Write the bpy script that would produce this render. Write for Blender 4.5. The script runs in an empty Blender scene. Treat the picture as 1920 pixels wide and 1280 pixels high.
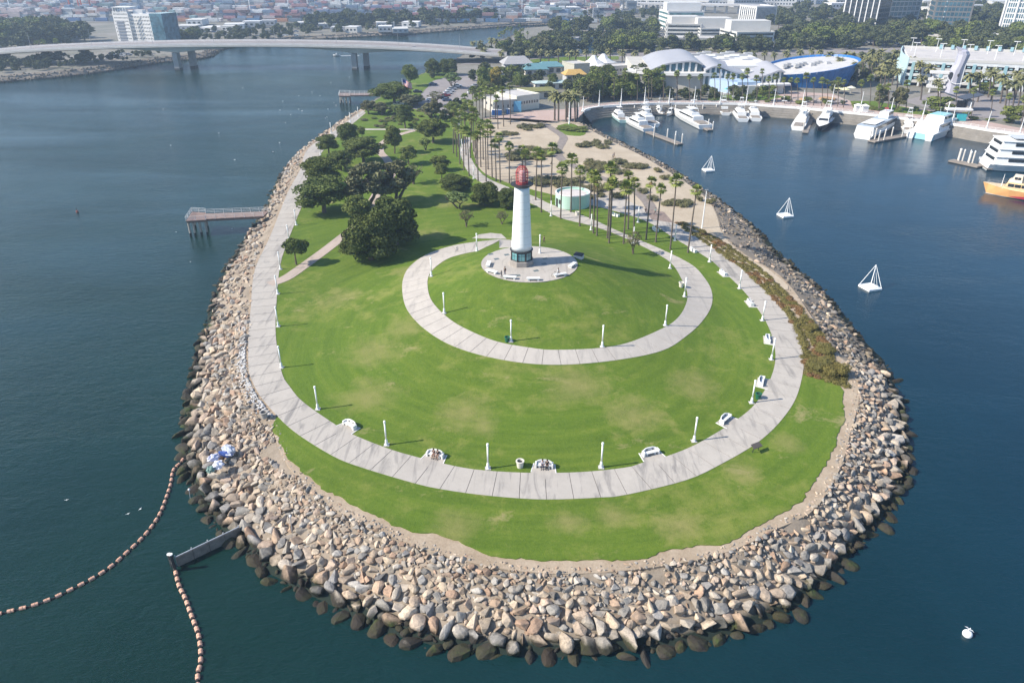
import bpy, bmesh, math, random
import numpy as np
from mathutils import Vector, Matrix, noise
from mathutils.geometry import delaunay_2d_cdt

random.seed(7)
RNG = np.random.default_rng(7)
R = math.radians
SC = bpy.context.scene
COL = SC.collection

# ------------------------------------------------------------------ camera
CAM_H, PITCH, FPX = 62.0, 28.0, 1356.0
cam = bpy.data.cameras.new('camera')
cam.sensor_width = 36.0
cam.lens = FPX / 1920 * 36
cam.clip_start, cam.clip_end = 1.0, 20000
cam_o = bpy.data.objects.new('camera', cam)
cam_o.location = (0, 0, CAM_H)
cam_o.rotation_euler = (R(90 - PITCH), 0, 0)
COL.objects.link(cam_o)
SC.camera = cam_o

# ------------------------------------------------------------------ sky, sun, exposure
SUN_EL, SUN_AZ = 38.0, 258.0            # azimuth clockwise from +Y
world = bpy.data.worlds.new('World')
SC.world = world
world.use_nodes = True
wn = world.node_tree
sky = wn.nodes.new('ShaderNodeTexSky')
sky.sky_type = 'NISHITA'
sky.sun_disc = False
sky.sun_elevation, sky.sun_rotation = R(SUN_EL), R(SUN_AZ)
sky.air_density, sky.dust_density, sky.ozone_density = 1.0, 0.45, 4.0
wn.links.new(sky.outputs[0], wn.nodes['Background'].inputs[0])
wn.nodes['Background'].inputs[1].default_value = 0.135
sun = bpy.data.lights.new('sun', 'SUN')
sun.energy, sun.angle, sun.color = 5.0, R(0.6), (1.0, 0.92, 0.80)
sun_o = bpy.data.objects.new('sun', sun)
tosun = Vector((math.sin(R(SUN_AZ)) * math.cos(R(SUN_EL)), math.cos(R(SUN_AZ)) * math.cos(R(SUN_EL)), math.sin(R(SUN_EL))))
sun_o.rotation_euler = tosun.to_track_quat('Z', 'Y').to_euler()
sun_o.location = (-200, -50, 200)
COL.objects.link(sun_o)
SC.view_settings.view_transform = 'Standard'
SC.view_settings.look = 'None'
SC.view_settings.gamma = 1
SC.view_settings.use_curve_mapping = False
SC.view_settings.exposure = 0.66
SC.render.engine = 'CYCLES'
SC.cycles.use_denoising = True
SC.cycles.max_bounces = 6
SC.cycles.diffuse_bounces = 2
SC.cycles.glossy_bounces = 3
SC.cycles.transmission_bounces = 4
SC.cycles.transparent_max_bounces = 8
SC.cycles.volume_bounces = 0
SC.cycles.caustics_reflective = False
SC.cycles.caustics_refractive = False

# ------------------------------------------------------------------ ground heights and photo-to-ground survey
PLZ = 10.1                               # height of the plaza on the mound
PK = (CAM_H - PLZ) / 53.0
PC = (3.4 * PK, 132.2 * PK)              # plaza centre
PR = 9.45 * PK                           # plaza radius
def ground(x, y):
    """Height of the park: flat at 4.2 m with the lighthouse mound."""
    dx, dy = x - PC[0], y - PC[1]
    r = math.hypot(dx, dy)
    if r < PR + .15: return PLZ
    # distance from the plaza to the foot of the mound in this direction
    ux, uy = dx / r, dy / r
    cx, cy, ax, ay = 2.5, 118.0, 41.0, 46.0
    px, py = (PC[0] - cx) / ax, (PC[1] - cy) / ay
    vx, vy = ux / ax, uy / ay
    a = vx * vx + vy * vy; b = px * vx + py * vy; c = px * px + py * py - 1
    RR = (-b + math.sqrt(max(b * b - a * c, 0))) / a
    u = (r - PR - .15) / (RR - PR - .15)
    z = 4.2
    if u < 1:
        s = u * u * (3 - 2 * u)
        z += (PLZ - 4.2) * (1 - (0.38 * s + 0.62 * (1 - (1 - u) ** 2.1)))
    return z
CP, SP = math.cos(R(PITCH)), math.sin(R(PITCH))
def ray(px, py):
    x, y = (px - 960) / FPX, (640 - py) / FPX
    return x, CP + y * SP, -SP + y * CP
def at(px, py, z=4.2):
    d = ray(px, py); t = (CAM_H - z) / -d[2]
    return (d[0] * t, d[1] * t, z)
def G(px, py):
    z = 4.2
    for _ in range(40):
        p = at(px, py, z)
        z = 0.5 * z + 0.5 * ground(p[0], p[1])
    p = at(px, py, z)
    return (p[0], p[1], ground(p[0], p[1]))
def z_at(py, dist):
    """height seen at image row py at ground distance dist (along +Y)"""
    d = ray(960, py); return CAM_H + d[2] / d[1] * dist
def size_at(n_px, p):
    """metres spanned by n_px picture pixels at point p"""
    return n_px * (p[1] * CP + (CAM_H - p[2]) * SP) / FPX

# ------------------------------------------------------------------ mesh helpers
class MB:
    def __init__(self): self.v, self.f, self.m, self.mi = [], [], [], 0
    def add(self, vs, fs):
        o = len(self.v); self.v += [tuple(a) for a in vs]
        for f in fs: self.f.append(tuple(i + o for i in f)); self.m.append(self.mi)
        return self
    def box(self, c, s, rz=0.0, taper=1.0):
        hx, hy, hz = s[0] / 2, s[1] / 2, s[2] / 2
        cs, sn = math.cos(rz), math.sin(rz); vs = []
        for k, t in ((-1, 1.0), (1, taper)):
            for a, b in ((-1, -1), (1, -1), (1, 1), (-1, 1)):
                x, y = a * hx * t, b * hy * t
                vs.append((c[0] + x * cs - y * sn, c[1] + x * sn + y * cs, c[2] + k * hz))
        return self.add(vs, [(0, 3, 2, 1), (4, 5, 6, 7), (0, 1, 5, 4), (1, 2, 6, 5), (2, 3, 7, 6), (3, 0, 4, 7)])
    def cyl(self, p0, p1, r0, r1=None, n=8, cap=True):
        r1 = r0 if r1 is None else r1
        p0, p1 = Vector(p0), Vector(p1); d = (p1 - p0).normalized()
        u = d.orthogonal().normalized(); w = d.cross(u); vs = []
        for p, r in ((p0, r0), (p1, r1)):
            for i in range(n):
                a = 2 * math.pi * i / n; vs.append(p + (u * math.cos(a) + w * math.sin(a)) * r)
        fs = [(i, (i + 1) % n, n + (i + 1) % n, n + i) for i in range(n)]
        if cap: fs += [tuple(range(n - 1, -1, -1)), tuple(range(n, 2 * n))]
        return self.add(vs, fs)
    def tube(self, pts, r, n=6):
        for a, b in zip(pts[:-1], pts[1:]): self.cyl(a, b, r, r, n)
        return self
    def lathe(self, prof, n=16, c=(0, 0), a0=0.0, cap=True):
        vs = [(c[0] + r * math.cos(a0 + 2 * math.pi * i / n), c[1] + r * math.sin(a0 + 2 * math.pi * i / n), z) for r, z in prof for i in range(n)]
        fs = []
        for k in range(len(prof) - 1):
            for i in range(n):
                j = (i + 1) % n; fs.append((k * n + i, k * n + j, (k + 1) * n + j, (k + 1) * n + i))
        if cap: fs += [tuple(range(n - 1, -1, -1)), tuple((len(prof) - 1) * n + i for i in range(n))]
        return self.add(vs, fs)
    def prism(self, poly, z0, z1):
        n = len(poly)
        if sum(poly[i][0] * poly[(i + 1) % n][1] - poly[(i + 1) % n][0] * poly[i][1] for i in range(n)) < 0: poly = poly[::-1]
        vs = [(p[0], p[1], z0) for p in poly] + [(p[0], p[1], z1) for p in poly]
        return self.add(vs, [tuple(range(n - 1, -1, -1)), tuple(range(n, 2 * n))] + [(i, (i + 1) % n, n + (i + 1) % n, n + i) for i in range(n)])
    def sphere(self, c, r, n=10, k=6, sz=1.0):
        prof = [(r * math.sin(math.pi * i / k), c[2] - r * sz * math.cos(math.pi * i / k)) for i in range(k + 1)]
        prof[0] = (r * .02, prof[0][1]); prof[-1] = (r * .02, prof[-1][1])
        return self.lathe(prof, n, (c[0], c[1]))
    def loft(self, secs, closed=True, cap=True):
        n = len(secs[0]); vs = [p for s in secs for p in s]; fs = []
        for k in range(len(secs) - 1):
            for i in range(n if closed else n - 1):
                j = (i + 1) % n; fs.append((k * n + i, k * n + j, (k + 1) * n + j, (k + 1) * n + i))
        if cap: fs += [tuple(range(n - 1, -1, -1)), tuple((len(secs) - 1) * n + i for i in range(n))]
        return self.add(vs, fs)
    def quad(self, a, b, c, d): return self.add([a, b, c, d], [(0, 1, 2, 3)])
    def mesh(self, name, mats, smooth=False):
        me = bpy.data.meshes.new(name)
        me.from_pydata(self.v, [], self.f)
        mats = mats if isinstance(mats, (list, tuple)) else [mats]
        for m in mats: me.materials.append(m)
        if len(mats) > 1: me.polygons.foreach_set('material_index', self.m)
        if smooth: me.polygons.foreach_set('use_smooth', [True] * len(me.polygons))
        me.update()
        return me
    def build(self, name, mats, parent=None, smooth=False): return link(name, self.mesh(name, mats, smooth), parent)

def link(name, me, parent=None, loc=None, rz=0):
    o = bpy.data.objects.new(name, me); COL.objects.link(o)
    if parent: o.parent = parent
    if loc is not None: o.location = loc
    if rz: o.rotation_euler = (0, 0, rz)
    return o
def tag(o, label=None, cat=None, group=None, kind=None):
    if label: o['label'] = label
    if cat: o['category'] = cat
    if group: o['group'] = group
    if kind: o['kind'] = kind
    return o
def thing(name, label, cat, loc=(0, 0, 0), rz=0.0, group=None, scale=1.0):
    o = bpy.data.objects.new(name, None); COL.objects.link(o)
    o.location = loc; o.rotation_euler = (0, 0, rz); o.empty_display_size = .3
    if scale != 1.0: o.scale = (scale,) * 3 if not isinstance(scale, tuple) else scale
    return tag(o, label, cat, group)
def structure(name, me, parent=None): return tag(link(name, me, parent), kind='structure')

def smooth_line(pts, step):
    """Catmull-Rom through world points, resampled every step metres."""
    P = [Vector(p[:2]) for p in pts]; out = []
    for i in range(len(P) - 1):
        p0, p1, p2, p3 = P[max(i - 1, 0)], P[i], P[i + 1], P[min(i + 2, len(P) - 1)]
        for k in range(12):
            t = k / 12
            out.append(0.5 * ((2 * p1) + (p2 - p0) * t + (2 * p0 - 5 * p1 + 4 * p2 - p3) * t * t + (3 * p1 - p0 - 3 * p2 + p3) * t ** 3))
    out.append(P[-1])
    return resample(out, step)
def resample(P, step):
    P = [Vector(p[:2]) for p in P]; L = [0]
    for a, b in zip(P[:-1], P[1:]): L.append(L[-1] + (b - a).length)
    n = max(2, int(round(L[-1] / step))); out = []; k = 0
    for i in range(n + 1):
        s = L[-1] * i / n
        while k < len(P) - 2 and L[k + 1] < s: k += 1
        t = (s - L[k]) / max(L[k + 1] - L[k], 1e-9)
        out.append(P[k].lerp(P[k + 1], min(max(t, 0), 1)))
    return out
def nearest_on(line, p):
    best = None
    for a, b in zip(line[:-1], line[1:]):
        d = b - a; t = min(max((p - a).dot(d) / max(d.length_squared, 1e-9), 0), 1); q = a + d * t
        s = (q - p).length_squared
        if best is None or s < best[0]: best = (s, q)
    return best[1]
def inside(poly, X, Y):
    X, Y = np.asarray(X, float), np.asarray(Y, float); r = np.zeros(X.shape, bool); n = len(poly)
    for i in range(n):
        x0, y0 = poly[i][0], poly[i][1]; x1, y1 = poly[(i + 1) % n][0], poly[(i + 1) % n][1]
        if y0 == y1: continue
        c = ((y0 > Y) != (y1 > Y)) & (X < (x1 - x0) * (Y - y0) / (y1 - y0) + x0)
        r ^= c
    return r
def poly_dist(line, X, Y, closed=False):
    X, Y = np.asarray(X, float), np.asarray(Y, float); best = np.full(X.shape, 1e9); n = len(line)
    for i in range(n if closed else n - 1):
        ax, ay = line[i][0], line[i][1]; bx, by = line[(i + 1) % n][0], line[(i + 1) % n][1]
        dx, dy = bx - ax, by - ay; L = dx * dx + dy * dy + 1e-12
        t = np.clip(((X - ax) * dx + (Y - ay) * dy) / L, 0, 1)
        best = np.minimum(best, np.hypot(X - ax - t * dx, Y - ay - t * dy))
    return best
def sheet(name, poly, mats, off, step, hfun=None, skirt=0.3, holes=()):
    """A sheet over a ground polygon with inner points, following the ground, with a thin turned-down rim."""
    hfun = hfun or ground
    P = [(p[0], p[1]) for p in poly]
    xs = [p[0] for p in P]; ys = [p[1] for p in P]
    gx, gy = np.meshgrid(np.arange(min(xs) + step / 2, max(xs), step), np.arange(min(ys) + step / 2, max(ys), step))
    gx = gx + RNG.uniform(-.2, .2, gx.shape) * step; gy = gy + RNG.uniform(-.2, .2, gy.shape) * step
    ok = inside(P, gx, gy) & (poly_dist(P, gx, gy, True) > step * .35)
    pts = [Vector(p) for p in P] + [Vector((a, b)) for a, b in zip(gx[ok], gy[ok])]
    n = len(P)
    r = delaunay_2d_cdt(pts, [], [list(range(n))], 1, 1e-5)
    V = [(v[0], v[1], hfun(v[0], v[1]) + off) for v in r[0]]
    F = [f for f in r[2]]
    if skirt:
        o = len(V)
        ccw = sum(P[i][0] * P[(i + 1) % n][1] - P[(i + 1) % n][0] * P[i][1] for i in range(n)) > 0
        V += [(p[0], p[1], hfun(p[0], p[1]) + off) for p in P] + [(p[0], p[1], hfun(p[0], p[1]) + off - skirt) for p in P]
        for i in range(n):
            j = (i + 1) % n
            q = (o + i, o + n + i, o + n + j, o + j)
            F.append(q if ccw else q[::-1])
    me = bpy.data.meshes.new(name); me.from_pydata(V, [], F)
    for m in (mats if isinstance(mats, (list, tuple)) else [mats]): me.materials.append(m)
    me.update()
    bm = bmesh.new(); bm.from_mesh(me)
    for f in bm.faces:
        if abs(f.normal.z) > .3 and f.normal.z < 0: f.normal_flip()
    bm.to_mesh(me); bm.free()
    return me

# ------------------------------------------------------------------ materials
def nt(name):
    m = bpy.data.materials.new(name); m.use_nodes = True
    t = m.node_tree; b = t.nodes['Principled BSDF']
    return m, t, b
def nd(t, kind, **kw):
    n = t.nodes.new(kind)
    for k, v in kw.items():
        if k.startswith('i_'): n.inputs[int(k[2:])].default_value = v
        else: setattr(n, k, v)
    return n
def noise_n(t, scale, detail=4, rough=.55, coord=None, dist=0.0):
    n = t.nodes.new('ShaderNodeTexNoise')
    n.inputs['Scale'].default_value = scale; n.inputs['Detail'].default_value = detail
    n.inputs['Roughness'].default_value = rough; n.inputs['Distortion'].default_value = dist
    if coord is not None: t.links.new(coord, n.inputs['Vector'])
    return n
def ramp(t, src, stops):
    r = t.nodes.new('ShaderNodeValToRGB'); e = r.color_ramp.elements
    while len(e) < len(stops): e.new(0.5)
    for k, (p, c) in enumerate(stops): e[k].position = p; e[k].color = (c[0], c[1], c[2], 1) if not isinstance(c, (int, float)) else (c, c, c, 1)
    t.links.new(src, r.inputs[0]); return r.outputs[0]
def mix(t, fac, a, b, mode='MIX'):
    m = t.nodes.new('ShaderNodeMix'); m.data_type = 'RGBA'; m.blend_type = mode; m.clamp_factor = True
    for s, v in ((0, fac), (6, a), (7, b)):
        if hasattr(v, 'is_output') or isinstance(v, bpy.types.NodeSocket): t.links.new(v, m.inputs[s])
        elif s == 0: m.inputs[0].default_value = v
        else: m.inputs[s].default_value = (v[0], v[1], v[2], 1)
    return m.outputs[2]
def math_n(t, op, a, b=None):
    m = t.nodes.new('ShaderNodeMath'); m.operation = op
    for s, v in ((0, a), (1, b)):
        if v is None: continue
        if isinstance(v, bpy.types.NodeSocket): t.links.new(v, m.inputs[s])
        else: m.inputs[s].default_value = v
    return m.outputs[0]
def bump(t, b, src, strength, dist):
    n = t.nodes.new('ShaderNodeBump'); n.inputs['Strength'].default_value = strength; n.inputs['Distance'].default_value = dist
    t.links.new(src, n.inputs['Height']); t.links.new(n.outputs[0], b.inputs['Normal'])
def pos(t): return t.nodes.new('ShaderNodeNewGeometry').outputs['Position']
def objc(t): return t.nodes.new('ShaderNodeTexCoord').outputs['Object']
def scaled(t, src, s, rz=0.0):
    m = t.nodes.new('ShaderNodeMapping'); m.inputs['Scale'].default_value = s; m.inputs['Rotation'].default_value = (0, 0, rz)
    t.links.new(src, m.inputs[0]); return m.outputs[0]
_M = {}
def M(name, c, rough=.7, var=.12, scale=1.2, metal=0.0, spec=.35, bmp=0.0):
    """a painted or plain surface: base colour with uneven wear and dirt"""
    if name in _M: return _M[name]
    m, t, b = nt(name)
    co = pos(t)
    n1 = noise_n(t, scale, 5, .6, co); n2 = noise_n(t, scale * 7.3, 3, .6, co)
    f = math_n(t, 'ADD', math_n(t, 'MULTIPLY', n1.outputs[0], .7), math_n(t, 'MULTIPLY', n2.outputs[0], .3))
    lo = [max(0, x * (1 - 1.3 * var)) for x in c]; hi = [min(1, x * (1 + 1.0 * var)) for x in c]
    t.links.new(ramp(t, f, [(.3, lo), (.7, hi)]), b.inputs['Base Color'])
    b.inputs['Roughness'].default_value = rough; b.inputs['Metallic'].default_value = metal
    b.inputs['Specular IOR Level'].default_value = spec
    if bmp: bump(t, b, n2.outputs[0], bmp, .05)
    _M[name] = m; return m
def glass(name, c=(.03, .06, .07), rough=.08):
    if name in _M: return _M[name]
    m, t, b = nt(name)
    n1 = noise_n(t, .35, 2, .5, pos(t))
    t.links.new(ramp(t, n1.outputs[0], [(.35, [x * .6 for x in c]), (.65, [x * 1.4 for x in c])]), b.inputs['Base Color'])
    b.inputs['Roughness'].default_value = rough; b.inputs['Specular IOR Level'].default_value = .8
    _M[name] = m; return m

# lawn
m_lawn, t, b = nt('lawn_grass'); co = pos(t)
xyz = t.nodes.new('ShaderNodeSeparateXYZ'); t.links.new(co, xyz.inputs[0])
dx_, dy_ = math_n(t, 'SUBTRACT', xyz.outputs[0], 2.9), math_n(t, 'SUBTRACT', xyz.outputs[1], 113.0)
rad_ = math_n(t, 'SQRT', math_n(t, 'ADD', math_n(t, 'MULTIPLY', dx_, dx_), math_n(t, 'MULTIPLY', dy_, dy_)))
pol = t.nodes.new('ShaderNodeCombineXYZ'); t.links.new(rad_, pol.inputs[0]); t.links.new(math_n(t, 'MULTIPLY', math_n(t, 'ARCTAN2', dy_, dx_), 3.0), pol.inputs[1])
mow = noise_n(t, .62, 4, .6, pol.outputs[0], .25)                 # passes of the mower round the mound
big = noise_n(t, .05, 4, .6, co, .5); mid = noise_n(t, .30, 7, .72, co, .25); fine = noise_n(t, 2.2, 5, .75, co); blade = noise_n(t, 11, 3, .7, co)
g = ramp(t, mid.outputs[0], [(.30, (0.0457, 0.0986, 0.0083)), (.50, (0.0935, 0.1626, 0.0136)), (.70, (0.1602, 0.2188, 0.0245))])
fresh = ramp(t, noise_n(t, .03, 3, .5, co, .3).outputs[0], [(.40, 0), (.60, 1)])
g = mix(t, math_n(t, 'MULTIPLY', fresh, .55), g, (0.1082, 0.2279, 0.0149))
g = mix(t, .50, g, ramp(t, mow.outputs[0], [(.38, (0.0410, 0.0920, 0.0077)), (.52, (0.1023, 0.1698, 0.0149)), (.64, (0.1863, 0.2341, 0.0306))]))
g = mix(t, .38, g, ramp(t, fine.outputs[0], [(.30, (0.0354, 0.0786, 0.0071)), (.70, (0.1733, 0.2233, 0.0306))]))
dry = ramp(t, math_n(t, 'ADD', math_n(t, 'MULTIPLY', big.outputs[0], .5), math_n(t, 'MULTIPLY', mid.outputs[0], .5)), [(.52, 0), (.66, 1)])
g = mix(t, math_n(t, 'MULTIPLY', dry, .55), g, (0.3300, 0.3000, 0.0950))
worn = None
for (wx, wy), wr in (((868, 775), 6.5), ((905, 790), 5), ((700, 655), 9), ((760, 610), 7), ((640, 560), 8), ((1270, 985), 5), ((855, 985), 6), ((1395, 880), 4.5), ((1480, 830), 4), ((700, 850), 4), ((1065, 975), 4), ((1150, 965), 4), ((1190, 780), 7), ((1300, 720), 7), ((810, 440), 7), ((845, 380), 8), ((880, 385), 6), ((760, 505), 5), ((690, 745), 8), ((1080, 720), 9)):
    wp = G(wx, wy); vd = t.nodes.new('ShaderNodeVectorMath'); vd.operation = 'DISTANCE'; t.links.new(co, vd.inputs[0]); vd.inputs[1].default_value = wp
    one = math_n(t, 'SUBTRACT', 1.0, math_n(t, 'DIVIDE', vd.outputs['Value'], wr)); worn = one if worn is None else math_n(t, 'MAXIMUM', worn, one)
worn = math_n(t, 'ADD', math_n(t, 'MULTIPLY', math_n(t, 'MAXIMUM', worn, 0.0), .55), math_n(t, 'SUBTRACT', mid.outputs[0], .5))
g = mix(t, math_n(t, 'MULTIPLY', ramp(t, worn, [(.14, 0), (.56, 1)]), .62), g, (0.3400, 0.2800, 0.1200))      # worn, dried-out turf
bare = ramp(t, math_n(t, 'ADD', math_n(t, 'MULTIPLY', noise_n(t, .12, 7, .66, scaled(t, co, (1, 1.5, 1)), .4).outputs[0], .85), math_n(t, 'MULTIPLY', fine.outputs[0], .15)), [(.60, 0), (.69, 1)])
g = mix(t, math_n(t, 'MULTIPLY', bare, .72), g, (0.4200, 0.3200, 0.1800))
g = mix(t, .30, g, ramp(t, blade.outputs[0], [(.3, (0.0354, 0.0711, 0.0077)), (.7, (0.1905, 0.2591, 0.0409))]))
t.links.new(g, b.inputs['Base Color']); b.inputs['Roughness'].default_value = .9; b.inputs['Specular IOR Level'].default_value = .15
bump(t, b, math_n(t, 'ADD', fine.outputs[0], blade.outputs[0]), .6, .14)

# concrete slabs
def concrete(name, c, stain):
    m, t, b = nt(name); co = pos(t)
    oi = t.nodes.new('ShaderNodeObjectInfo')
    a = noise_n(t, .35, 5, .6, co, .5); f = noise_n(t, 3.2, 6, .7, co); s = noise_n(t, .3, 6, .62, scaled(t, co, (2.2, .32, 1)), 1.2)
    k = ramp(t, a.outputs[0], [(.3, [x * .86 for x in c]), (.7, [x * 1.1 for x in c])])
    k = mix(t, .3, k, ramp(t, f.outputs[0], [(.25, [x * .72 for x in c]), (.75, [x * 1.15 for x in c])]))
    k = mix(t, math_n(t, 'MULTIPLY', oi.outputs['Random'], .2), k, [c[0] * .74, c[1] * .74, c[2] * .77])
    k = mix(t, math_n(t, 'MULTIPLY', ramp(t, s.outputs[0], [(.52, 0), (.69, 1)]), stain), k, (.13, .125, .125))
    t.links.new(k, b.inputs['Base Color']); b.inputs['Roughness'].default_value = .85; b.inputs['Specular IOR Level'].default_value = .25
    bump(t, b, f.outputs[0], .25, .03)
    return m
m_slab = concrete('promenade_concrete', (.435, .398, .350), .6)
m_slab2 = concrete('spiral_path_concrete', (.455, .415, .365), .3)
m_joint = M('joint_dirt', (.12, .11, .10))
m_tan = concrete('tan_path_concrete', (.44, .36, .30), .3)

# sand and dirt
def earth(name, a, bcol, sc=.25):
    m, t, b = nt(name); co = pos(t)
    n1 = noise_n(t, sc, 6, .65, co, .4); n2 = noise_n(t, sc * 14, 5, .7, co)
    k = mix(t, .35, ramp(t, n1.outputs[0], [(.32, a), (.68, bcol)]), ramp(t, n2.outputs[0], [(.3, [x * .62 for x in a]), (.7, bcol)]))
    if name == 'shore_soil':      # silt and weed below the tide line
        z = t.nodes.new('ShaderNodeSeparateXYZ'); t.links.new(co, z.inputs[0])
        k = mix(t, ramp(t, math_n(t, 'ADD', z.outputs[2], math_n(t, 'MULTIPLY', n1.outputs[0], -1.0)), [(0.0, 1), (.4, 0)]), k, (.022, .032, .026))
    t.links.new(k, b.inputs['Base Color']); b.inputs['Roughness'].default_value = .95; b.inputs['Specular IOR Level'].default_value = .1
    bump(t, b, n2.outputs[0], .5, .12)
    return m
m_dirt = earth('bare_dirt', (.30, .225, .15), (.47, .385, .29))
m_sand = earth('sand', (.38, .31, .225), (.53, .45, .345), .12)
m_under = earth('shore_soil', (.20, .165, .125), (.36, .30, .235))
m_ground = earth('city_ground', (.13, .135, .10), (.30, .275, .245), .03)
m_asphalt = earth('asphalt', (.24, .22, .215), (.33, .30, .29), .1)
m_pink = earth('pink_paving', (.42, .31, .27), (.52, .40, .35), .2)

# rock: colour from the stone itself (attribute or object colour), darker and greener where the tide wets it
def rock(name, use_attr):
    m, t, b = nt(name); co = pos(t)
    if use_attr: src = nd(t, 'ShaderNodeAttribute', attribute_name='col').outputs['Color']
    else: src = t.nodes.new('ShaderNodeObjectInfo').outputs['Color']
    n1 = noise_n(t, 2.2, 7, .68, co, .3); n2 = noise_n(t, 9.0, 5, .72, co)
    k = mix(t, 1.0, src, ramp(t, n1.outputs[0], [(.28, (.5, .5, .52)), (.5, (.95, .94, .92)), (.75, (1.22, 1.18, 1.1))]), 'MULTIPLY')
    k = mix(t, .5, k, ramp(t, n2.outputs[0], [(.3, (.4, .4, .4)), (.7, (1.25, 1.25, 1.25))]), 'MULTIPLY')
    z = t.nodes.new('ShaderNodeSeparateXYZ'); t.links.new(co, z.inputs[0])
    tide = math_n(t, 'ADD', z.outputs[2], math_n(t, 'MULTIPLY', noise_n(t, .6, 5, .65, co).outputs[0], -1.6))
    wet = ramp(t, tide, [(0.0, 1), (.62, 0)])
    k = mix(t, math_n(t, 'MULTIPLY', wet, .95), k, ramp(t, noise_n(t, .5, 4, .6, co).outputs[0], [(.42, (.020, .017, .013)), (.60, (.026, .028, .010)), (.76, (.042, .075, .010))]))
    t.links.new(k, b.inputs['Base Color']); b.inputs['Roughness'].default_value = .82; b.inputs['Specular IOR Level'].default_value = .25
    bump(t, b, math_n(t, 'ADD', n1.outputs[0], math_n(t, 'MULTIPLY', n2.outputs[0], .5)), .7, .16)
    return m
m_rock_a, m_rock_o = rock('riprap_rock', True), rock('boulder_rock', False)

# water: dark green sea seen steeply, sky reflection at a glance; the river side is ruffled by wind, the harbour sheltered
m_water, t, b = nt('sea_water'); co = pos(t)
w1 = noise_n(t, .42, 3, .6, scaled(t, co, (1.0, 2.0, 1), .55), .6)
w2 = noise_n(t, 1.5, 3, .62, scaled(t, co, (1.0, 2.6, 1), .6), .4)
w3 = noise_n(t, .08, 3, .5, scaled(t, co, (1, 1.6, 1), .3))
patch = ramp(t, noise_n(t, .010, 5, .6, scaled(t, co, (.7, 2.6, 1), .2), .8).outputs[0], [(.34, .35), (.62, 1.0)])
sep = t.nodes.new('ShaderNodeSeparateXYZ'); t.links.new(co, sep.inputs[0])
lee = t.nodes.new('ShaderNodeMapRange'); t.links.new(sep.outputs[0], lee.inputs[0])
for i_, v_ in ((1, -20.0), (2, 70.0), (3, 1.0), (4, .42)): lee.inputs[i_].default_value = v_
h = math_n(t, 'ADD', math_n(t, 'MULTIPLY', w1.outputs[0], .75), math_n(t, 'ADD', math_n(t, 'MULTIPLY', w2.outputs[0], .40), math_n(t, 'MULTIPLY', w3.outputs[0], 1.0)))
hb = t.nodes.new('ShaderNodeBump'); hb.inputs['Distance'].default_value = .75
t.links.new(h, hb.inputs['Height']); t.links.new(math_n(t, 'MULTIPLY', math_n(t, 'MULTIPLY', patch, lee.outputs[0]), .46), hb.inputs['Strength'])
t.links.new(hb.outputs[0], b.inputs['Normal'])
silt = t.nodes.new('ShaderNodeMapRange'); t.links.new(sep.outputs[0], silt.inputs[0])          # silty river water to clearer harbour water
for i_, v_ in ((1, -30.0), (2, 75.0), (3, 0.0), (4, 1.0)): silt.inputs[i_].default_value = v_
wn_ = noise_n(t, .03, 4, .6, co).outputs[0]
t.links.new(mix(t, silt.outputs[0], ramp(t, wn_, [(.35, (.0042, .025, .020)), (.65, (.0065, .033, .027))]), ramp(t, wn_, [(.35, (.0028, .027, .046)), (.65, (.0045, .034, .058))])), b.inputs['Base Color'])
b.inputs['Roughness'].default_value = .10; b.inputs['IOR'].default_value = 1.333; b.inputs['Specular IOR Level'].default_value = .5
tr = t.nodes.new('ShaderNodeBsdfTransparent'); tr.inputs[0].default_value = (.16, .27, .24, 1)
ms = t.nodes.new('ShaderNodeMixShader'); ms.inputs[0].default_value = .12
t.links.new(b.outputs[0], ms.inputs[1]); t.links.new(tr.outputs[0], ms.inputs[2])
t.links.new(ms.outputs[0], t.nodes['Material Output'].inputs['Surface'])

# foliage: colour per tree and per clump
def foliage(name, lo, hi, sc=.5):
    m, t, b = nt(name); oi = t.nodes.new('ShaderNodeObjectInfo')
    at_ = nd(t, 'ShaderNodeAttribute', attribute_name='tint')
    n = noise_n(t, sc, 3, .6, objc(t)); n2 = noise_n(t, sc * 9, 2, .5, objc(t))
    f = math_n(t, 'ADD', math_n(t, 'MULTIPLY', at_.outputs['Fac'], .5), math_n(t, 'ADD', math_n(t, 'MULTIPLY', n.outputs[0], .3), math_n(t, 'MULTIPLY', n2.outputs[0], .2)))
    k = ramp(t, f, [(.25, lo), (.75, hi)])
    k = mix(t, math_n(t, 'MULTIPLY', oi.outputs['Random'], .45), k, [(l + h_) * q for l, h_, q in zip(lo, hi, (.62, .52, .40))])
    t.links.new(k, b.inputs['Base Color']); b.inputs['Roughness'].default_value = .75; b.inputs['Specular IOR Level'].default_value = .2
    return m
FOL = dict(
    ficus=foliage('ficus_leaves', (.032, .050, .012), (.115, .145, .034)),
    pine=foliage('pine_needles', (.042, .068, .014), (.150, .185, .046)),
    green=foliage('broad_leaves', (.058, .085, .018), (.195, .235, .060)),
    grey=foliage('grey_leaves', (.080, .090, .042), (.215, .215, .110)),
    light=foliage('pale_green_leaves', (0.091, 0.143, 0.039), (0.221, 0.286, 0.104)),
    yellow=foliage('yellow_leaves', (.16, .14, .02), (.34, .28, .06)),
    bush=foliage('coastal_scrub', (0.072, 0.078, 0.036), (0.208, 0.202, 0.104), .9),
    hedge=foliage('ground_cover', (.085, .085, .022), (.225, .195, .070), .35),
    far=foliage('distant_leaves', (.034, .050, .018), (.120, .130, .050)),
    fan=foliage('fan_palm_fronds', (.095, .135, .026), (.260, .310, .085)),
    date=foliage('date_palm_fronds', (0.098, 0.111, 0.044), (0.240, 0.240, 0.111)))
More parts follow.
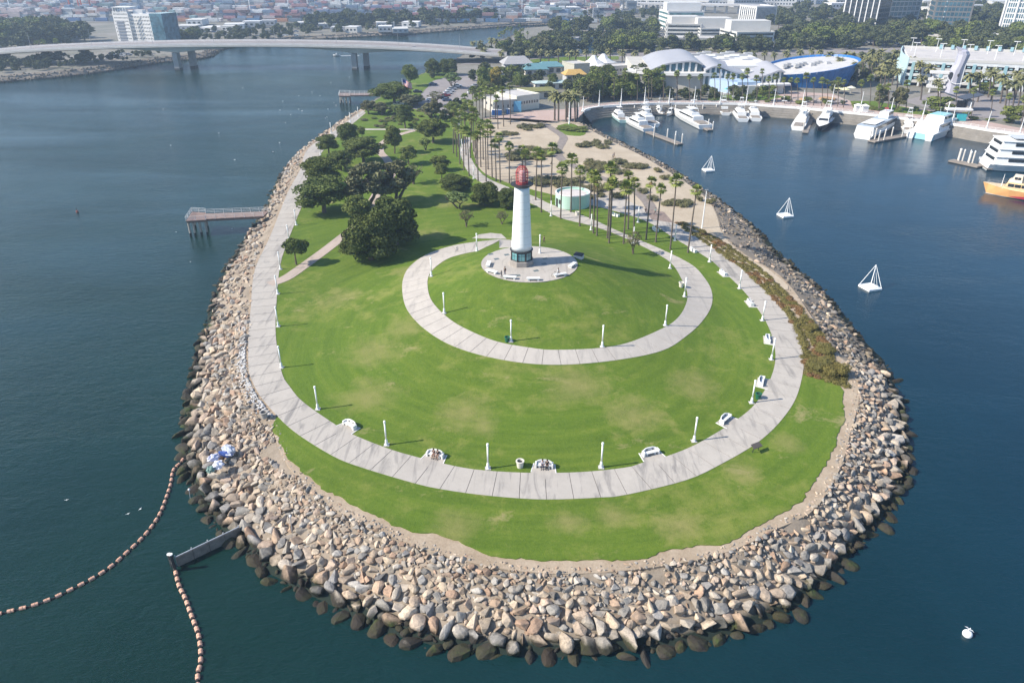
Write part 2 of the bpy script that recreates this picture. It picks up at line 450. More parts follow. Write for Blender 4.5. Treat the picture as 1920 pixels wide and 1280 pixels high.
m_bark = M('bark', (.13, .10, .075), .95, .3, 3)
m_palm_bark = M('palm_bark', (.125, .10, .08), .95, .25, 2)
m_skirt = M('dead_fronds', (.22, .14, .065), .95, .3, 3)
m_white = M('white_paint', (.80, .80, .78), .45, .05, .6)
m_white2 = M('white_plaster', (.74, .73, .70), .7, .08, .3)
m_dark = M('dark_metal', (.035, .037, .04), .5)
m_grey = M('grey_metal', (.32, .33, .34), .5)
m_wood = M('weathered_timber', (.20, .15, .115), .9, .3, 2)
m_conc = M('plain_concrete', (.40, .385, .36), .85, .2, .4)
# ================================================================== THE SETTING: sea, shore, lawn, paths
WATER_PX = [(700, 183), (655, 215), (600, 253), (560, 285), (532, 315), (508, 360), (490, 400), (466, 432), (438, 475), (413, 515), (393, 565), (381, 612),
            (366, 660), (354, 720), (342, 780), (338, 830), (340, 880), (360, 930), (398, 985), (445, 1035), (490, 1075), (550, 1110), (630, 1150), (700, 1185),
            (800, 1217), (950, 1232), (1100, 1234), (1250, 1222), (1400, 1190), (1495, 1145), (1555, 1095), (1620, 1020), (1675, 955), (1708, 890), (1706, 830),
            (1695, 760), (1672, 690), (1622, 632), (1573, 571), (1533, 529), (1474, 482), (1437, 440), (1390, 402), (1350, 373), (1310, 347), (1270, 320), (1230, 298),
            (1180, 272), (1130, 250), (1104, 230), (1093, 214)]
TOP_PX = [(676, 206), (650, 226), (615, 251), (572, 281), (557, 321), (536, 359), (503, 441), (474, 505), (466, 580), (462, 628), (461, 692), (467, 716), (484, 750),
          (506, 792), (532, 858), (566, 903), (622, 950), (700, 987), (780, 1022), (860, 1047), (950, 1066), (1050, 1074), (1150, 1070), (1250, 1058), (1320, 1045), (1390, 1024),
          (1458, 988), (1508, 968), (1545, 932), (1579, 868), (1594, 813), (1611, 745), (1601, 688), (1577, 672), (1556, 645), (1521, 591), (1486, 540), (1451, 507), (1404, 481),
          (1372, 455), (1354, 430), (1346, 405), (1330, 376), (1292, 346), (1243, 315), (1200, 290), (1150, 266), (1108, 244), (1085, 228)]
W_LINE = smooth_line([at(x, y, 0) for x, y in WATER_PX], 3.0)
T_LINE = smooth_line([at(x, y) for x, y in TOP_PX], 3.0)
W_POLY = [tuple(p) for p in W_LINE]
T_POLY = [tuple(p) for p in T_LINE]

def shore_heights(X, Y):
    dW, dT = poly_dist(W_POLY, X, Y), poly_dist(T_POLY, X, Y)
    iW, iT = inside(W_POLY, X, Y), inside(T_POLY, X, Y)
    H = np.where(iT, 4.02, np.where(iW, -.25 + 4.3 * dW / (dW + dT + 1e-6), -.25 - np.minimum(dW * .42, 3.2)))
    return H, dW, dT, iW, iT
xs = np.arange(-92, 100, 1.6); ys = np.arange(34, 372, 1.6)
GX, GY = np.meshgrid(xs, ys)
H, dW, dT, iW, iT = shore_heights(GX, GY)
nx, ny = len(xs), len(ys)
V = []
for j in range(ny):
    for i in range(nx):
        x, y, z = GX[j, i], GY[j, i], H[j, i]
        if iT[j, i]: z = 4.0
        z += .25 * noise.noise((x * .35, y * .35, 0)) if not iT[j, i] else 0
        V.append((x, y, z))
F = []
for j in range(ny - 1):
    for i in range(nx - 1):
        if V[j * nx + i][2] < -3.3 and V[(j + 1) * nx + i + 1][2] < -3.3: continue
        F.append((j * nx + i, j * nx + i + 1, (j + 1) * nx + i + 1, (j + 1) * nx + i))
me = bpy.data.meshes.new('shore_ground'); me.from_pydata(V, [], F); me.materials.append(m_under); me.polygons.foreach_set('use_smooth', [True] * len(F))
structure('shore_ground', me)

sea = MB(); sea.quad((-9000, -3000, 0), (9000, -3000, 0), (9000, 9000, 0), (-9000, 9000, 0))
structure('sea_water', sea.mesh('sea_water', m_water))
bed = MB(); bed.quad((-9000, -3000, -3.6), (9000, -3000, -3.6), (9000, 9000, -3.6), (-9000, 9000, -3.6))
structure('sea_bed', bed.mesh('sea_bed', M('sea_bed_mud', (.022, .032, .026))))

# bare dirt all over the top of the point, then sand, lawn and paths on it
def flat(x, y): return 4.2
dirt_poly = [p for p in T_POLY]
structure('bare_ground', sheet('bare_ground', dirt_poly, m_dirt, -.09, 4.0, hfun=flat, skirt=.5))

LAWN_PX = [(512, 800), (516, 812), (537, 850), (570, 885), (612, 917), (662, 945), (700, 966), (745, 985), (794, 997), (830, 1004), (856, 1013), (900, 1033), (950, 1046), (1044, 1050),
           (1137, 1049), (1200, 1046), (1247, 1033), (1300, 1022), (1368, 1013), (1436, 976), (1499, 940), (1540, 881), (1567, 831), (1581, 781), (1578, 727), (1545, 704), (1506, 697),
           (1504, 674), (1495, 636), (1474, 597), (1442, 559), (1400, 517), (1353, 481), (1316, 456), (1269, 427), (1220, 403), (1140, 385), (1040, 362), (1000, 352), (950, 338), (905, 318), (890, 290), (888, 262),
           (895, 240), (900, 222), (880, 212), (850, 218), (800, 205), (775, 200), (800, 165), (838, 142), (800, 136), (745, 165), (702, 190), (682, 209), (655, 228), (625, 249), (590, 283), (575, 320), (555, 360), (528, 442), (502, 506), (492, 580), (490, 628), (490, 692), (500, 730), (520, 775)]
# crinkled edge where the turf meets the bare dirt
lw = smooth_line([G(x, y) for x, y in LAWN_PX], .55)
edge = []
for k, p in enumerate(lw):
    a = 0.42 * noise.noise((p.x * .5, p.y * .5, 1)) + 0.3 * noise.noise((p.x * 1.7, p.y * 1.7, 4))
    q = lw[(k + 1) % len(lw)]; d = (q - p)
    if d.length > 1e-6: nrm = Vector((-d.y, d.x)).normalized()
    edge.append(p + nrm * a)
structure('lawn', sheet('lawn', [tuple(p) for p in edge], m_lawn, 0.0, 1.6, skirt=.14))

SAND_PX = [(1140, 392), (1040, 366), (1000, 356), (950, 342), (905, 322), (889, 292), (886, 262), (893, 240), (905, 224), (960, 222), (1020, 226), (1075, 231), (1108, 245), (1150, 267), (1200, 291), (1243, 316),
           (1292, 347), (1328, 377), (1344, 405), (1351, 430), (1365, 452), (1400, 482), (1445, 508), (1480, 541), (1430, 535), (1370, 480), (1318, 450), (1269, 423), (1220, 400)]
structure('sand_flat', sheet('sand_flat', [tuple(p) for p in smooth_line([at(x, y) for x, y in SAND_PX], 2.0)], m_sand, .03, 3.0, hfun=flat, skirt=.1))

def slabs(root_name, out_px, in_px, mat, step, off, thick=.05, gap=.04, every=None):
    """A path of separately cast slabs: thin joints between them, bedding below."""
    A = smooth_line([G(x, y) for x, y in out_px], step); B = smooth_line([G(x, y) for x, y in in_px], .5)
    A2 = smooth_line([G(x, y) for x, y in out_px], .5)
    pairs = [(a, nearest_on(B, a)) for a in A]
    # bedding
    V, F = [], []
    for a, b_ in pairs:
        for k in range(5):
            q = a.lerp(b_, k / 4); V.append((q.x, q.y, ground(q.x, q.y) + off - .03))
    for i in range(len(pairs) - 1):
        for k in range(4): F.append((i * 5 + k, i * 5 + k + 1, (i + 1) * 5 + k + 1, (i + 1) * 5 + k))
    me = bpy.data.meshes.new(root_name); me.from_pydata(V, [], F); me.materials.append(m_joint)
    root = structure(root_name, me)
    for i in range(len(pairs) - 1):
        (a0, b0), (a1, b1) = pairs[i], pairs[i + 1]
        L = max((a1 - a0).length, .01); g = min(gap / L, .1)
        dz = random.uniform(-.006, .006)
        am = nearest_on(A2, (a0 + a1) / 2); bm_ = nearest_on(B, (b0 + b1) / 2)
        rows = []
        for t in (g, .5, 1 - g):
            if t == .5: a, b_ = am, bm_
            elif t < .5: a, b_ = a0.lerp(am, 2 * t), b0.lerp(bm_, 2 * t)
            else: a, b_ = am.lerp(a1, 2 * t - 1), bm_.lerp(b1, 2 * t - 1)
            rows.append([a.lerp(b_, s) for s in (0, .33, .67, 1)])
        v = [(q.x, q.y, ground(q.x, q.y) + off + dz) for r in rows for q in r]
        n = 4
        f = [(r * n + c, r * n + c + 1, (r + 1) * n + c + 1, (r + 1) * n + c) for r in range(2) for c in range(n - 1)]
        rim = [0, 1, 2, 3, 7, 11, 10, 9, 8, 4]
        o = len(v); v += [(v[k][0], v[k][1], v[k][2] - thick) for k in rim]
        for k in range(len(rim)):
            j = (k + 1) % len(rim); f.append((rim[k], o + k, o + j, rim[j]))
        me = bpy.data.meshes.new('slab'); me.from_pydata(v, [], f); me.materials.append(mat); me.update()
        if me.polygons[0].normal.z < 0: me.flip_normals()
        link('slab', me, root)
    return root

PROM_OUT = [(680, 207), (655, 225), (620, 250), (577, 280), (562, 320), (540, 360), (507, 442), (478, 506), (470, 580), (466, 628), (466, 690), (472, 712), (490, 745), (525, 785), (560, 815), (625, 855), (675, 875), (775, 905),
            (832, 917.5), (922, 929.5), (1022, 936), (1132, 932), (1176, 927), (1286, 900), (1348, 872), (1421, 829), (1468, 784), (1496, 737), (1508, 674), (1500, 634), (1479, 595), (1446, 557), (1404, 515), (1357, 479), (1320, 454), (1273, 424), (1225, 398), (1160, 376), (1115, 366)]
PROM_IN = [(686, 212), (663, 231), (640, 249), (603, 287), (584, 340), (565, 389), (550, 426), (533, 470), (524, 506), (519, 559), (517, 626), (528, 697), (545, 727), (570, 755), (635, 800), (667, 817), (725, 840), (775, 855), (836, 870),
           (891, 880), (979, 886), (1088, 885), (1176, 876), (1206, 867), (1251, 855), (1309, 831), (1384, 785), (1421, 751), (1447, 704), (1454, 663), (1444, 620), (1425, 585), (1392, 543), (1350, 503), (1327, 484), (1270, 450), (1212, 415), (1146, 394), (1105, 384)]
SPI_OUT = [(940, 448.6), (890, 454), (848, 461), (805, 475), (777, 492), (760, 512), (754, 540), (763, 580), (800, 620), (860, 653), (950, 676), (1045, 684), (1150, 676), (1240, 658), (1287, 630), (1317, 602), (1334, 573), (1334, 545), (1320, 520),
           (1296, 496), (1243, 469), (1191, 447), (1149, 429), (1110, 411), (1071, 397), (1030, 382), (1000, 368), (950, 350), (908, 330), (886, 302), (880, 278), (890, 258)]
SPI_IN = [(940, 466), (895, 471), (848, 482), (820, 498), (804, 517), (802, 540), (810, 565), (835, 592), (870, 615), (930, 640), (1000, 653), (1045, 656), (1120, 653), (1180, 642), (1240, 617), (1268, 599), (1284, 576), (1289, 552), (1280, 527),
          (1258, 493), (1213, 466), (1152, 438), (1107, 423), (1049, 408), (1001, 384), (960, 368), (915, 350), (880, 325), (867, 300), (863, 278), (875, 255)]
promenade = slabs('promenade', PROM_OUT, PROM_IN, m_slab, 3.3, .045)
slabs('spiral_path', SPI_OUT, SPI_IN, m_slab2, 3.0, .055)

def strip(name, px, width, mat, off, step=1.2, hf=None):
    """a plain winding path of even width"""
    L = smooth_line([G(x, y) for x, y in px], step); hf = hf or ground
    V, F = [], []
    for i, p in enumerate(L):
        d = (L[min(i + 1, len(L) - 1)] - L[max(i - 1, 0)]).normalized(); nrm = Vector((-d.y, d.x))
        for s, dz in ((-.5, -.12), (-.5, 0), (0, 0), (.5, 0), (.5, -.12)):
            q = p + nrm * width * s; V.append((q.x, q.y, hf(q.x, q.y) + off + dz))
    for i in range(len(L) - 1):
        for k in range(4): F.append((i * 5 + k + 1, i * 5 + k, (i + 1) * 5 + k, (i + 1) * 5 + k + 1))
    me = bpy.data.meshes.new(name); me.from_pydata(V, [], F); me.materials.append(mat); me.update()
    return structure(name, me)
strip('garden_path', [(505, 533), (535, 522), (565, 502), (605, 473), (640, 446), (665, 425), (688, 395), (712, 355), (735, 325), (726, 300), (713, 285), (716, 270), (735, 258), (765, 248), (800, 240)], 2.6, m_tan, .06)
strip('lawn_footpath', [(655, 243), (700, 243), (745, 243), (790, 243)], 2.4, m_slab2, .068)
strip('sand_path', [(1010, 230), (1022, 234), (1040, 245), (1056, 257), (1053, 268), (1045, 283), (1052, 298), (1077, 312), (1107, 327), (1152, 342), (1192, 360), (1213, 378), (1222, 394)], 3.0, M('path_timber', (.24, .205, .18), .9, .25, 1.0), .085, hf=flat)

# the plaza round the lighthouse: a ring of radial slabs and a disc
def plaza():
    root_mb = MB(); root_mb.lathe([(PR, PLZ - .3), (PR, PLZ + .02)], 64, PC)
    root = structure('plaza', root_mb.mesh('plaza', m_joint))
    n = 20
    for ring, (r0, r1) in enumerate(((0.0, 5.2), (5.23, PR - .03))):
        for k in range(n):
            a0, a1 = 2 * math.pi * (k + .012 / max(r1, 1) * 2) / n, 2 * math.pi * (k + 1 - .012 / max(r1, 1) * 2) / n
            pts = []
            for q in range(4):
                a = a0 + (a1 - a0) * q / 3; pts.append((PC[0] + r1 * math.cos(a), PC[1] + r1 * math.sin(a)))
            if r0 > 0:
                for q in range(3, -1, -1):
                    a = a0 + (a1 - a0) * q / 3; pts.append((PC[0] + r0 * math.cos(a), PC[1] + r0 * math.sin(a)))
            else: pts.append(PC)
            mb = MB(); mb.prism(pts, PLZ + .021, PLZ + .06 + random.uniform(-.003, .003)); mb.build('slab', m_slab2, root)
    for x, y in ((920, 482), (931, 491), (971, 522), (1005, 513), (1022, 490), (1020, 500), (950, 483)):   # dark plaques let into the floor
        p = at(x, y - 5, PLZ); mb = MB(); mb.box((p[0], p[1], PLZ + .068), (1.0, .8, .012), .4); mb.build('floor_plaque', M('slate_plaque', (.12, .15, .15), .5), root)
plaza()
for pad in ([(885, 447), (898, 440), (920, 437), (940, 439), (950, 448)], [(936, 449), (955, 450), (975, 454), (975, 474), (936, 465)]):
    pg = [G(x, y) for x, y in pad]
    structure('concrete_apron', sheet('concrete_apron', [p[:2] for p in pg], m_slab2, .05, 1.5))
structure('timber_deck', sheet('timber_deck', [at(x, y)[:2] for x, y in ((1207, 392), (1245, 398), (1262, 418), (1222, 412))], M('deck_timber', (.25, .19, .16), .9, .3, 2), .09, 2.5, hfun=flat))
structure('restroom_apron', sheet('restroom_apron', [at(x, y)[:2] for x, y in ((1104, 381), (1150, 390), (1225, 398), (1150, 365), (1105, 372))], m_slab2, .04, 2.5, hfun=flat))

# ------------------------------------------------------------------ riprap round the point
def hull_rock(seed, k=15, rounded=False):
    rr = random.Random(seed); bm = bmesh.new()
    sx, sy, sz = rr.uniform(.85, 1.25), rr.uniform(.7, 1.0), rr.uniform(.55, .85)
    for i in range(k):
        z = rr.uniform(-1, 1); a = rr.uniform(0, 2 * math.pi); q = math.sqrt(1 - z * z); s = rr.uniform(.8, 1.08)
        bm.verts.new((q * math.cos(a) * sx * s, q * math.sin(a) * sy * s, z * sz * s))
    r = bmesh.ops.convex_hull(bm, input=bm.verts)
    for v in [v for v in bm.verts if not v.link_faces]: bm.verts.remove(v)
    if rounded:
        bmesh.ops.subdivide_edges(bm, edges=bm.edges, cuts=1, use_grid_fill=True)
        bmesh.ops.triangulate(bm, faces=bm.faces)
        for _ in range(2): bmesh.ops.smooth_vert(bm, verts=bm.verts, factor=.4, use_axis_x=True, use_axis_y=True, use_axis_z=True)
        for v in bm.verts: v.co *= 1.12
    else:
        bmesh.ops.bevel(bm, geom=list(bm.edges), offset=.045, segments=1, affect='EDGES', clamp_overlap=True)
        bmesh.ops.triangulate(bm, faces=bm.faces)
    bmesh.ops.recalc_face_normals(bm, faces=bm.faces)
    me = bpy.data.meshes.new('stone'); bm.to_mesh(me); bm.free(); me.materials.append(m_rock_o)
    return me
ROCKS = [hull_rock(s, 10 + s % 5, False) for s in range(14)] + [hull_rock(50 + s, 14 + s % 5, True) for s in range(6)]
ROCKD = []
for me in ROCKS:
    v = np.array([tuple(x.co) for x in me.vertices]); f = np.array([tuple(p.vertices) for p in me.polygons]); ROCKD.append((v, f))
PAL = [(.50, .39, .29), (.46, .37, .29), (.41, .36, .30), (.56, .46, .35), (.34, .32, .29), (.48, .35, .25), (.41, .385, .35), (.53, .41, .32), (.58, .50, .41), (.30, .285, .27), (.45, .31, .22), (.50, .45, .385), (.54, .44, .33)]
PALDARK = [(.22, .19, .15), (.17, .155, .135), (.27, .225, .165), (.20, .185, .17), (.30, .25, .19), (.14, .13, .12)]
def place_rocks():
    grid = {}; out = []
    def near(x, y, r, k):
        c = 2.5; i, j = int(x // c), int(y // c)
        for a in (-1, 0, 1):
            for b_ in (-1, 0, 1):
                for (X, Y, RR) in grid.get((i + a, j + b_), ()):
                    if (X - x) ** 2 + (Y - y) ** 2 < (k * (r + RR)) ** 2: return True
        return False
    N = 75000
    X = RNG.uniform(-75, 92, N); Y = RNG.uniform(44, 345, N)
    # more darts near the camera
    X2 = RNG.uniform(-60, 60, 2 * N); Y2 = RNG.uniform(44, 120, 2 * N)
    X = np.r_[X, X2]; Y = np.r_[Y, Y2]
    H, dW, dT, iW, iT = shore_heights(X, Y)
    band = ((iW & ~iT) | (~iW & (dW < .1)) | (iT & (dT < .9)))
    X, Y, H, dW, dT, iW, iT = [q[band] for q in (X, Y, H, dW, dT, iW, iT)]
    t = np.where(iW, dT / (dT + dW + 1e-6), 1 + dW / 8.0); t = np.where(iT, 0, t)
    # size classes from large to small
    order = []
    for i in range(len(X)):
        x, y = X[i], Y[i]; u = random.random()
        front = y < 105
        if front: base = .31 + .64 * min(t[i], 1) ** 1.5
        elif x < 0: base = .42 + .30 * t[i]
        else: base = .34 + .2 * t[i]
        s = base * (.42 + 1.3 * u ** 2.5)
        if iT[i]: s *= .55
        order.append((s, i))
    order.sort(reverse=True)
    for s, i in order:
        x, y = X[i], Y[i]
        if near(x, y, s, .53): continue
        if not iT[i] and t[i] < .22 and noise.noise((x * .16, y * .16, 3)) > .12 + t[i]: continue     # bare gaps of sand high on the slope
        if x < -30 and y > 100 and t[i] < .75 and noise.noise((x * .3, y * .3, 9)) > .42: continue
        grid.setdefault((int(x // 2.5), int(y // 2.5)), []).append((x, y, s))
        out.append((x, y, H[i], s, min(t[i], 1.2)))
    return out
stones = place_rocks()
# where the stones lie in front of the camera and how large they look
def apparent(p): return p[3] / (p[1] * CP + (CAM_H - p[2]) * SP)
vis = [p for p in stones if abs(p[0] / (p[1] * CP + (CAM_H - p[2]) * SP)) < .69 and p[2] > -.6]
big_ids = set(id(p) for p in sorted(vis, key=apparent, reverse=True)[:300])
emb = bpy.data.objects.new('rock_embankment', None); COL.objects.link(emb); tag(emb, 'grey and tan boulder embankment all round the grassy point', 'embankment')
BV, BF, BC = [], [], []; off = 0
for p in stones:
    x, y, z, s, t = p
    k = random.randrange(20)
    if y > 105 and x < 0: k = random.choice(range(8, 20))
    if t > .86: k = random.randrange(14, 20); s *= .86
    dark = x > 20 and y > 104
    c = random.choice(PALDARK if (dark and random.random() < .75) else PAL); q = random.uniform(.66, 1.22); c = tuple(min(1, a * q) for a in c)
    rot = (random.uniform(-.5, .5), random.uniform(-.5, .5), random.uniform(0, 6.28)) if k < 14 else (random.uniform(-.25, .25), random.uniform(-.25, .25), random.uniform(0, 6.28))
    sc = (s * random.uniform(.9, 1.25), s * random.uniform(.85, 1.1), s * random.uniform(.75, 1.15))
    zc = z + s * .22 - (.25 * s if t > .92 else 0)
    if id(p) in big_ids:
        o = bpy.data.objects.new('stone', ROCKS[k]); COL.objects.link(o); o.parent = emb
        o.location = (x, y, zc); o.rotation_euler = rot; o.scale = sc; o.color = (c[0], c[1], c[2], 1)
    else:
        v, f = ROCKD[k]
        m4 = (Matrix.LocRotScale(Vector((x, y, zc)), None, None) @ Matrix.LocRotScale(None, __import__('mathutils').Euler(rot), Vector(sc)))
        A = np.array(m4)
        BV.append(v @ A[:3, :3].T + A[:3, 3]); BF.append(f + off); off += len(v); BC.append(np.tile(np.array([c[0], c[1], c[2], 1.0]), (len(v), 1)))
BV = np.concatenate(BV); BF = np.concatenate(BF); BC = np.concatenate(BC)
me = bpy.data.meshes.new('loose_stones'); me.from_pydata(BV.tolist(), [], BF.tolist()); me.materials.append(m_rock_a)
ca = me.color_attributes.new('col', 'FLOAT_COLOR', 'POINT'); ca.data.foreach_set('color', BC.ravel())
o = link('loose_stones', me, emb); tag(o, kind='stuff')
print('stones', len(stones), 'tris', len(BF))
# a low band of small white cobbles along the promenade on the left
WV, WF = [], []; off = 0
for k in range(620):
    x, y = random.choice([(466, 640), (466, 690), (470, 715), (478, 735), (487, 750), (497, 770)]), 0
    t = random.random(); py = 610 + 170 * t
    px0 = np.interp(py, [610, 690, 712, 745, 785], [463, 463, 468, 486, 518])
    p = at(px0 - abs(random.gauss(0, 9)) - 3, py)
    v, f = ROCKD[random.randrange(20)]; s = random.uniform(.12, .26)
    e = np.array(__import__('mathutils').Euler((0, 0, random.uniform(0, 6))).to_matrix())
    hz = float(shore_heights(np.array([p[0]]), np.array([p[1]]))[0][0])
    WV.append((v * s) @ e.T + np.array([p[0], p[1], max(hz, 3.3) + .22])); WF.append(f + off); off += len(v)
WV = np.concatenate(WV); WF = np.concatenate(WF)
me = bpy.data.meshes.new('white_cobbles'); me.from_pydata(WV.tolist(), [], WF.tolist()); me.materials.append(m_rock_a)
ca = me.color_attributes.new('col', 'FLOAT_COLOR', 'POINT'); ca.data.foreach_set('color', np.tile(np.array([.62, .61, .60, 1.0]), (len(WV), 1)).ravel())
o = link('white_cobbles', me, emb); tag(o, 'small pale cobbles beside the promenade', kind='stuff')
# ================================================================== THINGS IN THE PARK
def copies(root, loc, rz=0.0, label=None, group=None, scale=None):
    """copy of a thing with its parts and sub-parts"""
    c = root.copy(); COL.objects.link(c); c.location = loc; c.rotation_euler = (0, 0, rz)
    if label: c['label'] = label
    if group: c['group'] = group
    if scale is not None: c.scale = scale if isinstance(scale, tuple) else (scale,) * 3
    for ch in root.children:
        d = ch.copy(); COL.objects.link(d); d.parent = c
        for g in ch.children:
            e = g.copy(); COL.objects.link(e); e.parent = d
    return c
ORD = ['first', 'second', 'third', 'fourth', 'fifth', 'sixth', 'seventh', 'eighth', 'ninth', 'tenth', 'eleventh', 'twelfth', 'thirteenth', 'fourteenth', 'fifteenth', 'sixteenth', 'seventeenth', 'eighteenth', 'nineteenth', 'twentieth']

# ------------------------------------------------------------------ lighthouse
m_red = M('red_paint', (.44, .06, .065), .45, .15, 2)
m_teal = glass('display_glass', (.10, .24, .25), .12)
def lighthouse():
    LX, LY = 1.85 * PK, 132.1 * PK
    t = thing('lighthouse', 'tall white tapering lighthouse with red lantern on the round plaza', 'lighthouse', (LX, LY, PLZ + .06), 0, None, PK)
    z = lambda q: q - PLZ - .06
    oc = math.pi / 8
    mb = MB(); mb.lathe([(2.45, 0), (2.45, .95), (2.38, 1.0)], 8, a0=oc); mb.build('plinth', M('plinth_stone', (.30, .27, .24), .85, .2, 1.5), t)
    band = MB(); band.lathe([(2.05, 1.0), (2.05, 2.85)], 8, a0=oc); bo = band.build('display_room', m_dark, t)
    for k in range(8):
        a0, a1 = oc + k * math.pi / 4, oc + (k + 1) * math.pi / 4
        c0, c1 = Vector((math.cos(a0), math.sin(a0), 0)) * 2.08, Vector((math.cos(a1), math.sin(a1), 0)) * 2.08
        d = c1 - c0; n = Vector((d.y, -d.x, 0)).normalized()
        for s0, s1 in ((.12, .48), (.52, .88)):
            g = MB()
            for zz0, zz1 in ((1.2, 2.05), (2.12, 2.62)):
                p, q = c0.lerp(c1, s0) + n * .02, c0.lerp(c1, s1) + n * .02
                g.quad((p.x, p.y, zz0), (q.x, q.y, zz0), (q.x, q.y, zz1), (p.x, p.y, zz1))
            g.build('pane', m_teal, bo)
        f = MB(); f.cyl((c0.x * 1.02, c0.y * 1.02, 1.0), (c0.x * 1.02, c0.y * 1.02, 2.85), .09, n=6); f.build('window_post', m_dark, bo)
    mb = MB(); mb.lathe([(2.2, 2.85), (2.25, 2.9), (2.25, 3.02), (2.0, 3.08)], 24); mb.build('cornice', m_dark, t)
    # segmented steel shell, lightly tapered
    prof = []
    for k in range(14):
        u = k / 13; r = 1.98 + (1.38 - 1.98) * u; zz = 3.08 + (15.35 - 3.08) * u
        prof += [(r, zz)]
    mb = MB(); mb.lathe(prof, 40); mb.build('tower', M('lighthouse_paint', (.82, .83, .83), .42, .035, .5), t, True)
    for k in range(1, 9):
        u = k / 9; r = 1.98 - .60 * u; zz = 3.08 + 12.27 * u
        mb = MB(); mb.lathe([(r + .001, zz - .02), (r + .006, zz - .008), (r + .006, zz + .008), (r + .001, zz + .02)], 40, cap=False); mb.build('seam', M('seam_grime', (.52, .52, .50), .7, .3, 2), t, True)
    mb = MB(); mb.lathe([(1.40, 15.2), (1.55, 15.35), (2.05, 15.62), (2.15, 15.7), (2.15, 15.82), (1.2, 15.83)], 32); g = mb.build('gallery', m_dark, t)
    rl = MB()
    for k in range(16):
        a = 2 * math.pi * k / 16; x, y = 2.05 * math.cos(a), 2.05 * math.sin(a)
        rl.cyl((x, y, 15.8), (x, y, 16.9), .03, n=5)
    for zz in (16.35, 16.88):
        pts = [(2.05 * math.cos(2 * math.pi * k / 24), 2.05 * math.sin(2 * math.pi * k / 24), zz) for k in range(25)]; rl.tube(pts, .028, 5)
    rl.build('railing', m_dark, g)
    # lantern room
    lt = MB(); lt.lathe([(1.15, 15.83), (1.15, 16.15), (1.1, 16.2)], 16); L = lt.build('lantern', m_red, t)
    core = MB(); core.lathe([(.55, 16.2), (.62, 16.9), (.62, 17.9), (.4, 18.3)], 12); core.build('lens', M('lens_white', (.80, .66, .64), .3), L)
    prof = [(1.12, 16.2), (1.15, 16.7), (1.16, 17.2), (1.14, 17.7), (1.08, 18.15), (.92, 18.6), (.65, 18.95), (.3, 19.15)]
    for k in range(12):
        a = 2 * math.pi * k / 12
        rb = MB(); rb.tube([(r * math.cos(a), r * math.sin(a), zz) for r, zz in prof], .04, 5); rb.build('rib', m_red, L)
    for r, zz in prof[1:7]:
        rg = MB(); rg.tube([(r * math.cos(2 * math.pi * k / 24), r * math.sin(2 * math.pi * k / 24), zz) for k in range(25)], .036, 5); rg.build('ring', m_red, L)
    gl = MB(); gl.lathe([(r - .06, zz) for r, zz in prof], 24); 
    mg, tt, bb = nt('lantern_glass'); trn = tt.nodes.new('ShaderNodeBsdfTransparent'); trn.inputs[0].default_value = (.97, .88, .87, 1)
    mx = tt.nodes.new('ShaderNodeMixShader'); mx.inputs[0].default_value = .08; bb.inputs['Base Color'].default_value = (.5, .16, .14, 1); bb.inputs['Roughness'].default_value = .1
    tt.links.new(trn.outputs[0], mx.inputs[1]); tt.links.new(bb.outputs[0], mx.inputs[2]); tt.links.new(mx.outputs[0], tt.nodes['Material Output'].inputs['Surface'])
    gl.build('lantern_glass', mg, L, True)
    fn = MB(); fn.sphere((0, 0, 19.25), .16); fn.build('finial', m_dark, L)
lighthouse()

